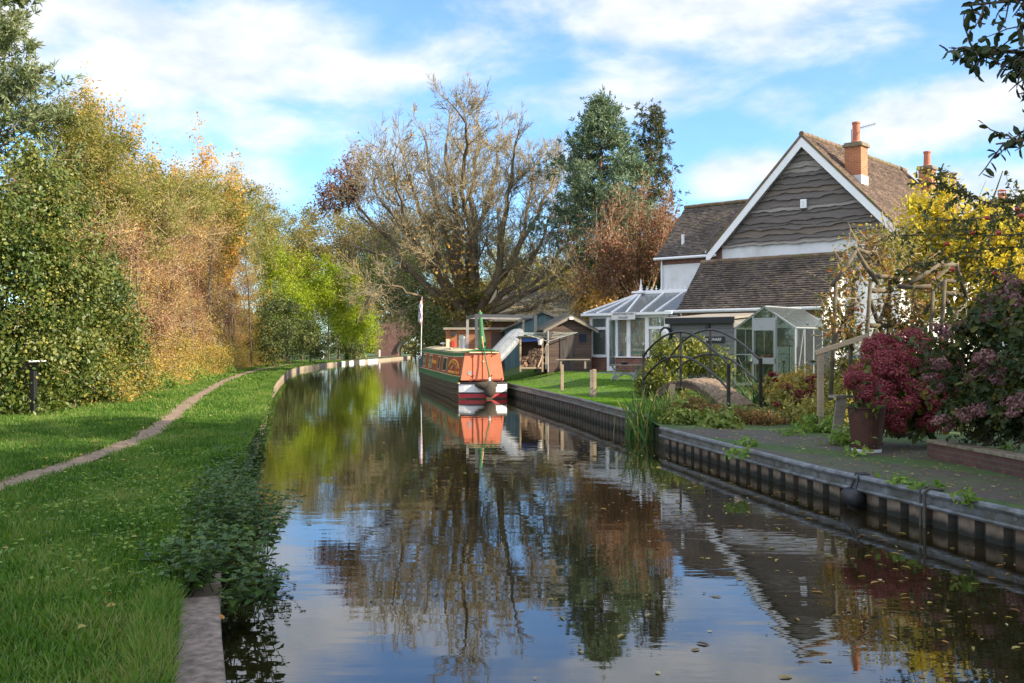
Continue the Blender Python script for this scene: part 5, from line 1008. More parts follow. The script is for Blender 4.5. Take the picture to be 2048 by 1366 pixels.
# painted sign panel on the near side panel
mb = MB(); cpatch(mb, -1, .5, 3.9, .17, .80, .012); pnl = mb.build('sign_panel', mat('panel_red', (.36, .06, .018), .45, .25, 3, bmp=0, spec=.12), nb)
def onside(y, f, o=.02): return Vector(cpt(-1, y, f, o))
mb = MB()
for r0, w_ in ((1.0, .035), (.72, .02)):
    mb.tube([onside(2.2 + 1.45 * r0 * math.cos(a), .34 + .40 * r0 * math.sin(a)) for a in np.linspace(.15, math.pi - .15, 14)], w_, 5)
for a in np.linspace(.45, math.pi - .45, 9): mb.tube([onside(2.2 + 1.2 * math.cos(a), .34 + .325 * math.sin(a)), onside(2.2 + 1.4 * math.cos(a), .34 + .385 * math.sin(a))], .04, 4)
for i in range(9): y = 3.5 - i * .33; mb.tube([onside(y, .20), onside(y - .12, .29), onside(y - .2, .21)], .03, 4)
mb.tube([onside(3.7, .185), onside(.75, .185)], .015, 4); mb.build('painted_lettering', M_GOLD, pnl)
mb = MB(); mb.add([onside(2.9, .36, .016), onside(1.5, .36, .016), onside(1.9, .5, .016), onside(2.2, .58, .016), onside(2.6, .47, .016)], [(0, 1, 2, 3, 4)]); mb.build('painted_scene', M_CREAM, pnl); mb = MB(); mb.add([onside(2.35, .33, .021), onside(2.05, .37, .021), onside(2.1, .62, .021)], [(0, 1, 2)]); mb.build('painted_figure', M_BLACK, pnl)
mb = MB(); [mb.tube([onside(10.3 - i * .28, .42), onside(10.2 - i * .28, .56 + .06 * (i == 0)), onside(10.12 - i * .28, .43)], .028, 4) for i in range(6)]; mb.build('name_lettering', M_GOLD, nb)
# roof
mb = MB(); y_ = [.1, 1.0, 1.9, 4.2, 8, 12, 16.6]; vs = []
for y in y_:
    for u in (-1, -.5, 0, .5, 1): vs.append((u * (cab(y, 1) - .0), y, CZ1 + rise(y) + (.08 + .07 * min(1, y / 5)) * (1 - u * u)))
mb.add(vs, [(5 * i + k, 5 * i + k + 1, 5 * i + 5 + k + 1, 5 * i + 5 + k) for i in range(len(y_) - 1) for k in range(4)]); mb.build('roof', M_CREAM, nb)
for s in (-1, 1): mb = MB(); mb.tube([(s * (cab(y, 1) - .04), y, CZ1 + rise(y) + .035) for y in y_], .02, 6); mb.build('handrail', M_GREEN, nb)
# stern bulkhead, doors
mb = MB(); a, b, c, d = cpt(-1, .12, 0), cpt(1, .12, 0), cpt(1, .12, 1), cpt(-1, .12, 1); mb.quad(a, b, c, d); top = [(u * cab(.12, 1), .12, CZ1 + rise(.12) + .08 * (1 - u * u)) for u in (1, .5, 0, -.5, -1)]; mb.add(top, [tuple(range(5))]); mb.build('stern_bulkhead', M_ORANGE, nb)
for s in (-1, 1):
    mb = MB(); x0, x1 = (.012, .36) if s > 0 else (-.36, -.012); mb.b2((x0, .085, .74), (x1, .118, 1.70)); d_ = mb.build('door', M_ORANGE, nb, bevel=.006)
    for z_ in (.85, 1.6): mb = MB(); mb.b2((s * .36 - .03, .072, z_), (s * .36 + .02, .086, z_ + .05)); mb.build('hinge', M_DARKM, d_)
mb = MB(); mb.b2((-.009, .07, .74), (.009, .116, 1.72)); mb.build('door_gap_strip', mat('maroon_strip', (.16, .02, .015), .6, .1, 4), nb); mb = MB(); mb.lathe([(0, 0), (.035, 0), (.035, .03), (0, .03)], 10); mb.build('padlock', M_CREAM, nb, M=faceM(.03, .08, 1.42))
mb = MB(); mb.lathe([(0, 0), (.085, 0), (.085, .012), (0, .012)], 20); mb.build('round_vent', mat('vent_grey', (.28, .28, .29), .5, .2, 6), nb, M=faceM(-.5, .115, .98))
mb = MB(); mb.tube([(-.62, .0, 1.80), (-.3, .08, 1.85), (.1, .06, 1.86), (.5, .1, 1.83)], .035, 6); mb.build('slide_hatch_edge', M_GREEN, nb); mb = MB(); mb.b2((-.52, -.0, 1.745), (.30, .14, 1.79)); mb.b2((.35, .02, 1.745), (.62, .14, 1.785)); mb.build('hatch_lip', M_CREAM, nb)
mb = MB(); mb.tube([(-.5, -.05, .66), (-.5, -.05, .76)], .02, 6); mb.tube([(.72, -.05, .66), (.72, -.05, .80)], .03, 6); mb.tube([(-.5, -.05, .74), (.72, -.05, .74)], .02, 6); mb.build('stern_rail', mat('rusty_rail', (.14, .04, .025), .7, .3, 6), nb)
# tiller: green bar to rudder post with an orange brass grip
mb = MB(); mb.tube([(.22, -.2, .72), (.20, -.2, .95), (.12, -.1, 1.4), (.02, -.02, 1.95)], [.035, .03, .026, .022], 8); mb.build('tiller_bar', M_GREEN, nb, smooth=True); mb = MB(); mb.tube([(.02, -.02, 1.95), (-.03, .02, 2.32)], .022, 8); mb.build('tiller_grip', mat('brass_orange', (.60, .25, .04), .4, .1, 4, bmp=0), nb); mb = MB(); mb.lathe([(.0, 0), (.035, .01), (.035, .05), (0, .07)], 10, (-.03, .02, 2.31)); mb.build('tiller_knob', M_CREAM, nb); mb = MB(); mb.lathe([(.0, 0), (.05, .0), (.055, .1), (.03, .16), (0, .17)], 10, (.22, -.2, .66)); mb.build('rudder_post', M_GREYW, nb)
# rope fender
M_ROPE = mat('tarred_rope', (.06, .048, .035), .95, .5, 60, bmp=1.0)
fd = bpy.data.objects.new('rope_fender', None); C.objects.link(fd); fd.parent = nb; fd.location = (.12, -.34, .42)
def blob(rx_, ry_, rz_, c): mb = MB(); mb.lathe([(math.sin(a) , -math.cos(a)) for a in np.linspace(.12, math.pi - .12, 10)], 16); mb.v = [(c[0] + x * rx_, c[1] + y * ry_, c[2] + z * rz_) for x, y, z in mb.v]; return mb
blob(.24, .17, .30, (.08, -.1, -.06)).build('fender_ball', M_ROPE, fd, smooth=True); mb = MB(); mb.tube([(-.45, .12, .12), (-.3, .02, .10), (-.1, -.04, .08), (.15, -.02, .12), (.35, .05, .12)], [.05, .13, .17, .16, .08], 12); mb.build('fender_tails', M_ROPE, fd, smooth=True)
# roof furniture
mb = MB(); mb.lathe([(.05, 0), (.04, .12), (.05, .2), (.17, .23), (.17, .26), (.1, .30), (0, .31)], 16, (.0, 13.5, 1.88)); mb.build('mushroom_vent', M_WHITE, nb, smooth=True)
for (x, y) in ((-.45, 6.5), (-.1, 5.0), (.1, 2.6)): mb = MB(); mb.lathe([(.06, 0), (.09, .03), (.085, .06), (0, .08)], 14, (x, y, 1.84)); mb.build('roof_vent', mat('dull_brass', (.35, .25, .15), .4, .2, 5), nb, smooth=True)
mb = MB(); mb.lathe([(.13, 0), (.12, .04), (.06, .06), (.055, .42), (.06, .43), (.0, .43)], 14, (.18, 8.3, 1.85)); mb.build('chimney_collar', mat('pale_pink_pipe', (.62, .50, .44), .5, .1, 5, bmp=0), nb)
# flag on the bow staff
fl = thing('flag_staff', 'white flag staff with a furled red white and blue flag at the bow', 'flag', (-5.28, 58.0, 1.4)); mb = MB(); mb.tube([(0, 0, 0), (.06, 0, 3.45)], .025, 8); mb.build('staff', M_WHITE, fl)
m, t, p = principled('furled_flag'); v = objco(t, (3, 3, 1)); t.links.new(ramp(t, noise(t, 2.2, 2, v), [(.42, (.55, .04, .06)), (.47, (.7, .7, .72)), (.55, (.7, .7, .72)), (.6, (.08, .09, .25))]), p.inputs['Base Color']); p.inputs['Roughness'].default_value = .8
mb = MB(); mb.tube([(.02, 0, 1.75), (-.04, 0, 2.1), (-.03, .03, 2.6), (.0, 0, 3.0), (.05, 0, 3.35)], [.03, .13, .11, .10, .02], 8); mb.build('cloth', m, fl, smooth=True)
# ------------------------------------------------------------------ foliage palettes
FM_IVY = leafmat('ivy_leaf', [(.03, .055, .010), (.055, .085, .014), (.085, .115, .02), (.13, .14, .03)], .25, .42, .35, k=1.2)
FM_IVYF = leafmat('ivy_flower', [(.15, .15, .03), (.21, .20, .04), (.27, .24, .05)], .3, .6, k=1.3)
FM_PINE = leafmat('pine_needle', [(.085, .115, .05), (.12, .15, .07), (.17, .18, .09)], .2, .5, k=1.5)
FM_PINEB = leafmat('blue_pine_needle', [(.06, .10, .065), (.09, .135, .085), (.14, .175, .10)], .2, .5, k=1.5)
FM_SPRUCE = leafmat('spruce_needle', [(.035, .05, .025), (.055, .07, .03), (.10, .085, .04)], .15, .5, k=1.4)
FM_OLIVE = leafmat('olive_leaf', [(.10, .115, .028), (.15, .16, .036), (.20, .19, .045), (.25, .19, .05)], .4, k=1.2)
FM_ORANGE = leafmat('orange_leaf', [(.36, .20, .06), (.46, .29, .075), (.50, .34, .09), (.44, .23, .05)], .4, k=1.3)
FM_HAW = leafmat('hawthorn_leaf', [(.20, .075, .055), (.32, .17, .09), (.38, .25, .11), (.24, .20, .06), (.42, .28, .11)], .35, k=1.2)
FM_YELL = leafmat('yellow_hedge_leaf', [(.30, .22, .05), (.40, .28, .06), (.22, .22, .05), (.42, .24, .055)], .4, k=1.15)
FM_SCRUB = leafmat('scrub_leaf', [(.15, .17, .045), (.22, .22, .055), (.29, .25, .07), (.18, .20, .045)], .4, k=1.15)
FM_LIME = leafmat('lime_leaf', [(.11, .17, .012), (.18, .25, .015), (.26, .30, .02), (.09, .13, .015)], .5, k=1.5)
FM_DARK = leafmat('evergreen_leaf', [(.03, .05, .014), (.05, .075, .02), (.08, .10, .028), (.13, .12, .04)], .3, k=1.3)
FM_MIX = leafmat('turning_leaf', [(.09, .09, .03), (.14, .13, .035), (.19, .155, .045), (.20, .14, .045)], .4, k=1.4)
FM_RUSS = leafmat('russet_leaf', [(.15, .065, .05), (.23, .10, .065), (.28, .15, .09), (.15, .13, .05)], .35, k=1.0)
FM_PURP = leafmat('purple_leaf', [(.11, .05, .045), (.16, .085, .065), (.20, .11, .07)], .35, k=1.5)
FM_GOLD = leafmat('golden_leaf', [(.24, .27, .04), (.44, .39, .05), (.52, .44, .06), (.46, .33, .035), (.16, .20, .035)], .55, k=1.2)
FM_APPLE = leafmat('apple_leaf', [(.045, .06, .02), (.07, .085, .026), (.11, .11, .03)], .25, k=1.3)
FM_PLUM = leafmat('plum_leaf', [(.02, .035, .014), (.035, .05, .016), (.05, .065, .02)], .2, k=1.2)
FM_NET = leafmat('nettle_leaf', [(.028, .062, .014), (.042, .088, .018), (.065, .12, .025), (.10, .14, .03)], .3, .45, k=1.25)
FM_WEED = leafmat('weed_leaf', [(.08, .16, .03), (.12, .22, .04), (.20, .26, .05)], .4, k=1.3)
FM_REED = leafmat('reed_blade', [(.03, .085, .028), (.045, .11, .034), (.07, .135, .035), (.10, .15, .04), (.36, .26, .08)], .35, .4, k=1.25)
FM_HEADP = leafmat('pink_floret', [(.16, .022, .036), (.24, .035, .055), (.31, .085, .09), (.18, .07, .045)], .25, .6, k=1.1)
FM_LACE = leafmat('dusky_floret', [(.19, .085, .095), (.27, .145, .16), (.22, .13, .09)], .25, .6, k=1.1)
FM_HYD = leafmat('hydrangea_leaf', [(.025, .055, .012), (.045, .085, .015), (.09, .12, .02), (.20, .16, .02)], .4, k=1.2)
FM_SED = leafmat('sedum_head', [(.13, .015, .025), (.19, .03, .04), (.10, .02, .02)], .2, .6, k=1.2)
FM_FERN = leafmat('bronze_fern', [(.14, .065, .03), (.19, .10, .04), (.10, .08, .025), (.10, .12, .02)], .35, k=1.3)
FM_CON = leafmat('golden_conifer', [(.05, .075, .014), (.08, .11, .018), (.13, .15, .025), (.26, .24, .04)], .3, k=1.2)
FM_HEUCH = leafmat('lime_mound_leaf', [(.07, .12, .025), (.12, .16, .035), (.18, .20, .045)], .35, k=1.5)
FM_CLIMB = leafmat('climber_leaf', [(.09, .11, .03), (.16, .15, .04), (.28, .18, .04), (.30, .10, .04)], .4, k=1.4)

# ------------------------------------------------------------------ towpath side, near to far
def B(px, py, Y, rx_, rz_, ry_=None): q = P(px, py, Y); return (q[0], q[1], q[2], rx_, ry_ or rx_ * .9, rz_)
def foot(y): return float(np.interp(y, [0, 20, 30, 42, 55, 75, 100, 140], [-10, -10.4, -11.6, -13.9, -16.4, -20.2, -23.5, -23.5]))
def H(px, py, Y, rx_, rz_):                          # hedge mass kept behind the hedge foot along the path
    for i in range(80):
        k = 1 + i * .02; X = (px - PX0) / F * Y * k
        if X + rx_ * k * .9 <= (foot(Y * k) if Y * k < 36 else min(foot(36), px_(Y * k) - 1.0)): break
    return B(px, py, Y * k, rx_ * k, rz_ * k)
iv = bush('ivy_bush', 'tall dark glossy ivy thicket at the near end of the hedge', 'ivy', [H(-40, 640, 24, 1.5, 2.2), H(50, 600, 24, 1.25, 2.0), H(20, 420, 25, 1.3, 1.5), H(110, 500, 25.5, .95, 1.3), H(60, 750, 23.5, .9, 1.1), H(-250, 560, 23, 2.2, 3.2)], 80000, 330, .42, .085, FM_IVY, 101, tpl=OVAL, asp=.8, shell=.8, stems=4, zmin=.33, droop=.5, tonew=.86)
rng = rngof(102); p, out, tone, cc = crown_pts(rng, [H(-40, 640, 24, 1.65, 2.35), H(50, 600, 24, 1.4, 2.15), H(20, 420, 25, 1.45, 1.65), H(110, 500, 25.5, 1.1, 1.45)], 8000, 500, .3, .9)
foliage('flower_umbels', FM_IVYF, iv, rng, p[::2], out[::2], tone[::2], .06, .9, RHOMB, 0, .5, tuple(iv.location))
iv2 = bush('ivy_bush', 'paler ivy thicket full of yellow flower heads behind the information board', 'ivy', [H(150, 680, 26, 1.0, 1.5), H(205, 640, 27, .9, 1.3), H(170, 760, 26, .95, .8), H(110, 720, 25.5, .8, 1.2), H(190, 570, 28, .75, .9), H(235, 730, 28, .8, .9)], 36000, 260, .32, .085, FM_IVY, 103, tpl=OVAL, asp=.8, shell=.75, zmin=.33, twigs=60, twm=TWIG, droop=.5, tonew=.86)
rng = rngof(104); p, out, tone, cc = crown_pts(rng, [H(150, 680, 26, 1.1, 1.6), H(205, 640, 27, 1.0, 1.4), H(170, 760, 26, 1.05, .9), H(110, 720, 25.5, .9, 1.3), H(235, 730, 28, .9, 1.0)], 15000, 420, .28, .85)
foliage('flower_umbels', FM_IVYF, iv2, rng, p, out, tone, .06, .9, RHOMB, 0, .5, tuple(iv2.location))
bush('nettle_bank', 'fresh green weedy growth at the foot of the paler ivy', 'weeds', [H(235, 792, 27, .7, .55), H(300, 775, 31, .9, .6), H(370, 757, 38, 1.0, .65), H(190, 812, 25, .6, .4), H(430, 747, 46, 1.0, .7)], 22000, 300, .2, .085, FM_WEED, 105, stems=0, zmin=.33, twigs=60, twm=TWIG, twl=.7, twr=.006)
# pine, top left
def needle_tree(name, label, cat, x, y, zb, zt, fm, seed, prof, nb, tl, dens, up=.1, trunk=.25, lean=0, droop=0, z0f=.2, tufts=14):
    """conifer: trunk, whorled boughs and tufts of needles; prof(f) = bough length at height fraction f"""
    rng = rngof(seed); root = thing(name, label, cat, (x, y, zb)); T = Tubes(); T2 = Tubes(); H = zt - zb
    hs = np.linspace(0, 1, 9); tr = [np.array([x + lean * h * H + .12 * rng.normal() * h, y + .12 * rng.normal() * h, zb + h * H]) for h in hs]; T.add(tr, [trunk * (1 - .93 * h) for h in hs], 9)
    pts, ax = [], []
    for i in range(nb):
        f = z0f + (1 - z0f) * (i + rng.random()) / nb; L = prof(f) * rng.uniform(.7, 1.15); th = rng.random() * 6.283; z = zb + f * H
        c = np.array([np.interp(f, hs, [t_[k] for t_ in tr]) for k in range(3)]); d = np.array([math.cos(th), math.sin(th), up + rng.normal() * .1 - (droop if f < .85 else 0)]); path = [c]; n = 5
        for k in range(n):
            d = unit(d + np.array([0, 0, .10 if not droop else (.12 * (k / n))]) + rng.normal(size=3) * .08); path.append(path[-1] + d * L / n)
        T2.add(path, [max(.008, .05 * L / 3 * (1 - k / (n + .4))) for k in range(n + 1)], 4)
        for k in range(int(dens * L / (7 if not droop else 4)) + 2):
            g_ = rng.uniform(.30, 1.0) ** .7 * n; j = min(int(g_), n - 1); q = path[j] + (path[j + 1] - path[j]) * (g_ - j); side = rng.normal(size=3) * np.array([1, 1, .25]) * L * .15
            if droop: side[2] = -abs(side[2]) * 1.3
            cq = q + side; T2.add([q, (q + cq) / 2 + rng.normal(size=3) * .04, cq], [.018, .014, .008], 3); cl = (.30 if not droop else .26) * (.6 + .8 * rng.random())
            for s_ in range(9 if not droop else 6):
                o_ = rng.normal(size=3) * cl * np.array([1, 1, .55 if not droop else .8]); pts.append(cq + o_); ax.append(unit(unit(path[j + 1] - path[j]) * .5 + o_ / cl * .6 + np.array([0, 0, .55 if not droop else -.5])))
    T.build('trunk', mat('pine_bark', (.16, .10, .075), .9, .35, 8, bmp=.8, stretch=(1, 1, .3)), root, tuple(root.location)); T2.build('boughs', BARK, root, tuple(root.location))
    pts = np.array(pts); ax = np.array(ax); k = tufts; n = len(pts)
    P_ = np.repeat(pts, k, 0) + np.repeat(ax, k, 0) * (rng.random((n * k, 1)) * tl * .7); A_ = unit(np.repeat(ax, k, 0) * .8 + rng.normal(size=(n * k, 3)) * .65); tone = np.repeat(rng.random(n), k) * .6 + .4 * rng.random(n * k)
    link('needles', inst_mesh('needles', RHOMB, P_ - np.array(root.location), A_, rng.normal(size=(n * k, 3)), tl * (.6 + .6 * rng.random(n * k)), tl * .22, tone), root, fm); return root
q = P(-20, 300, 38); needle_tree('pine_tree', 'tall pine with spreading blue green boughs rising over the ivy', 'tree', q[0], q[1], .3, 15.0, FM_PINE, 110, lambda f: 3.6 * (1.1 - f) + 1.0, 44, .30, 9, up=.28, z0f=.35, tufts=12)
bush('bushy_tree', 'olive green bushy tree between the pine and the orange tree', 'tree', [H(150, 310, 40, 1.5, 2.2), H(100, 420, 36, 1.3, 1.8), H(200, 370, 40, 1.4, 2.0), H(160, 225, 42, 1.1, 1.2), H(60, 380, 35, 1.1, 1.4), H(120, 255, 42, 1.0, 1.2), H(235, 320, 44, 1.2, 1.6), H(290, 380, 46, 1.3, 1.8), H(185, 270, 44, 1.0, 1.3)], 52000, 420, .40, .10, FM_OLIVE, 111, shell=.4, zmin=.4, twigs=90, twm=TWIG, twl=2.0, asp=.45)
def leafy_tree(name, label, cat, base, L, r, fm, seed, depth=4, up=.12, size=.15, per=8, spread=.25, d0=(0, 0, 1), nb=(3, 4), ang=(.35, .8), ratio=(.55, .75), bark=None, asp=.6, part='foliage', group=None, stems=1, tpl=RHOMB, wob=.13):
    rng = rngof(seed); root = thing(name, label, cat, tuple(base), group=group); T = Tubes(); tips = []
    for s in range(stems):
        d = np.array(d0) + (rng.normal(size=3) * .25 if stems > 1 else 0); grow(T, rng, np.array(base) + (rng.normal(size=3) * np.array([.12, .12, 0]) if stems > 1 else 0), d, L, r, depth, up, wob, nb, ang, ratio, tips, 4, .008, .35)
    T.build('branches', bark or BARK, root, tuple(base))
    q = np.array([t_[0] for t_ in tips]); k = per; n = len(q); p = np.repeat(q, k, 0) + rng.normal(size=(n * k, 3)) * spread; out = unit(rng.normal(size=(n * k, 3))); tone = np.repeat(rng.random(n), k)
    foliage(part, fm, root, rng, p, out, tone, size, asp, tpl, .25, base[2] + .3, tuple(base)); return root
M_PALEB = mat('pale_bark', (.42, .31, .19), .85, .3, 6, bmp=.5)
for i, (px, Y, h, sd, lab) in enumerate(((305, 64, 6.9, 121, 'slender tree with sparse orange leaves against the sky'), (362, 70, 6.0, 122, 'shorter orange leaved tree leaning from the hedge'), (248, 57, 6.1, 123, 'thin orange tree partly bare beside the olive tree'), (398, 74, 4.4, 124, 'small orange tree where the tall ones step down'))):
    q = P(px, 735, Y); leafy_tree('orange_tree', lab, 'tree', (q[0], q[1], .4), h, .12, FM_ORANGE, sd, 4, .13, .17, 9, .24, nb=(3, 4), bark=M_PALEB, stems=2, ang=(.3, .65))
bush('hawthorn_bush', 'reddish brown hawthorn thicket with pale bare stems over the path', 'bush', [H(262, 570, 33, 1.2, 1.6), H(320, 530, 36, 1.5, 2.0), H(290, 660, 33, 1.2, 1.3), H(350, 640, 38, 1.3, 1.6), H(250, 480, 34, 1.0, 1.4)], 56000, 420, .34, .062, FM_HAW, 131, shell=.35, zmin=.33, twigs=900, twm=TWIG, twl=1.9, twr=.010, stems=8, tonew=.86)
bush('hawthorn_bush', 'orange tinged hawthorn thicket beyond the redder one', 'bush', [H(400, 500, 43, 1.7, 2.0), H(450, 540, 48, 1.7, 2.4), H(410, 620, 43, 1.6, 1.8), H(350, 460, 40, 1.4, 1.5)], 52000, 400, .38, .07, FM_HAW, 132, shell=.35, zmin=.33, twigs=800, twm=TWIG, twl=2.1, twr=.011, stems=6, tonew=.86)
bl = []; rg = rngof(137)
for y in np.arange(29, 92, 2.6): bl.append((px_(y) - 2.1 - .25 * rg.random() - (.5 if y < 36 else 0), y, 1.0, 1.25, 1.4, 1.1 + .5 * rg.random()))
bush('bramble_bank', 'low tangle of yellowing brambles along the foot of the hedge', 'brambles', bl, 60000, 520, .32, .075, FM_YELL, 137, shell=.5, zmin=.33, twigs=420, twm=TWIG, twl=1.1, twr=.008, stems=0, tonew=.88)
bl = [(x - 1.5, y, z + 2.0 + .6 * rg.random(), 1.5, 1.7, 2.0) for x, y, z, _, _, _ in bl if y > 31]
bl += [(x - 1.6 - .5 * rg.random(), y + 1, z + 2.2 + 1.2 * rg.random(), 1.7, 1.8, 2.0) for x, y, z, _, _, _ in bl if y > 33]
bush('hawthorn_hedge', 'continuous tan and reddish hawthorn hedge behind the brambles', 'hedge', bl, 150000, 620, .46, .085, FM_HAW, 138, shell=.45, zmin=.33, twigs=1100, twm=TWIG, twl=1.9, twr=.011, stems=10, tonew=.88)
bush('yellow_bush', 'golden yellow low hedge bush where the path bends', 'bush', [H(470, 660, 52, 1.5, 1.9), H(500, 610, 56, 1.4, 2.0), H(400, 700, 42, 1.2, 1.1), H(340, 705, 37, 1.0, 1.0), H(500, 690, 56, 1.2, 1.3)], 44000, 380, .34, .075, FM_YELL, 133, shell=.5, zmin=.33, twigs=300, twm=TWIG, twl=1.2, stems=5, tonew=.86)
bush('scrub_tree', 'green and straw coloured scrub tree behind the hawthorns', 'tree', [H(450, 430, 58, 1.8, 2.2), H(500, 470, 62, 1.9, 2.8), H(530, 530, 66, 1.8, 3.0), H(425, 385, 60, 1.1, 1.1)], 40000, 330, .5, .13, FM_SCRUB, 134, shell=.4, zmin=.4, twigs=260, twm=TWIG, twl=2.2, stems=5, tonew=.86)
bush('scrub_tree', 'taller olive scrub tree with feathery top beyond the orange trees', 'tree', [H(480, 395, 68, 1.3, 1.6), H(530, 440, 74, 1.6, 2.0), H(565, 480, 78, 1.8, 2.4), H(440, 450, 66, 1.8, 2.8), H(560, 560, 76, 1.8, 2.8)], 34000, 320, .55, .15, FM_OLIVE, 135, shell=.35, zmin=.4, twigs=200, twm=TWIG, twl=2.4, stems=4, tonew=.86)
bush('field_maple', 'straw and olive undergrowth tree filling the slope under the orange trees', 'tree', [H(220, 420, 40, 1.4, 1.8), H(300, 430, 42, 1.5, 1.8), H(370, 400, 46, 1.4, 1.6), H(190, 520, 36, 1.1, 1.6)], 40000, 380, .4, .09, FM_SCRUB, 136, shell=.35, zmin=.4, twigs=420, twm=TWIG, twl=2.0, twr=.011, stems=5, tonew=.86)
bush('hedge_tree', 'brown green tree standing behind the lime leaved one', 'tree', [B(600, 520, 104, 3.0, 4.0), B(660, 470, 112, 4.2, 3.4), B(640, 560, 104, 3.4, 4.0), B(720, 500, 116, 3.4, 3.6)], 56000, 340, .75, .19, FM_MIX, 141, shell=.45, zmin=.4, stems=2, twigs=60, twl=3)
bush('lime_tree', 'bright yellow green tree glowing in the sun by the far bend', 'tree', [B(570, 600, 92, 2.6, 2.4), B(640, 560, 98, 2.6, 2.4), B(680, 590, 104, 2.6, 2.8), B(600, 650, 93, 1.8, 1.6), B(700, 640, 110, 2.2, 2.2), B(560, 520, 92, 1.8, 1.8)], 44000, 260, .55, .17, FM_LIME, 142, shell=.5, zmin=.5, stems=2)
bush('dark_shrub', 'shadowy green shrub at the bend below the lime leaved tree', 'shrub', [B(550, 640, 82, 2.0, 2.2), B(590, 670, 88, 2.0, 1.8), B(540, 690, 78, 1.6, 1.4), B(630, 690, 97, 1.4, 1.3)], 20000, 260, .42, .17, FM_DARK, 143, shell=.5, zmin=.33)
bush('hedge_bank', 'dim green hedge closing the gap behind the far towpath shrubs', 'hedge', [B(600, 640, 128, 3.4, 4.0), B(650, 620, 136, 3.6, 5.0), B(700, 620, 142, 3.4, 5.0), B(560, 640, 120, 3.0, 4.0), B(745, 640, 156, 3.0, 4.0), B(640, 600, 152, 4.5, 6), B(640, 655, 142, 3.2, 3.6), B(655, 685, 134, 2.6, 2.2), B(615, 680, 126, 2.6, 2.4), B(690, 670, 146, 3.0, 4.0), B(600, 590, 150, 4.5, 6)], 52000, 300, .7, .2, FM_DARK, 147, shell=.6, zmin=.33, stems=1)
bush('round_shrub', 'small dark round shrub on the far verge', 'shrub', [B(702, 695, 118, 1.4, 1.5)], 5000, 90, .3, .17, FM_DARK, 144, shell=.6, zmin=.33)
bush('ivy_post', 'narrow black green ivy clad stump by the far towpath', 'ivy', [B(678, 660, 117, 1.0, 3.0)], 5000, 90, .35, .17, FM_DARK, 145, shell=.6, zmin=.33)
bush('yellow_shrub', 'sunlit yellow green shrub between the round shrub and the bridge', 'shrub', [B(725, 670, 128, 2.2, 2.4), B(735, 640, 134, 1.8, 2.4), B(715, 650, 126, 1.8, 2.4)], 14000, 200, .5, .22, FM_LIME, 146, shell=.5, zmin=.33)
# trees beyond the bridge and behind the boat
bush('evergreen_tree', 'broad dark evergreen overhanging the water behind the boat bow', 'tree', [B(885, 640, 84, 2.6, 2.8), B(830, 590, 92, 2.8, 2.8), B(845, 640, 100, 2.4, 2.4), B(795, 595, 106, 3.0, 2.2), B(860, 560, 90, 3.8, 4.4), B(790, 520, 98, 3.4, 3.0), B(875, 690, 74, 1.6, 1.3)], 70000, 520, .6, .17, FM_DARK, 151, shell=.5, zmin=.6, stems=1)
bush('evergreen_tree', 'olive brown tree filling the gap left of the bare tree', 'tree', [B(890, 490, 106, 3.0, 3.4), B(770, 520, 110, 4.4, 4.6), B(840, 480, 106, 4.0, 4.0), B(720, 560, 120, 4.0, 3.4)], 44000, 320, .75, .2, FM_MIX, 152, shell=.5, zmin=.6, stems=1)
bush('willow_tree', 'feathery olive willow behind the bare tree branches', 'tree', [B(1000, 510, 84, 2.4, 3.2), B(1040, 550, 82, 2.6, 2.8), B(960, 590, 80, 3.2, 2.4)], 26000, 300, .5, .17, FM_OLIVE, 153, shell=.35, zmin=1, asp=.3, droop=.9, twigs=160, twl=3, twm=TWIG)
bush('background_tree', 'dark tree mass behind the barn roof', 'tree', [B(1080, 590, 84, 3.6, 3.0), B(1010, 610, 80, 3.4, 2.6), B(1140, 580, 86, 3.0, 3.2)], 22000, 260, .65, .26, FM_MIX, 154, shell=.5, zmin=1)
bush('laurel_bush', 'rich green laurel bush behind the conservatory roof', 'bush', [B(1300, 560, 56, 1.9, 2.2), B(1240, 590, 54, 1.6, 1.8), B(1320, 545, 53, 1.3, 1.6)], 14000, 200, .38, .2, leafmat('laurel_leaf', [(.03, .075, .012), (.05, .11, .015), (.08, .16, .02)], .35, .35), 155, shell=.5, zmin=1.0, tpl=OVAL, asp=.5)
bush('copper_bush', 'copper leaved low bush between the barn and the pine trunk', 'bush', [B(1205, 610, 52, .8, .8), B(1180, 590, 55, 1.0, 1.2)], 5000, 90, .3, .15, FM_ORANGE, 156, zmin=1.0, twigs=60, twm=TWIG)
q = P(1196, 640, 58); needle_tree('pine_tree', 'tall blue green pine with a bare reddish trunk right of the bare tree', 'tree', q[0], q[1], 1.2, 16.2, FM_PINEB, 160, lambda f: np.interp(f, [.3, .45, .6, .85, 1], [1.8, 3.6, 3.0, 1.6, .2]), 90, .30, 8, up=.22, z0f=.30, trunk=.34, tufts=12, lean=.012)
q = P(1296, 640, 68); needle_tree('spruce_tree', 'dark pointed spruce with drooping boughs behind the pine', 'tree', q[0], q[1], 1.2, 18.3, FM_SPRUCE, 161, lambda f: 5.4 * (1.03 - f) + .15, 104, .28, 8, up=-.05, z0f=.22, trunk=.3, tufts=11, droop=.22)
q = P(1272, 660, 52); leafy_tree('russet_tree', 'russet red leaved tree with upright stems before the pine', 'tree', (q[0], q[1], 1.2), 3.9, .09, FM_RUSS, 162, 4, .17, .12, 4, .22, nb=(2, 4), ang=(.28, .62), stems=4, bark=M_PALEB)
q = P(690, 640, 66)
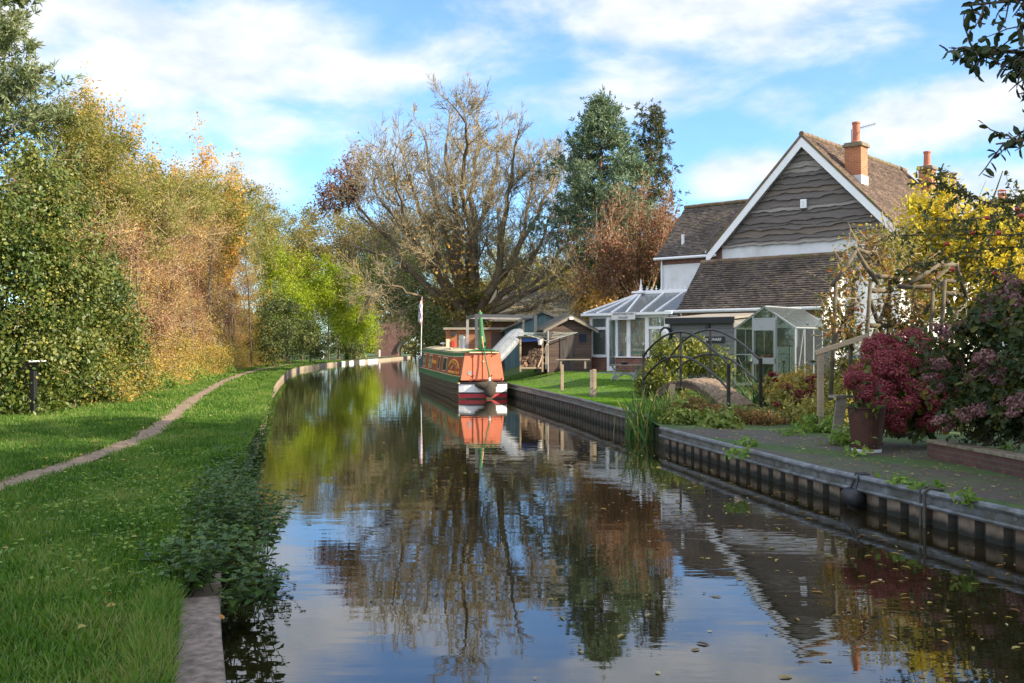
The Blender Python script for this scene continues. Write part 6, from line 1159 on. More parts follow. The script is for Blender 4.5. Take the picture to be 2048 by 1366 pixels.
# bare horse chestnut
def chestnut():
    rng = rngof(170); Y0 = 61.0; base = P(935, 690, Y0); base[2] = 1.2; root = thing('bare_tree', 'huge nearly leafless spreading tree behind the boat', 'tree', tuple(base)); T = Tubes(); TT = Tubes(); tips = []
    fork = P(938, 640, Y0)
    TT.add([base - np.array([0, 0, .3]), base + np.array([0, 0, .6]), fork], [1.15, .95, .95], 12)
    limbs = [([(938, 640), (922, 560), (915, 470), (905, 380), (890, 290)], .50, 0), ([(942, 640), (948, 560), (950, 460), (945, 360), (960, 260)], .48, 1.5), ([(930, 640), (895, 580), (870, 500), (840, 420), (815, 350)], .36, -1.5), ([(945, 640), (985, 570), (1005, 480), (1015, 390), (1030, 310)], .40, -1),
             ([(950, 635), (1010, 590), (1060, 530), (1090, 460), (1110, 400)], .30, 1), ([(925, 630), (870, 590), (810, 530), (770, 470), (720, 430)], .30, 1.5), ([(925, 630), (860, 600), (800, 575), (770, 568), (752, 590)], .13, -2.5), ([(955, 635), (1030, 600), (1090, 565), (1130, 540), (1165, 520)], .26, -2), ([(940, 630), (935, 520), (965, 430), (990, 350), (1000, 280)], .36, 3),
             ([(932, 630), (905, 530), (885, 440), (860, 340), (850, 270)], .34, 3), ([(955, 640), (1040, 620), (1100, 600), (1140, 590), (1170, 600)], .22, -3.5), ([(930, 625), (880, 540), (820, 470), (800, 400), (780, 330)], .26, -3), ([(950, 620), (1020, 540), (1050, 450), (1060, 380), (1075, 320)], .26, 3.5), ([(925, 620), (850, 560), (790, 510), (730, 500), (690, 480)], .22, 4), ([(955, 630), (1020, 520), (1075, 430), (1100, 370), (1115, 340)], .24, 2), ([(950, 630), (1060, 570), (1120, 510), (1150, 460), (1165, 440)], .2, 1), ([(928, 625), (850, 520), (800, 450), (760, 400), (750, 350)], .22, 0), ([(940, 600), (945, 480), (925, 380), (935, 290), (925, 230)], .3, -3)]
    for li, (pl_, r, dy) in enumerate(limbs):
        n = len(pl_); pts = smooth_path([P(x, y, Y0 + dy * (i / (n - 1)) ** 1.2 * 2) for i, (x, y) in enumerate(pl_)], 3); m_ = len(pts)
        pts[1:] += rng.normal(size=(m_ - 1, 3)) * .09; rad = np.linspace(r * .8, r * .17, m_); TT.add(pts, rad, 8)
        low = li in (6, 7, 10)
        for k in range(8 if li in (5, 6, 10, 13) else 16):
            f = rng.uniform(.22, 1.0); j = min(int(f * (m_ - 1)), m_ - 2); d = unit(pts[j + 1] - pts[j]); axv = unit(np.cross(d, rng.normal(size=3))); th = rng.uniform(.35, .95); e_ = d * math.cos(th) + axv * math.sin(th)
            grow(T, rng, pts[j], e_, rng.uniform(1.5, 2.5) * (1.1 - .35 * f), max(.022, rad[j] * .33), 3, -.12 if low and k % 2 else .07, .15, (3, 4), (.4, .95), (.52, .74), tips, 4, .0115, .2)
        grow(T, rng, pts[-1], unit(pts[-1] - pts[-2]), 1.5, rad[-1], 3, .06, .14, (3, 4), (.3, .8), (.52, .74), tips, 4, .0115, .15)
    T.build('branches', mat('mossy_bark', (.245, .205, .12), .9, .35, 3, bmp=.5, dirt=(.18, .15, .105)), root, tuple(base))
    TT.build('trunk', mat('dark_gnarled_bark', (.145, .11, .065), .9, .45, 2.5, bmp=.8, dirt=(.085, .06, .045)), root, tuple(base))
    q = np.array([t_[0] for t_ in tips]); sel = q[rng.random(len(q)) < .006]; p = np.repeat(sel, 3, 0) + rng.normal(size=(len(sel) * 3, 3)) * .12
    foliage('last_leaves', FM_ORANGE, root, rng, p, unit(rng.normal(size=p.shape)), rng.random(len(p)), .14, .6, loc=tuple(base))
    cl = P(912, 530, Y0 - 2); p = cl + rng.normal(size=(150, 3)) * np.array([.7, .4, 1.0]); foliage('leaves', FM_ORANGE, root, rng, p, unit(rng.normal(size=p.shape)), rng.random(len(p)), .2, .7, loc=tuple(base))
    p, out, tone, cc = crown_pts(rng, [B(925, 600, Y0 - .8, 1.2, 1.5), B(960, 610, Y0 - .5, 1.0, 1.1), B(890, 610, Y0, .9, 1.0)], 2200, 80, .28, .6); foliage('ivy', FM_MIX, root, rng, p, out, tone, .16, .7, zmin=1.4, loc=tuple(base))
    # dusky leafed bough at the left of the crown
    p, out, tone, cc = crown_pts(rng, [B(690, 370, Y0 + 3, 1.7, 1.3), B(715, 330, Y0 + 3, 1.0, 1.2), B(660, 400, Y0 + 3, 1.2, .8)], 3600, 150, .32, .3); foliage('dusky_leaves', FM_PURP, root, rng, p, out, tone, .17, .5, loc=tuple(base))
    T2 = Tubes(); st = P(800, 500, Y0 + 2.5); T2.add(smooth_path([st, P(740, 440, Y0 + 3), P(705, 390, Y0 + 3), P(690, 320, Y0 + 3)]), np.linspace(.12, .03, 10), 5)
    for c_ in cc[:110]: T2.add([P(705, 390, Y0 + 3) + rng.normal(size=3) * .4, (c_ + P(700, 380, Y0 + 3)) / 2, c_, c_ + rng.normal(size=3) * .5], [.03, .02, .013, .008], 3)
    T2.build('side_bough', BARK, root, tuple(base))
chestnut()
# far treeline closing the horizon
rng = rngof(180); bl = []
for i in range(60): a = -110 + i * 4.2; bl.append((a + rng.normal() * 2, 215 + rng.normal() * 14 - abs(a + 10) * .15, 3.5 + rng.random() * 2.5, 5.5, 4, 5 + rng.random() * 3.5))
p, out, tone, cc = crown_pts(rng, bl, 70000, 1500, 1.2, .6); o = foliage('far_woodland', FM_MIX, None, rng, p, out, tone, .75, .7, zmin=.2); o['kind'] = 'stuff'; o['label'] = 'far autumn woodland closing the view'
rng = rngof(181); bl = [(-40 - 26 * i * .35 + rng.normal() * 2, 20 + i * 7.0, 4, 5, 5, 6) for i in range(22)]
p, out, tone, cc = crown_pts(rng, bl, 40000, 900, .9, .6); o = foliage('hedgerow_behind', FM_OLIVE, None, rng, p, out, tone, .4, .6, zmin=.2); o['kind'] = 'stuff'; o['label'] = 'dense woodland belt behind the towpath hedge'

# ------------------------------------------------------------------ garden side, right
gs = bush('golden_shrub', 'large shrub of glowing golden yellow leaves behind the apple branches', 'shrub', [B(1890, 450, 23, 1.0, .8), B(1840, 500, 23, .9, .9), B(1960, 480, 23, 1.2, .9), B(1870, 410, 23.5, .6, .5), B(2060, 500, 22.5, 1.3, 1.2), B(1950, 560, 22.5, 1.2, 1.0), B(2050, 590, 22, 1.2, 1.0), B(1850, 560, 23, 1.0, .9), B(1900, 620, 22.5, 1.0, .8)], 34000, 420, .24, .10, FM_GOLD, 201, shell=.3, zmin=.5, twigs=120, twm=BARK, twl=1.2, twr=.01, asp=.5)
def bough_tree(name, label, base, paths, fm, seed, size, per, asp, extra=None, tpl=OVAL, nb=(3, 5), L=.9, trunk=(.12,), hang=.3, leafstep=.09, r0=.03):
    """tree built from traced boughs, with side twigs and single leaves along them"""
    rng = rngof(seed); root = thing(name, label, 'tree', tuple(base)); T = Tubes(); pos, dr_ = [], []
    for pth in paths:
        pts = smooth_path(np.array(pth), 4); m_ = len(pts); T.add(pts, np.linspace(r0, .006, m_), 5)
        for k in range(int(m_ * 1.6)):
            j = rng.integers(m_ // 4, m_ - 1); d = unit(pts[j + 1] - pts[j]); e_ = unit(d + rng.normal(size=3) * .75 + np.array([0, 0, -.1])); l_ = L * rng.uniform(.4, 1.0); q = [pts[j]]
            for s in range(4): e_ = unit(e_ + rng.normal(size=3) * .2 + np.array([0, 0, -hang * .25])); q.append(q[-1] + e_ * l_ / 4)
            T.add(q, [.009, .007, .006, .005, .003], 3)
            for s in range(int(l_ / leafstep) * per): g_ = rng.random() * 4; i = min(int(g_), 3); pos.append(q[i] + (q[i + 1] - q[i]) * (g_ - i)); dr_.append(unit(q[i + 1] - q[i] + rng.normal(size=3) * .7 + np.array([0, 0, -.35])))
    T.build('branches', BARK, root, tuple(base)); pos = np.array(pos); dr_ = np.array(dr_); n = len(pos); nr = unit(rng.normal(size=(n, 3)) * .8 + np.array([0, 0, .6])); Ls = size * (.6 + .6 * rng.random(n))
    link('foliage', inst_mesh('foliage', tpl, pos - np.array(base), dr_, nr, Ls, Ls * asp, rng.random(n)), root, fm); return root
YP = 6.6
tb_ = np.array([5.9, 6.2, .38]); T1 = tb_ + np.array([.1, 0, 2.4])
plum = bough_tree('plum_tree', 'dark leaved tree overhanging the top corner of the wharf', tb_, [[T1, P(2250, 60, YP), P(2120, 0, YP), P(1990, 5, YP), P(1930, 12, YP)], [T1, P(2230, 150, YP), P(2120, 95, YP), P(2030, 105, YP), P(1930, 98, YP)], [T1, P(2250, 210, YP), P(2150, 130, YP), P(2080, 125, YP), P(2010, 140, YP)], [T1, P(2260, 310, YP), P(2160, 250, YP), P(2080, 275, YP), P(1992, 288, YP)],
      [T1, P(2240, 240, YP), P(2140, 185, YP), P(2060, 190, YP)], [T1, P(2230, -40, YP), P(2120, -80, YP), P(2000, -40, YP)], [T1, P(2280, 0, 6.9), P(2150, 30, 7), P(2040, 50, 7)], [T1, P(2280, -200, 7), P(2100, -260, 7.2), P(1960, -220, 7.4)], [T1, T1 + np.array([.6, .5, 1.5]), T1 + np.array([1.4, 1.2, 3])], [T1, T1 + np.array([.2, -1, 2]), T1 + np.array([.0, -2.2, 3.4])], [T1, T1 + np.array([-.4, 1.2, 2]), T1 + np.array([-.9, 2.4, 3.2])]], FM_PLUM, 211, .09, 2, .52, L=.30, leafstep=.055, r0=.02)
mb = MB(); mb.tube([(0, 0, -.1), (.05, .02, 1.2), (.1, 0, 2.45)], [.13, .11, .06], 10); mb.build('trunk', BARK, plum, smooth=True)
ab = np.array([10.6, 18.5, .5]); AT = ab + np.array([-.2, 0, 2.6])
apple = bough_tree('apple_tree', 'apple tree whose dark leafy boughs with red apples reach across the golden shrub', ab, [[AT, P(2080, 450, 18), P(1960, 400, 17.5), P(1900, 375, 17.2), P(1865, 370, 17)], [AT, P(2100, 480, 18), P(1980, 470, 17.6), P(1880, 470, 17.6), P(1800, 470, 17.6)], [AT, P(2100, 520, 18), P(2000, 540, 17.5), P(1930, 545, 17.2)], [AT, P(2090, 430, 18.4), P(2000, 430, 18.6), P(1930, 440, 18.6), P(1840, 440, 18.5)],
      [AT, P(2090, 560, 17.8), P(2020, 600, 17.3), P(1960, 580, 17)], [AT, P(2060, 420, 18), P(2030, 400, 18), P(1990, 410, 18)], [AT, P(2090, 500, 18.3), P(1960, 500, 18.4), P(1880, 520, 18.4), P(1820, 530, 18.6)], [AT, ab + np.array([1.2, .6, 4]), ab + np.array([2.2, 1, 4.6])]], FM_APPLE, 212, .10, 3, .58, L=.7, leafstep=.10, r0=.018)
mb = MB(); mb.tube([(0, 0, -.1), (-.1, 0, 1.2), (-.2, 0, 2.65)], [.14, .12, .07], 10); mb.build('trunk', BARK, apple, smooth=True)
M_APL = mat('red_apple', (.42, .05, .03), .35, .5, 3, bmp=0); a0 = None; rng = rngof(213)
for i, (x, y, Y) in enumerate(((1975, 440, 17.3), (2035, 422, 17.6), (2042, 436, 17.4), (1905, 543, 17.1), (1893, 492, 17.5), (1998, 470, 17.4), (1990, 550, 17.3), (1945, 470, 17.5))):
    if a0 is None:
        mb = MB(); mb.lathe([(.004, .005), (.025, .0), (.038, .02), (.040, .04), (.030, .062), (.012, .066), (.004, .058)], 14); a0 = mb.build('apple', M_APL, None, smooth=True); o = a0
    else: o = a0.copy(); C.objects.link(o)
    q = P(x, y, Y); o.location = tuple(q); o.scale = (1.15,) * 3; tag(o, 'ripe red apple hanging among the dark apple leaves', 'apple', 'apples on the tree')
# mophead hydrangea: leaves and individual flower heads
def head_mesh(fm, seed, r, n, size, flat=1.0):
    rng = rngof(seed); d = unit(rng.normal(size=(n, 3))); rr = r * (.55 + .5 * rng.random(n) ** .5); p = d * rr[:, None] * np.array([1, 1, .85 * flat]) * (1 + .12 * rng.normal(size=(n, 1))); nr = unit(d + rng.normal(size=(n, 3)) * .5); a = np.cross(nr, rng.normal(size=(n, 3)))
    tn = .45 + .3 * d[:, 0] * 0 + rng.normal(size=n) * .22; me = inst_mesh('flower_head', RHOMB, p, a, nr, size * (.7 + .6 * rng.random(n)), size * .9, tn); me.materials.append(fm); return me
def hydrangea(name, label, blobs, fm_leaf, heads, n, nl, nclump, seed, rad=(.9, 1.2), zmin=.4, size=.13, group=None):
    rng = rngof(seed); Bq = np.array(blobs); base = (Bq[:, 0].mean(), Bq[:, 1].mean(), zmin); root = thing(name, label, 'hydrangea', base, group=group)
    p, out, tone, cc = crown_pts(rng, blobs, nl, nclump, .17, .45); foliage('foliage', fm_leaf, root, rng, p, out, tone, size, .68, OVAL, .25, zmin, base)
    T = Tubes()
    for i in range(n):
        for _ in range(60):
            b = Bq[rng.integers(len(Bq))]; d = unit(rng.normal(size=3)); 
            if d[1] > .15 or (d[2] < -.6): continue
            q = b[:3] + d * b[3:6] * rng.uniform(1.02, 1.2)
            if q[2] > zmin + .15 and all((((q - o_[:3]) / o_[3:6]) ** 2).sum() > .62 for o_ in Bq if o_ is not b): break
        ob = bpy.data.objects.new('flower_head', heads[i % len(heads)]); C.objects.link(ob); ob.parent = root; ob.location = tuple(q - np.array(base)); s = rng.uniform(*rad); ob.scale = (s, s, s); ob.rotation_euler = (rng.random() * .8, rng.random() * .8, rng.random() * 6)
        T.add([np.array([b[0] + rng.normal() * .1, b[1], zmin]), (q + b[:3]) / 2 - np.array([0, 0, .2]), q], [.012, .009, .006], 4)
    T.build('stems', BARK, root, base); return root
HP = [head_mesh(FM_HEADP, 300 + k, .105, 430, .025) for k in range(4)]
hydrangea('mophead_hydrangea', 'big mophead hydrangea covered in deep pink fading flower heads by the planter', [B(1790, 760, 16.6, .55, .45, .5), B(1830, 730, 17, .55, .42, .5), B(1800, 830, 16.2, .5, .38, .4), B(1850, 810, 16.4, .45, .42, .45), B(1760, 720, 17, .3, .3, .3), B(1880, 780, 16.8, .4, .4, .4)], FM_HYD, HP, 98, 2200, 110, 301, (1.1, 1.65), .55)
hydrangea('mophead_hydrangea', 'small mophead hydrangea growing out of the rusty planter', [B(1735, 800, 15.5, .27, .13, .25), B(1720, 770, 15.5, .16, .2, .2)], FM_HYD, HP, 14, 220, 24, 302, (.9, 1.15), .98, .09)
HL = [head_mesh(FM_LACE, 320 + k, .095, 170, .030, .45) for k in range(3)]
hydrangea('lacecap_hydrangea', 'tall lacecap hydrangea hedge with dusky pink flat flowers above the brick bed', [B(1960, 720, 14.6, .75, .6, .6), B(2030, 680, 14.8, .8, .75, .6), B(1945, 770, 15, .4, .45, .5), B(2060, 800, 13.6, .75, .6, .5), B(1975, 820, 14.2, .6, .45, .5), B(2150, 720, 13, .9, 1.0, .7), B(2040, 620, 15, .5, .5, .5), B(2240, 800, 11, .8, .8, .7)], leafmat('dark_hydrangea_leaf', [(.02, .04, .012), (.032, .058, .014), (.06, .075, .018), (.15, .13, .025)], .4), HL, 98, 16000, 420, 303, (1.1, 1.7), .62, .085)
# plants round the bridge
def mound(name, label, cat, blobs, n, ncl, size, fm, seed, asp=.7, tpl=OVAL, zmin=.4, cr=.16, droop=.1, group=None): return bush(name, label, cat, blobs, n, ncl, cr, size, fm, seed, stems=0, zmin=zmin, tpl=tpl, asp=asp, droop=droop, group=group, twigs=12, twl=.5, twr=.005)
mound('golden_conifer', 'feathery golden green dwarf conifer behind the footbridge', 'shrub', [B(1330, 730, 29.8, .55, .6, .5), B(1380, 715, 30.2, .6, .55, .5), B(1430, 730, 30, .5, .5, .4), B(1310, 760, 29.2, .4, .4, .3)], 12000, 260, .11, FM_CON, 401, .28, RHOMB, .5, .14, -.6)
mound('golden_conifer', 'shorter green dwarf conifer at the left foot of the footbridge', 'shrub', [B(1300, 765, 28.9, .4, .35, .3), B(1345, 775, 28.5, .4, .3, .3)], 5000, 120, .10, FM_CON, 402, .28, RHOMB, .45, .12, -.5)
mound('bronze_fern', 'bronze brown dying fern on the bank below the bridge', 'fern', [B(1380, 818, 21.8, .45, .20, .4), B(1430, 830, 21.4, .5, .14, .3), B(1490, 836, 21.2, .5, .12, .3), B(1540, 842, 21.0, .4, .10, .3)], 8000, 190, .075, FM_FERN, 403, .35, RHOMB, .36, .12)
mound('leafy_mound', 'lime green scalloped leaved mound at the end of the wharf rail', 'plant', [B(1370, 840, 21.2, .45, .22, .35), B(1430, 845, 20.8, .4, .18, .3), B(1340, 830, 21.8, .3, .2, .25)], 3600, 120, .075, FM_HEUCH, 404, .9, OVAL, .36, .12)
mound('leafy_mound', 'yellow green mound of leaves in front of the footbridge deck', 'plant', [B(1475, 832, 21.8, .4, .14, .35), B(1525, 838, 21.6, .35, .12, .3)], 3400, 120, .07, FM_HEUCH, 405, .8, OVAL, .36, .12)
mound('leafy_mound', 'low green rosette spilling over the paving edge', 'plant', [B(1432, 862, 19.9, .22, .12, .2), B(1460, 858, 20, .3, .1, .2)], 900, 40, .075, FM_HEUCH, 406, .9, OVAL, .38, .08)
for i, (px, py, Y, s, lab) in enumerate(((1590, 800, 23.5, 1.0, 'dark red sedum clump nearest the footbridge'), (1640, 780, 24.5, 1.1, 'crimson sedum clump below the greenhouse corner'), (1560, 775, 25.5, .9, 'red sedum clump beside the far bridge post'))):
    b = [B(px, py, Y, .5 * s, .26 * s, .4), B(px + 40, py + 15, Y - .3, .4 * s, .22 * s, .3)]; r = mound('sedum_plant', lab, 'plant', b, 2600, 80, .09, FM_SCRUB, 410 + i, .6, OVAL, .42, .12)
    rng = rngof(420 + i); p, out, tone, cc = crown_pts(rng, [(x, y, z + .08, a_, b_, c_) for x, y, z, a_, b_, c_ in b], 4200, 26, .10, .9, .5); foliage('flower_heads', FM_SED, r, rng, p, np.tile([0, 0, 1.], (len(p), 1)), tone, .045, .9, zmin=.5, loc=tuple(r.location))
mound('yellow_perennial', 'yellowing perennial among the red sedums', 'plant', [B(1600, 770, 24.8, .4, .35, .4), B(1570, 790, 24.2, .35, .25, .3)], 3200, 90, .085, FM_YELL, 430, .5, RHOMB, .45)
mound('border_plants', 'mixed green and brown border planting below the sloping handrail', 'plant', [B(1680, 800, 21, .55, .4, .4), B(1650, 830, 20.5, .5, .3, .35), B(1700, 760, 22, .5, .45, .4), B(1600, 830, 21.5, .4, .2, .3)], 9000, 220, .075, FM_SCRUB, 431, .6, OVAL, .42, .14)
mound('border_plants', 'rusty tinted low plants by the trestle', 'plant', [B(1640, 850, 19.2, .35, .16, .3), B(1690, 880, 16.6, .22, .13, .2), B(1715, 915, 15.0, .16, .08, .14)], 1800, 60, .09, FM_WEED, 432, .5, RHOMB, .40, .1)
for i, (px, py, Y, s) in enumerate(((1575, 868, 18.6, .35), (1610, 862, 18.8, .3), (1800, 965, 12.9, .14), (1855, 975, 12.3, .14), (1940, 1000, 11.3, .13), (2010, 905, 13.2, .18), (1480, 905, 17.0, .2), (1500, 888, 18, .22))):
    mound('paving_weed', ['small weed tuft sprouting in the shaded paving joints'][0], 'weed', [(*G(px, py, .42), s, s * .6, .05 + s * .15)], 140, 12, .07, FM_WEED, 440 + i, .6, RHOMB, .385, .06, group='weeds in the wharf paving')
# strap leaves: reeds, iris, cordyline
def straps(name, label, cat, c, n, h, w_, spread, seed, fm=FM_REED, curve=.5, group=None):
    rng = rngof(seed); root = thing(name, label, cat, tuple(c), group=group); V, Fc, R = [], [], []
    for i in range(n):
        b = np.array([rng.normal() * spread, rng.normal() * spread * .8, -.05]); d = unit(np.array([rng.normal() * .30, rng.normal() * .30, 1])); l_ = h * rng.uniform(.55, 1.1); hd = unit(np.array([d[0], d[1], 0]) + 1e-6); s_ = unit(np.cross(d, [rng.normal(), rng.normal(), .2])); q = b; k = len(V); m_ = 6
        for j in range(m_):
            t_ = j / (m_ - 1); ww = w_ * (1 - t_ ** 1.6) * (.6 + .4 * min(1, t_ * 4)) + .001; V += [q - s_ * ww / 2, q + s_ * ww / 2]; d = unit(d + hd * curve * t_ * rng.uniform(.2, .7) + np.array([0, 0, -curve * .25 * t_])); q = q + d * l_ / (m_ - 1)
        for j in range(m_ - 1): Fc.append((k + 2 * j, k + 2 * j + 1, k + 2 * j + 3, k + 2 * j + 2)); 
        R += [min(1, max(0, rng.random() * .8 + .1))] * (m_ - 1)
    me = bpy.data.meshes.new('blades'); me.from_pydata([tuple(v_) for v_ in V], [], Fc); at = me.attributes.new('rnd', 'FLOAT', 'FACE'); at.data.foreach_set('value', R); link('blades', me, root, fm); return root
straps('reed_clump', 'tall green and yellow flag iris clump at the inlet mouth', 'reeds', (3.05, 21.6, .0), 95, 1.25, .06, .30, 501, curve=.16)
straps('reed_clump', 'dense dark green rushes below the left half of the footbridge', 'reeds', (3.75, 23.6, .15), 130, 1.0, .05, .36, 502, curve=.2)
straps('reed_clump', 'yellowing iris leaves under the middle of the footbridge', 'reeds', (4.7, 24.8, .3), 110, .8, .024, .35, 503)
straps('reed_clump', 'upright bright iris leaves beside the far bridge post', 'reeds', (6.6, 26.0, .45), 90, 1.3, .03, .22, 504)
straps('reed_clump', 'green grassy clump behind the footbridge deck', 'reeds', (5.9, 26.6, .45), 180, .8, .02, .35, 505)
straps('spiky_plant', 'dark green spiky sword leaved plant behind the bare arch', 'plant', (9.4, 21.6, .6), 120, 1.9, .06, .35, 506, leafmat('sword_leaf', [(.02, .05, .02), (.035, .075, .03)], .2, .4), .35)
straps('spiky_plant', 'second dark sword leaved plant nearer the first arch', 'plant', (8.2, 21.8, .6), 90, 1.6, .055, .3, 507, leafmat('sword_leaf', [(.02, .05, .02), (.035, .075, .03)], .2, .4), .35)
# climbers on the arches
def climber(label, blobs, n, ncl, seed, fm=FM_CLIMB, tw=70): return bush('climbing_plant', label, 'climber', blobs, n, ncl, .16, .085, fm, seed, stems=0, zmin=.45, twigs=tw, twm=TWIG, twl=1.1, twr=.008, shell=.3, tpl=OVAL, asp=.65)
climber('thin autumn climber over the gabled rustic arch', [B(1700, 560, 20.4, .45, .45), B(1760, 540, 20.8, .45, .35), B(1690, 640, 20.3, .4, .6), B(1660, 620, 20.0, .3, .5), B(1770, 620, 20.8, .35, .5), B(1740, 480, 20.9, .5, .25)], 1612, 150, 601)
climber('orange tinted climber trailing between the two arches', [B(1820, 610, 20.4, .5, .45), B(1850, 545, 20.6, .5, .25), B(1800, 660, 20.6, .4, .35)], 992, 110, 602)
climber('dark climber at the foot of the gabled arch behind the handrail', [B(1690, 680, 22, .5, .45), B(1720, 740, 22, .5, .35)], 930, 80, 603, FM_DARK)
climber('green briar above the low wing roof end', [B(1770, 480, 21, .5, .3), B(1720, 520, 21.2, .4, .3), B(1800, 500, 22, .5, .4)], 868, 90, 604, FM_SCRUB)
# big trees off to the right whose shade falls across the near water and banks
for i, (x, y, h, lab) in enumerate(((16, 3, 4.6, 'broad shade tree beyond the wharf garden'), (20, 8.8, 5.0, 'tall shade tree behind the apple tree'), (14, -4.5, 4.4, 'leafy tree behind the camera side of the wharf'), (25, 4, 4.6, 'far shade tree in the next garden'), (19, -12, 4.2, 'rear tree on the lane side'))):
    q = (x, y, .5); rz_ = h * 1.15; bush('shade_tree', lab, 'tree', [(x, y, h * 1.9, h * .95, h * .95, rz_), (x + 1.5, y - 2, h * 1.7, h * .7, h * .7, h * .8), (x - 1.5, y + 1.5, h * 1.6, h * .7, h * .7, h * .8), (x, y, h * 2.6, h * .6, h * .6, h * .7)], 22000, 480, .8, .55, FM_DARK, 700 + i, zmin=1.5, stems=5, shell=.3)

# ------------------------------------------------------------------ nettles on the towpath edge, loose leaves
def nettles(name, label, regions, seed, size=.085, kind=None, cat=None, loc=(0, 0, 0)):
    rng = rngof(seed); pos, a, nr, L, tn = [], [], [], [], []; T = Tubes()
    for (y0, y1, o0, o1, n, h) in regions:
        for i in range(n):
            y = rng.uniform(y0, y1); x = lx(y) + rng.uniform(o0, o1); b = np.array([x, y, .25 if x < lx(y) else .12]); lean = np.array([.35 + rng.normal() * .3, rng.normal() * .3, 1.]); lean = unit(lean); hh = h * rng.uniform(.45, 1.05); tone = rng.random(); tp = b + lean * hh
            if y < 13: T.add([b, b + lean * hh * .5 + rng.normal(size=3) * .01, tp], [.005, .004, .002], 3)
            nl = max(3, int(hh / .075)); th0 = rng.random() * 6
            for k in range(nl):
                f = .25 + .75 * (k + .5) / nl
                for s in (0, math.pi):
                    th = th0 + k * 1.57 + s; d = np.array([math.cos(th), math.sin(th), .18 - .35 * (1 - f) + rng.normal() * .15]); pos.append(b + lean * hh * f); a.append(d); nr.append(np.array([rng.normal() * .25, rng.normal() * .25, 1])); L.append(size * (1.25 - .65 * f) * rng.uniform(.75, 1.2)); tn.append(tone * .5 + rng.random() * .5)
    pos, a, nr, L = np.array(pos), np.array(a), np.array(nr), np.array(L); me = inst_mesh('foliage', BROAD, pos - np.array(loc), a, nr, L, L * .8, np.array(tn))
    if kind: o = link(name, me, None, FM_NET); o['kind'] = kind; o['label'] = label; return o
    r = thing(name, label, cat, loc); link('foliage', me, r, FM_NET); T.build('stems', mat('nettle_stem', (.07, .09, .03), .7, .2, 8, bmp=0), r, loc); return r
nettles('nettle_clump', 'bushy dark nettle clump drooping over the concrete coping', [(7.0, 8.2, -.55, .34, 95, .46), (7.9, 8.8, -.3, .2, 35, .42)], 801, .105, cat='nettles', loc=(lx(7.6), 7.6, .3))
nettles('nettle_clump', 'taller nettle clump arching out over the water', [(8.9, 10.6, -.35, .42, 125, .6)], 802, .09, cat='nettles', loc=(lx(9.7), 9.7, .3))
nettles('nettle_bed', 'continuous nettle growth along the grassy canal edge', [(10.6, 15, -.40, .26, 260, .40), (15, 23, -.35, .18, 300, .32), (8.5, 14, -1.7, -.4, 120, .2), (23, 40, -.3, .12, 260, .26)], 803, .085, 'stuff')
rng = rngof(804); n = 420; p = np.stack([rng.uniform(-6.4, -2.2, n), rng.uniform(6.5, 16, n), np.full(n, .40)], 1); k = p[:, 0] < np.array([lx(y) for y in p[:, 1]]) - .2; k &= p[:, 0] > np.array([px_(y) for y in p[:, 1]]) + .5; p = p[k]; p = np.repeat(p, 7, 0) + rng.normal(size=(len(p) * 7, 3)) * np.array([.09, .09, .02])
cw = np.array([(G(x, y, .36)[0], G(x, y, .36)[1]) for x, y in ((360, 1000), (420, 985), (300, 1050), (470, 1000), (250, 1040), (400, 1050), (180, 1010), (340, 1110), (470, 960), (300, 960))]); q = np.repeat(cw, 90, 0) + rng.normal(size=(900, 2)) * np.array([.22, .42]); k = (q[:, 0] < np.array([lx(y) for y in q[:, 1]]) - .35) & (np.abs(q[:, 0] - np.array([px_(y) for y in q[:, 1]])) > .5); q = q[k]
p = np.concatenate([p, np.concatenate([q, .39 + .06 * rng.random((len(q), 1))], 1)])
o = link('clover_weeds', inst_mesh('clover_weeds', BROAD, p, rng.normal(size=p.shape) * np.array([1, 1, .2]), rng.normal(size=p.shape) * .3 + np.array([0, 0, 1]), .035 + .03 * rng.random(len(p)), .035, rng.random(len(p))), None, FM_WEED); o['kind'] = 'stuff'; o['label'] = 'ground ivy and weeds in the long grass'
FM_FALL = leafmat('fallen_leaf', [(.14, .07, .025), (.30, .21, .05), (.42, .33, .09), (.22, .22, .05), (.34, .17, .04), (.48, .42, .22)], .2, .6, k=1.0)
rng = rngof(805); n = 900; y = 5.5 + 16 * rng.random(n) ** 1.2; f = rng.random(n) ** .6; x = np.array([lx(q) + .3 for q in y]) * (1 - f) + np.array([rx(q) - .25 for q in y]) * f; k = rng.random(n) < .25 + .75 * (f > .55); p = np.stack([x, y, np.full(n, .006)], 1)[k]; a = rng.normal(size=p.shape); a[:, 2] = .02; nr = rng.normal(size=p.shape) * .12 + np.array([0, 0, 1])
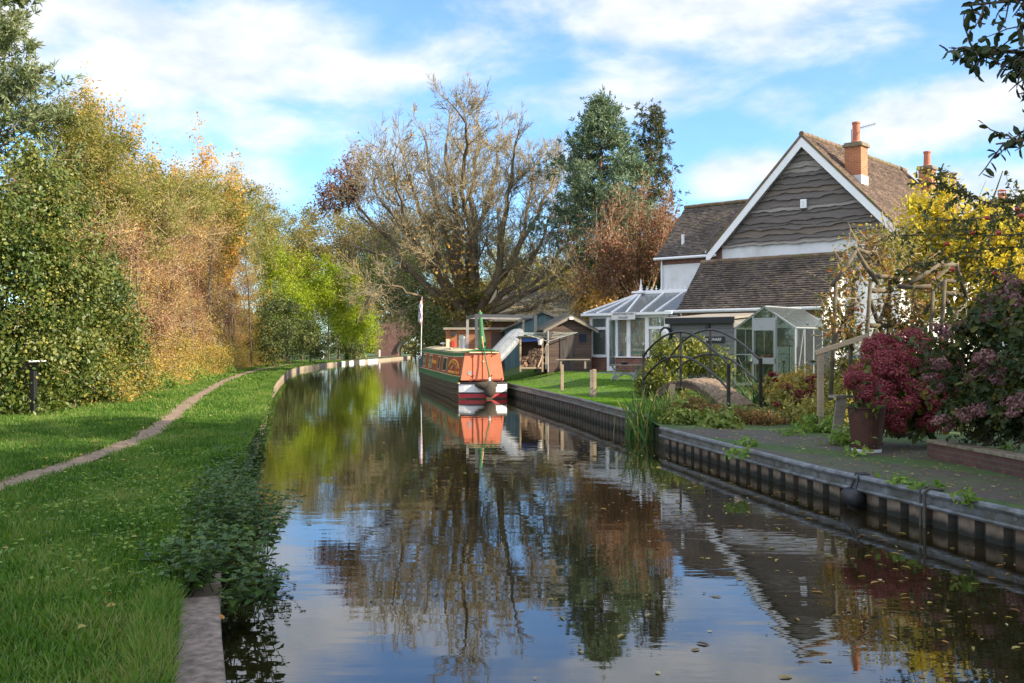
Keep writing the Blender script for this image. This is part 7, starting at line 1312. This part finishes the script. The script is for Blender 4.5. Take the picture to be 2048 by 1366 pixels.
o = link('floating_leaves', inst_mesh('floating_leaves', OVAL, p, a, nr, .022 + .085 * rng.random(len(p)) ** 2, .018 + .04 * rng.random(len(p)) ** 2, rng.random(len(p))), None, FM_FALL); o['kind'] = 'stuff'; o['label'] = 'yellow leaves floating on the canal'
rng = rngof(806); n = 700; y = rng.uniform(8, 20, n); x = np.array([rx(q) for q in y]) + rng.uniform(.25, 3, n); p = np.stack([x, y, np.full(n, .415)], 1); a = rng.normal(size=p.shape); a[:, 2] = 0
o = link('scattered_leaves', inst_mesh('scattered_leaves', OVAL, p, a, rng.normal(size=p.shape) * .2 + np.array([0, 0, 1]), .03 + .04 * rng.random(n), .03, rng.random(n)), None, FM_FALL); o['kind'] = 'stuff'; o['label'] = 'small dead leaves scattered on the paving'
rng = rngof(807); n = 520; y = 6 + 40 * rng.random(n) ** 1.6; x = np.array([px_(q) for q in y]) + rng.normal(size=n) * np.where(rng.random(n) < .6, .45, 2.2); k = x < np.array([lx(q) for q in y]) - .3; p = np.stack([x, y, np.full(n, .41)], 1)[k]; a = rng.normal(size=p.shape); a[:, 2] *= .2
o = link('leaf_litter', inst_mesh('leaf_litter', OVAL, p, a, rng.normal(size=p.shape) * .3 + np.array([0, 0, 1]), .03 + .05 * rng.random(len(p)), .04, rng.random(len(p))), None, FM_FALL); o['kind'] = 'stuff'; o['label'] = 'brown and yellow leaf litter along the footpath'
for i, (x, y, s, lab) in enumerate(((232, 1215, .085, 'curled pale yellow leaf lying on the near grass'), (172, 1258, .08, 'flat yellow leaf on the grass near the coping'), (273, 1078, .08, 'yellow leaf caught in the grass farther along'), (448, 1245, .06, 'orange leaf stuck at the corner of the coping'))):
    g = G(x, y, .40); rg = rngof(810 + i); me = inst_mesh('fallen_leaf', BROAD, np.zeros((1, 3)), rg.normal(size=(1, 3)) * np.array([1, .5, .1]), np.array([[.1, -.25, 1.]]), s * .8, s * .7, np.array([.3 + .15 * i])); o = link('fallen_leaf', me, None, FM_FALL); o.location = tuple(g + np.array([0, 0, .02])); tag(o, lab, 'leaf')
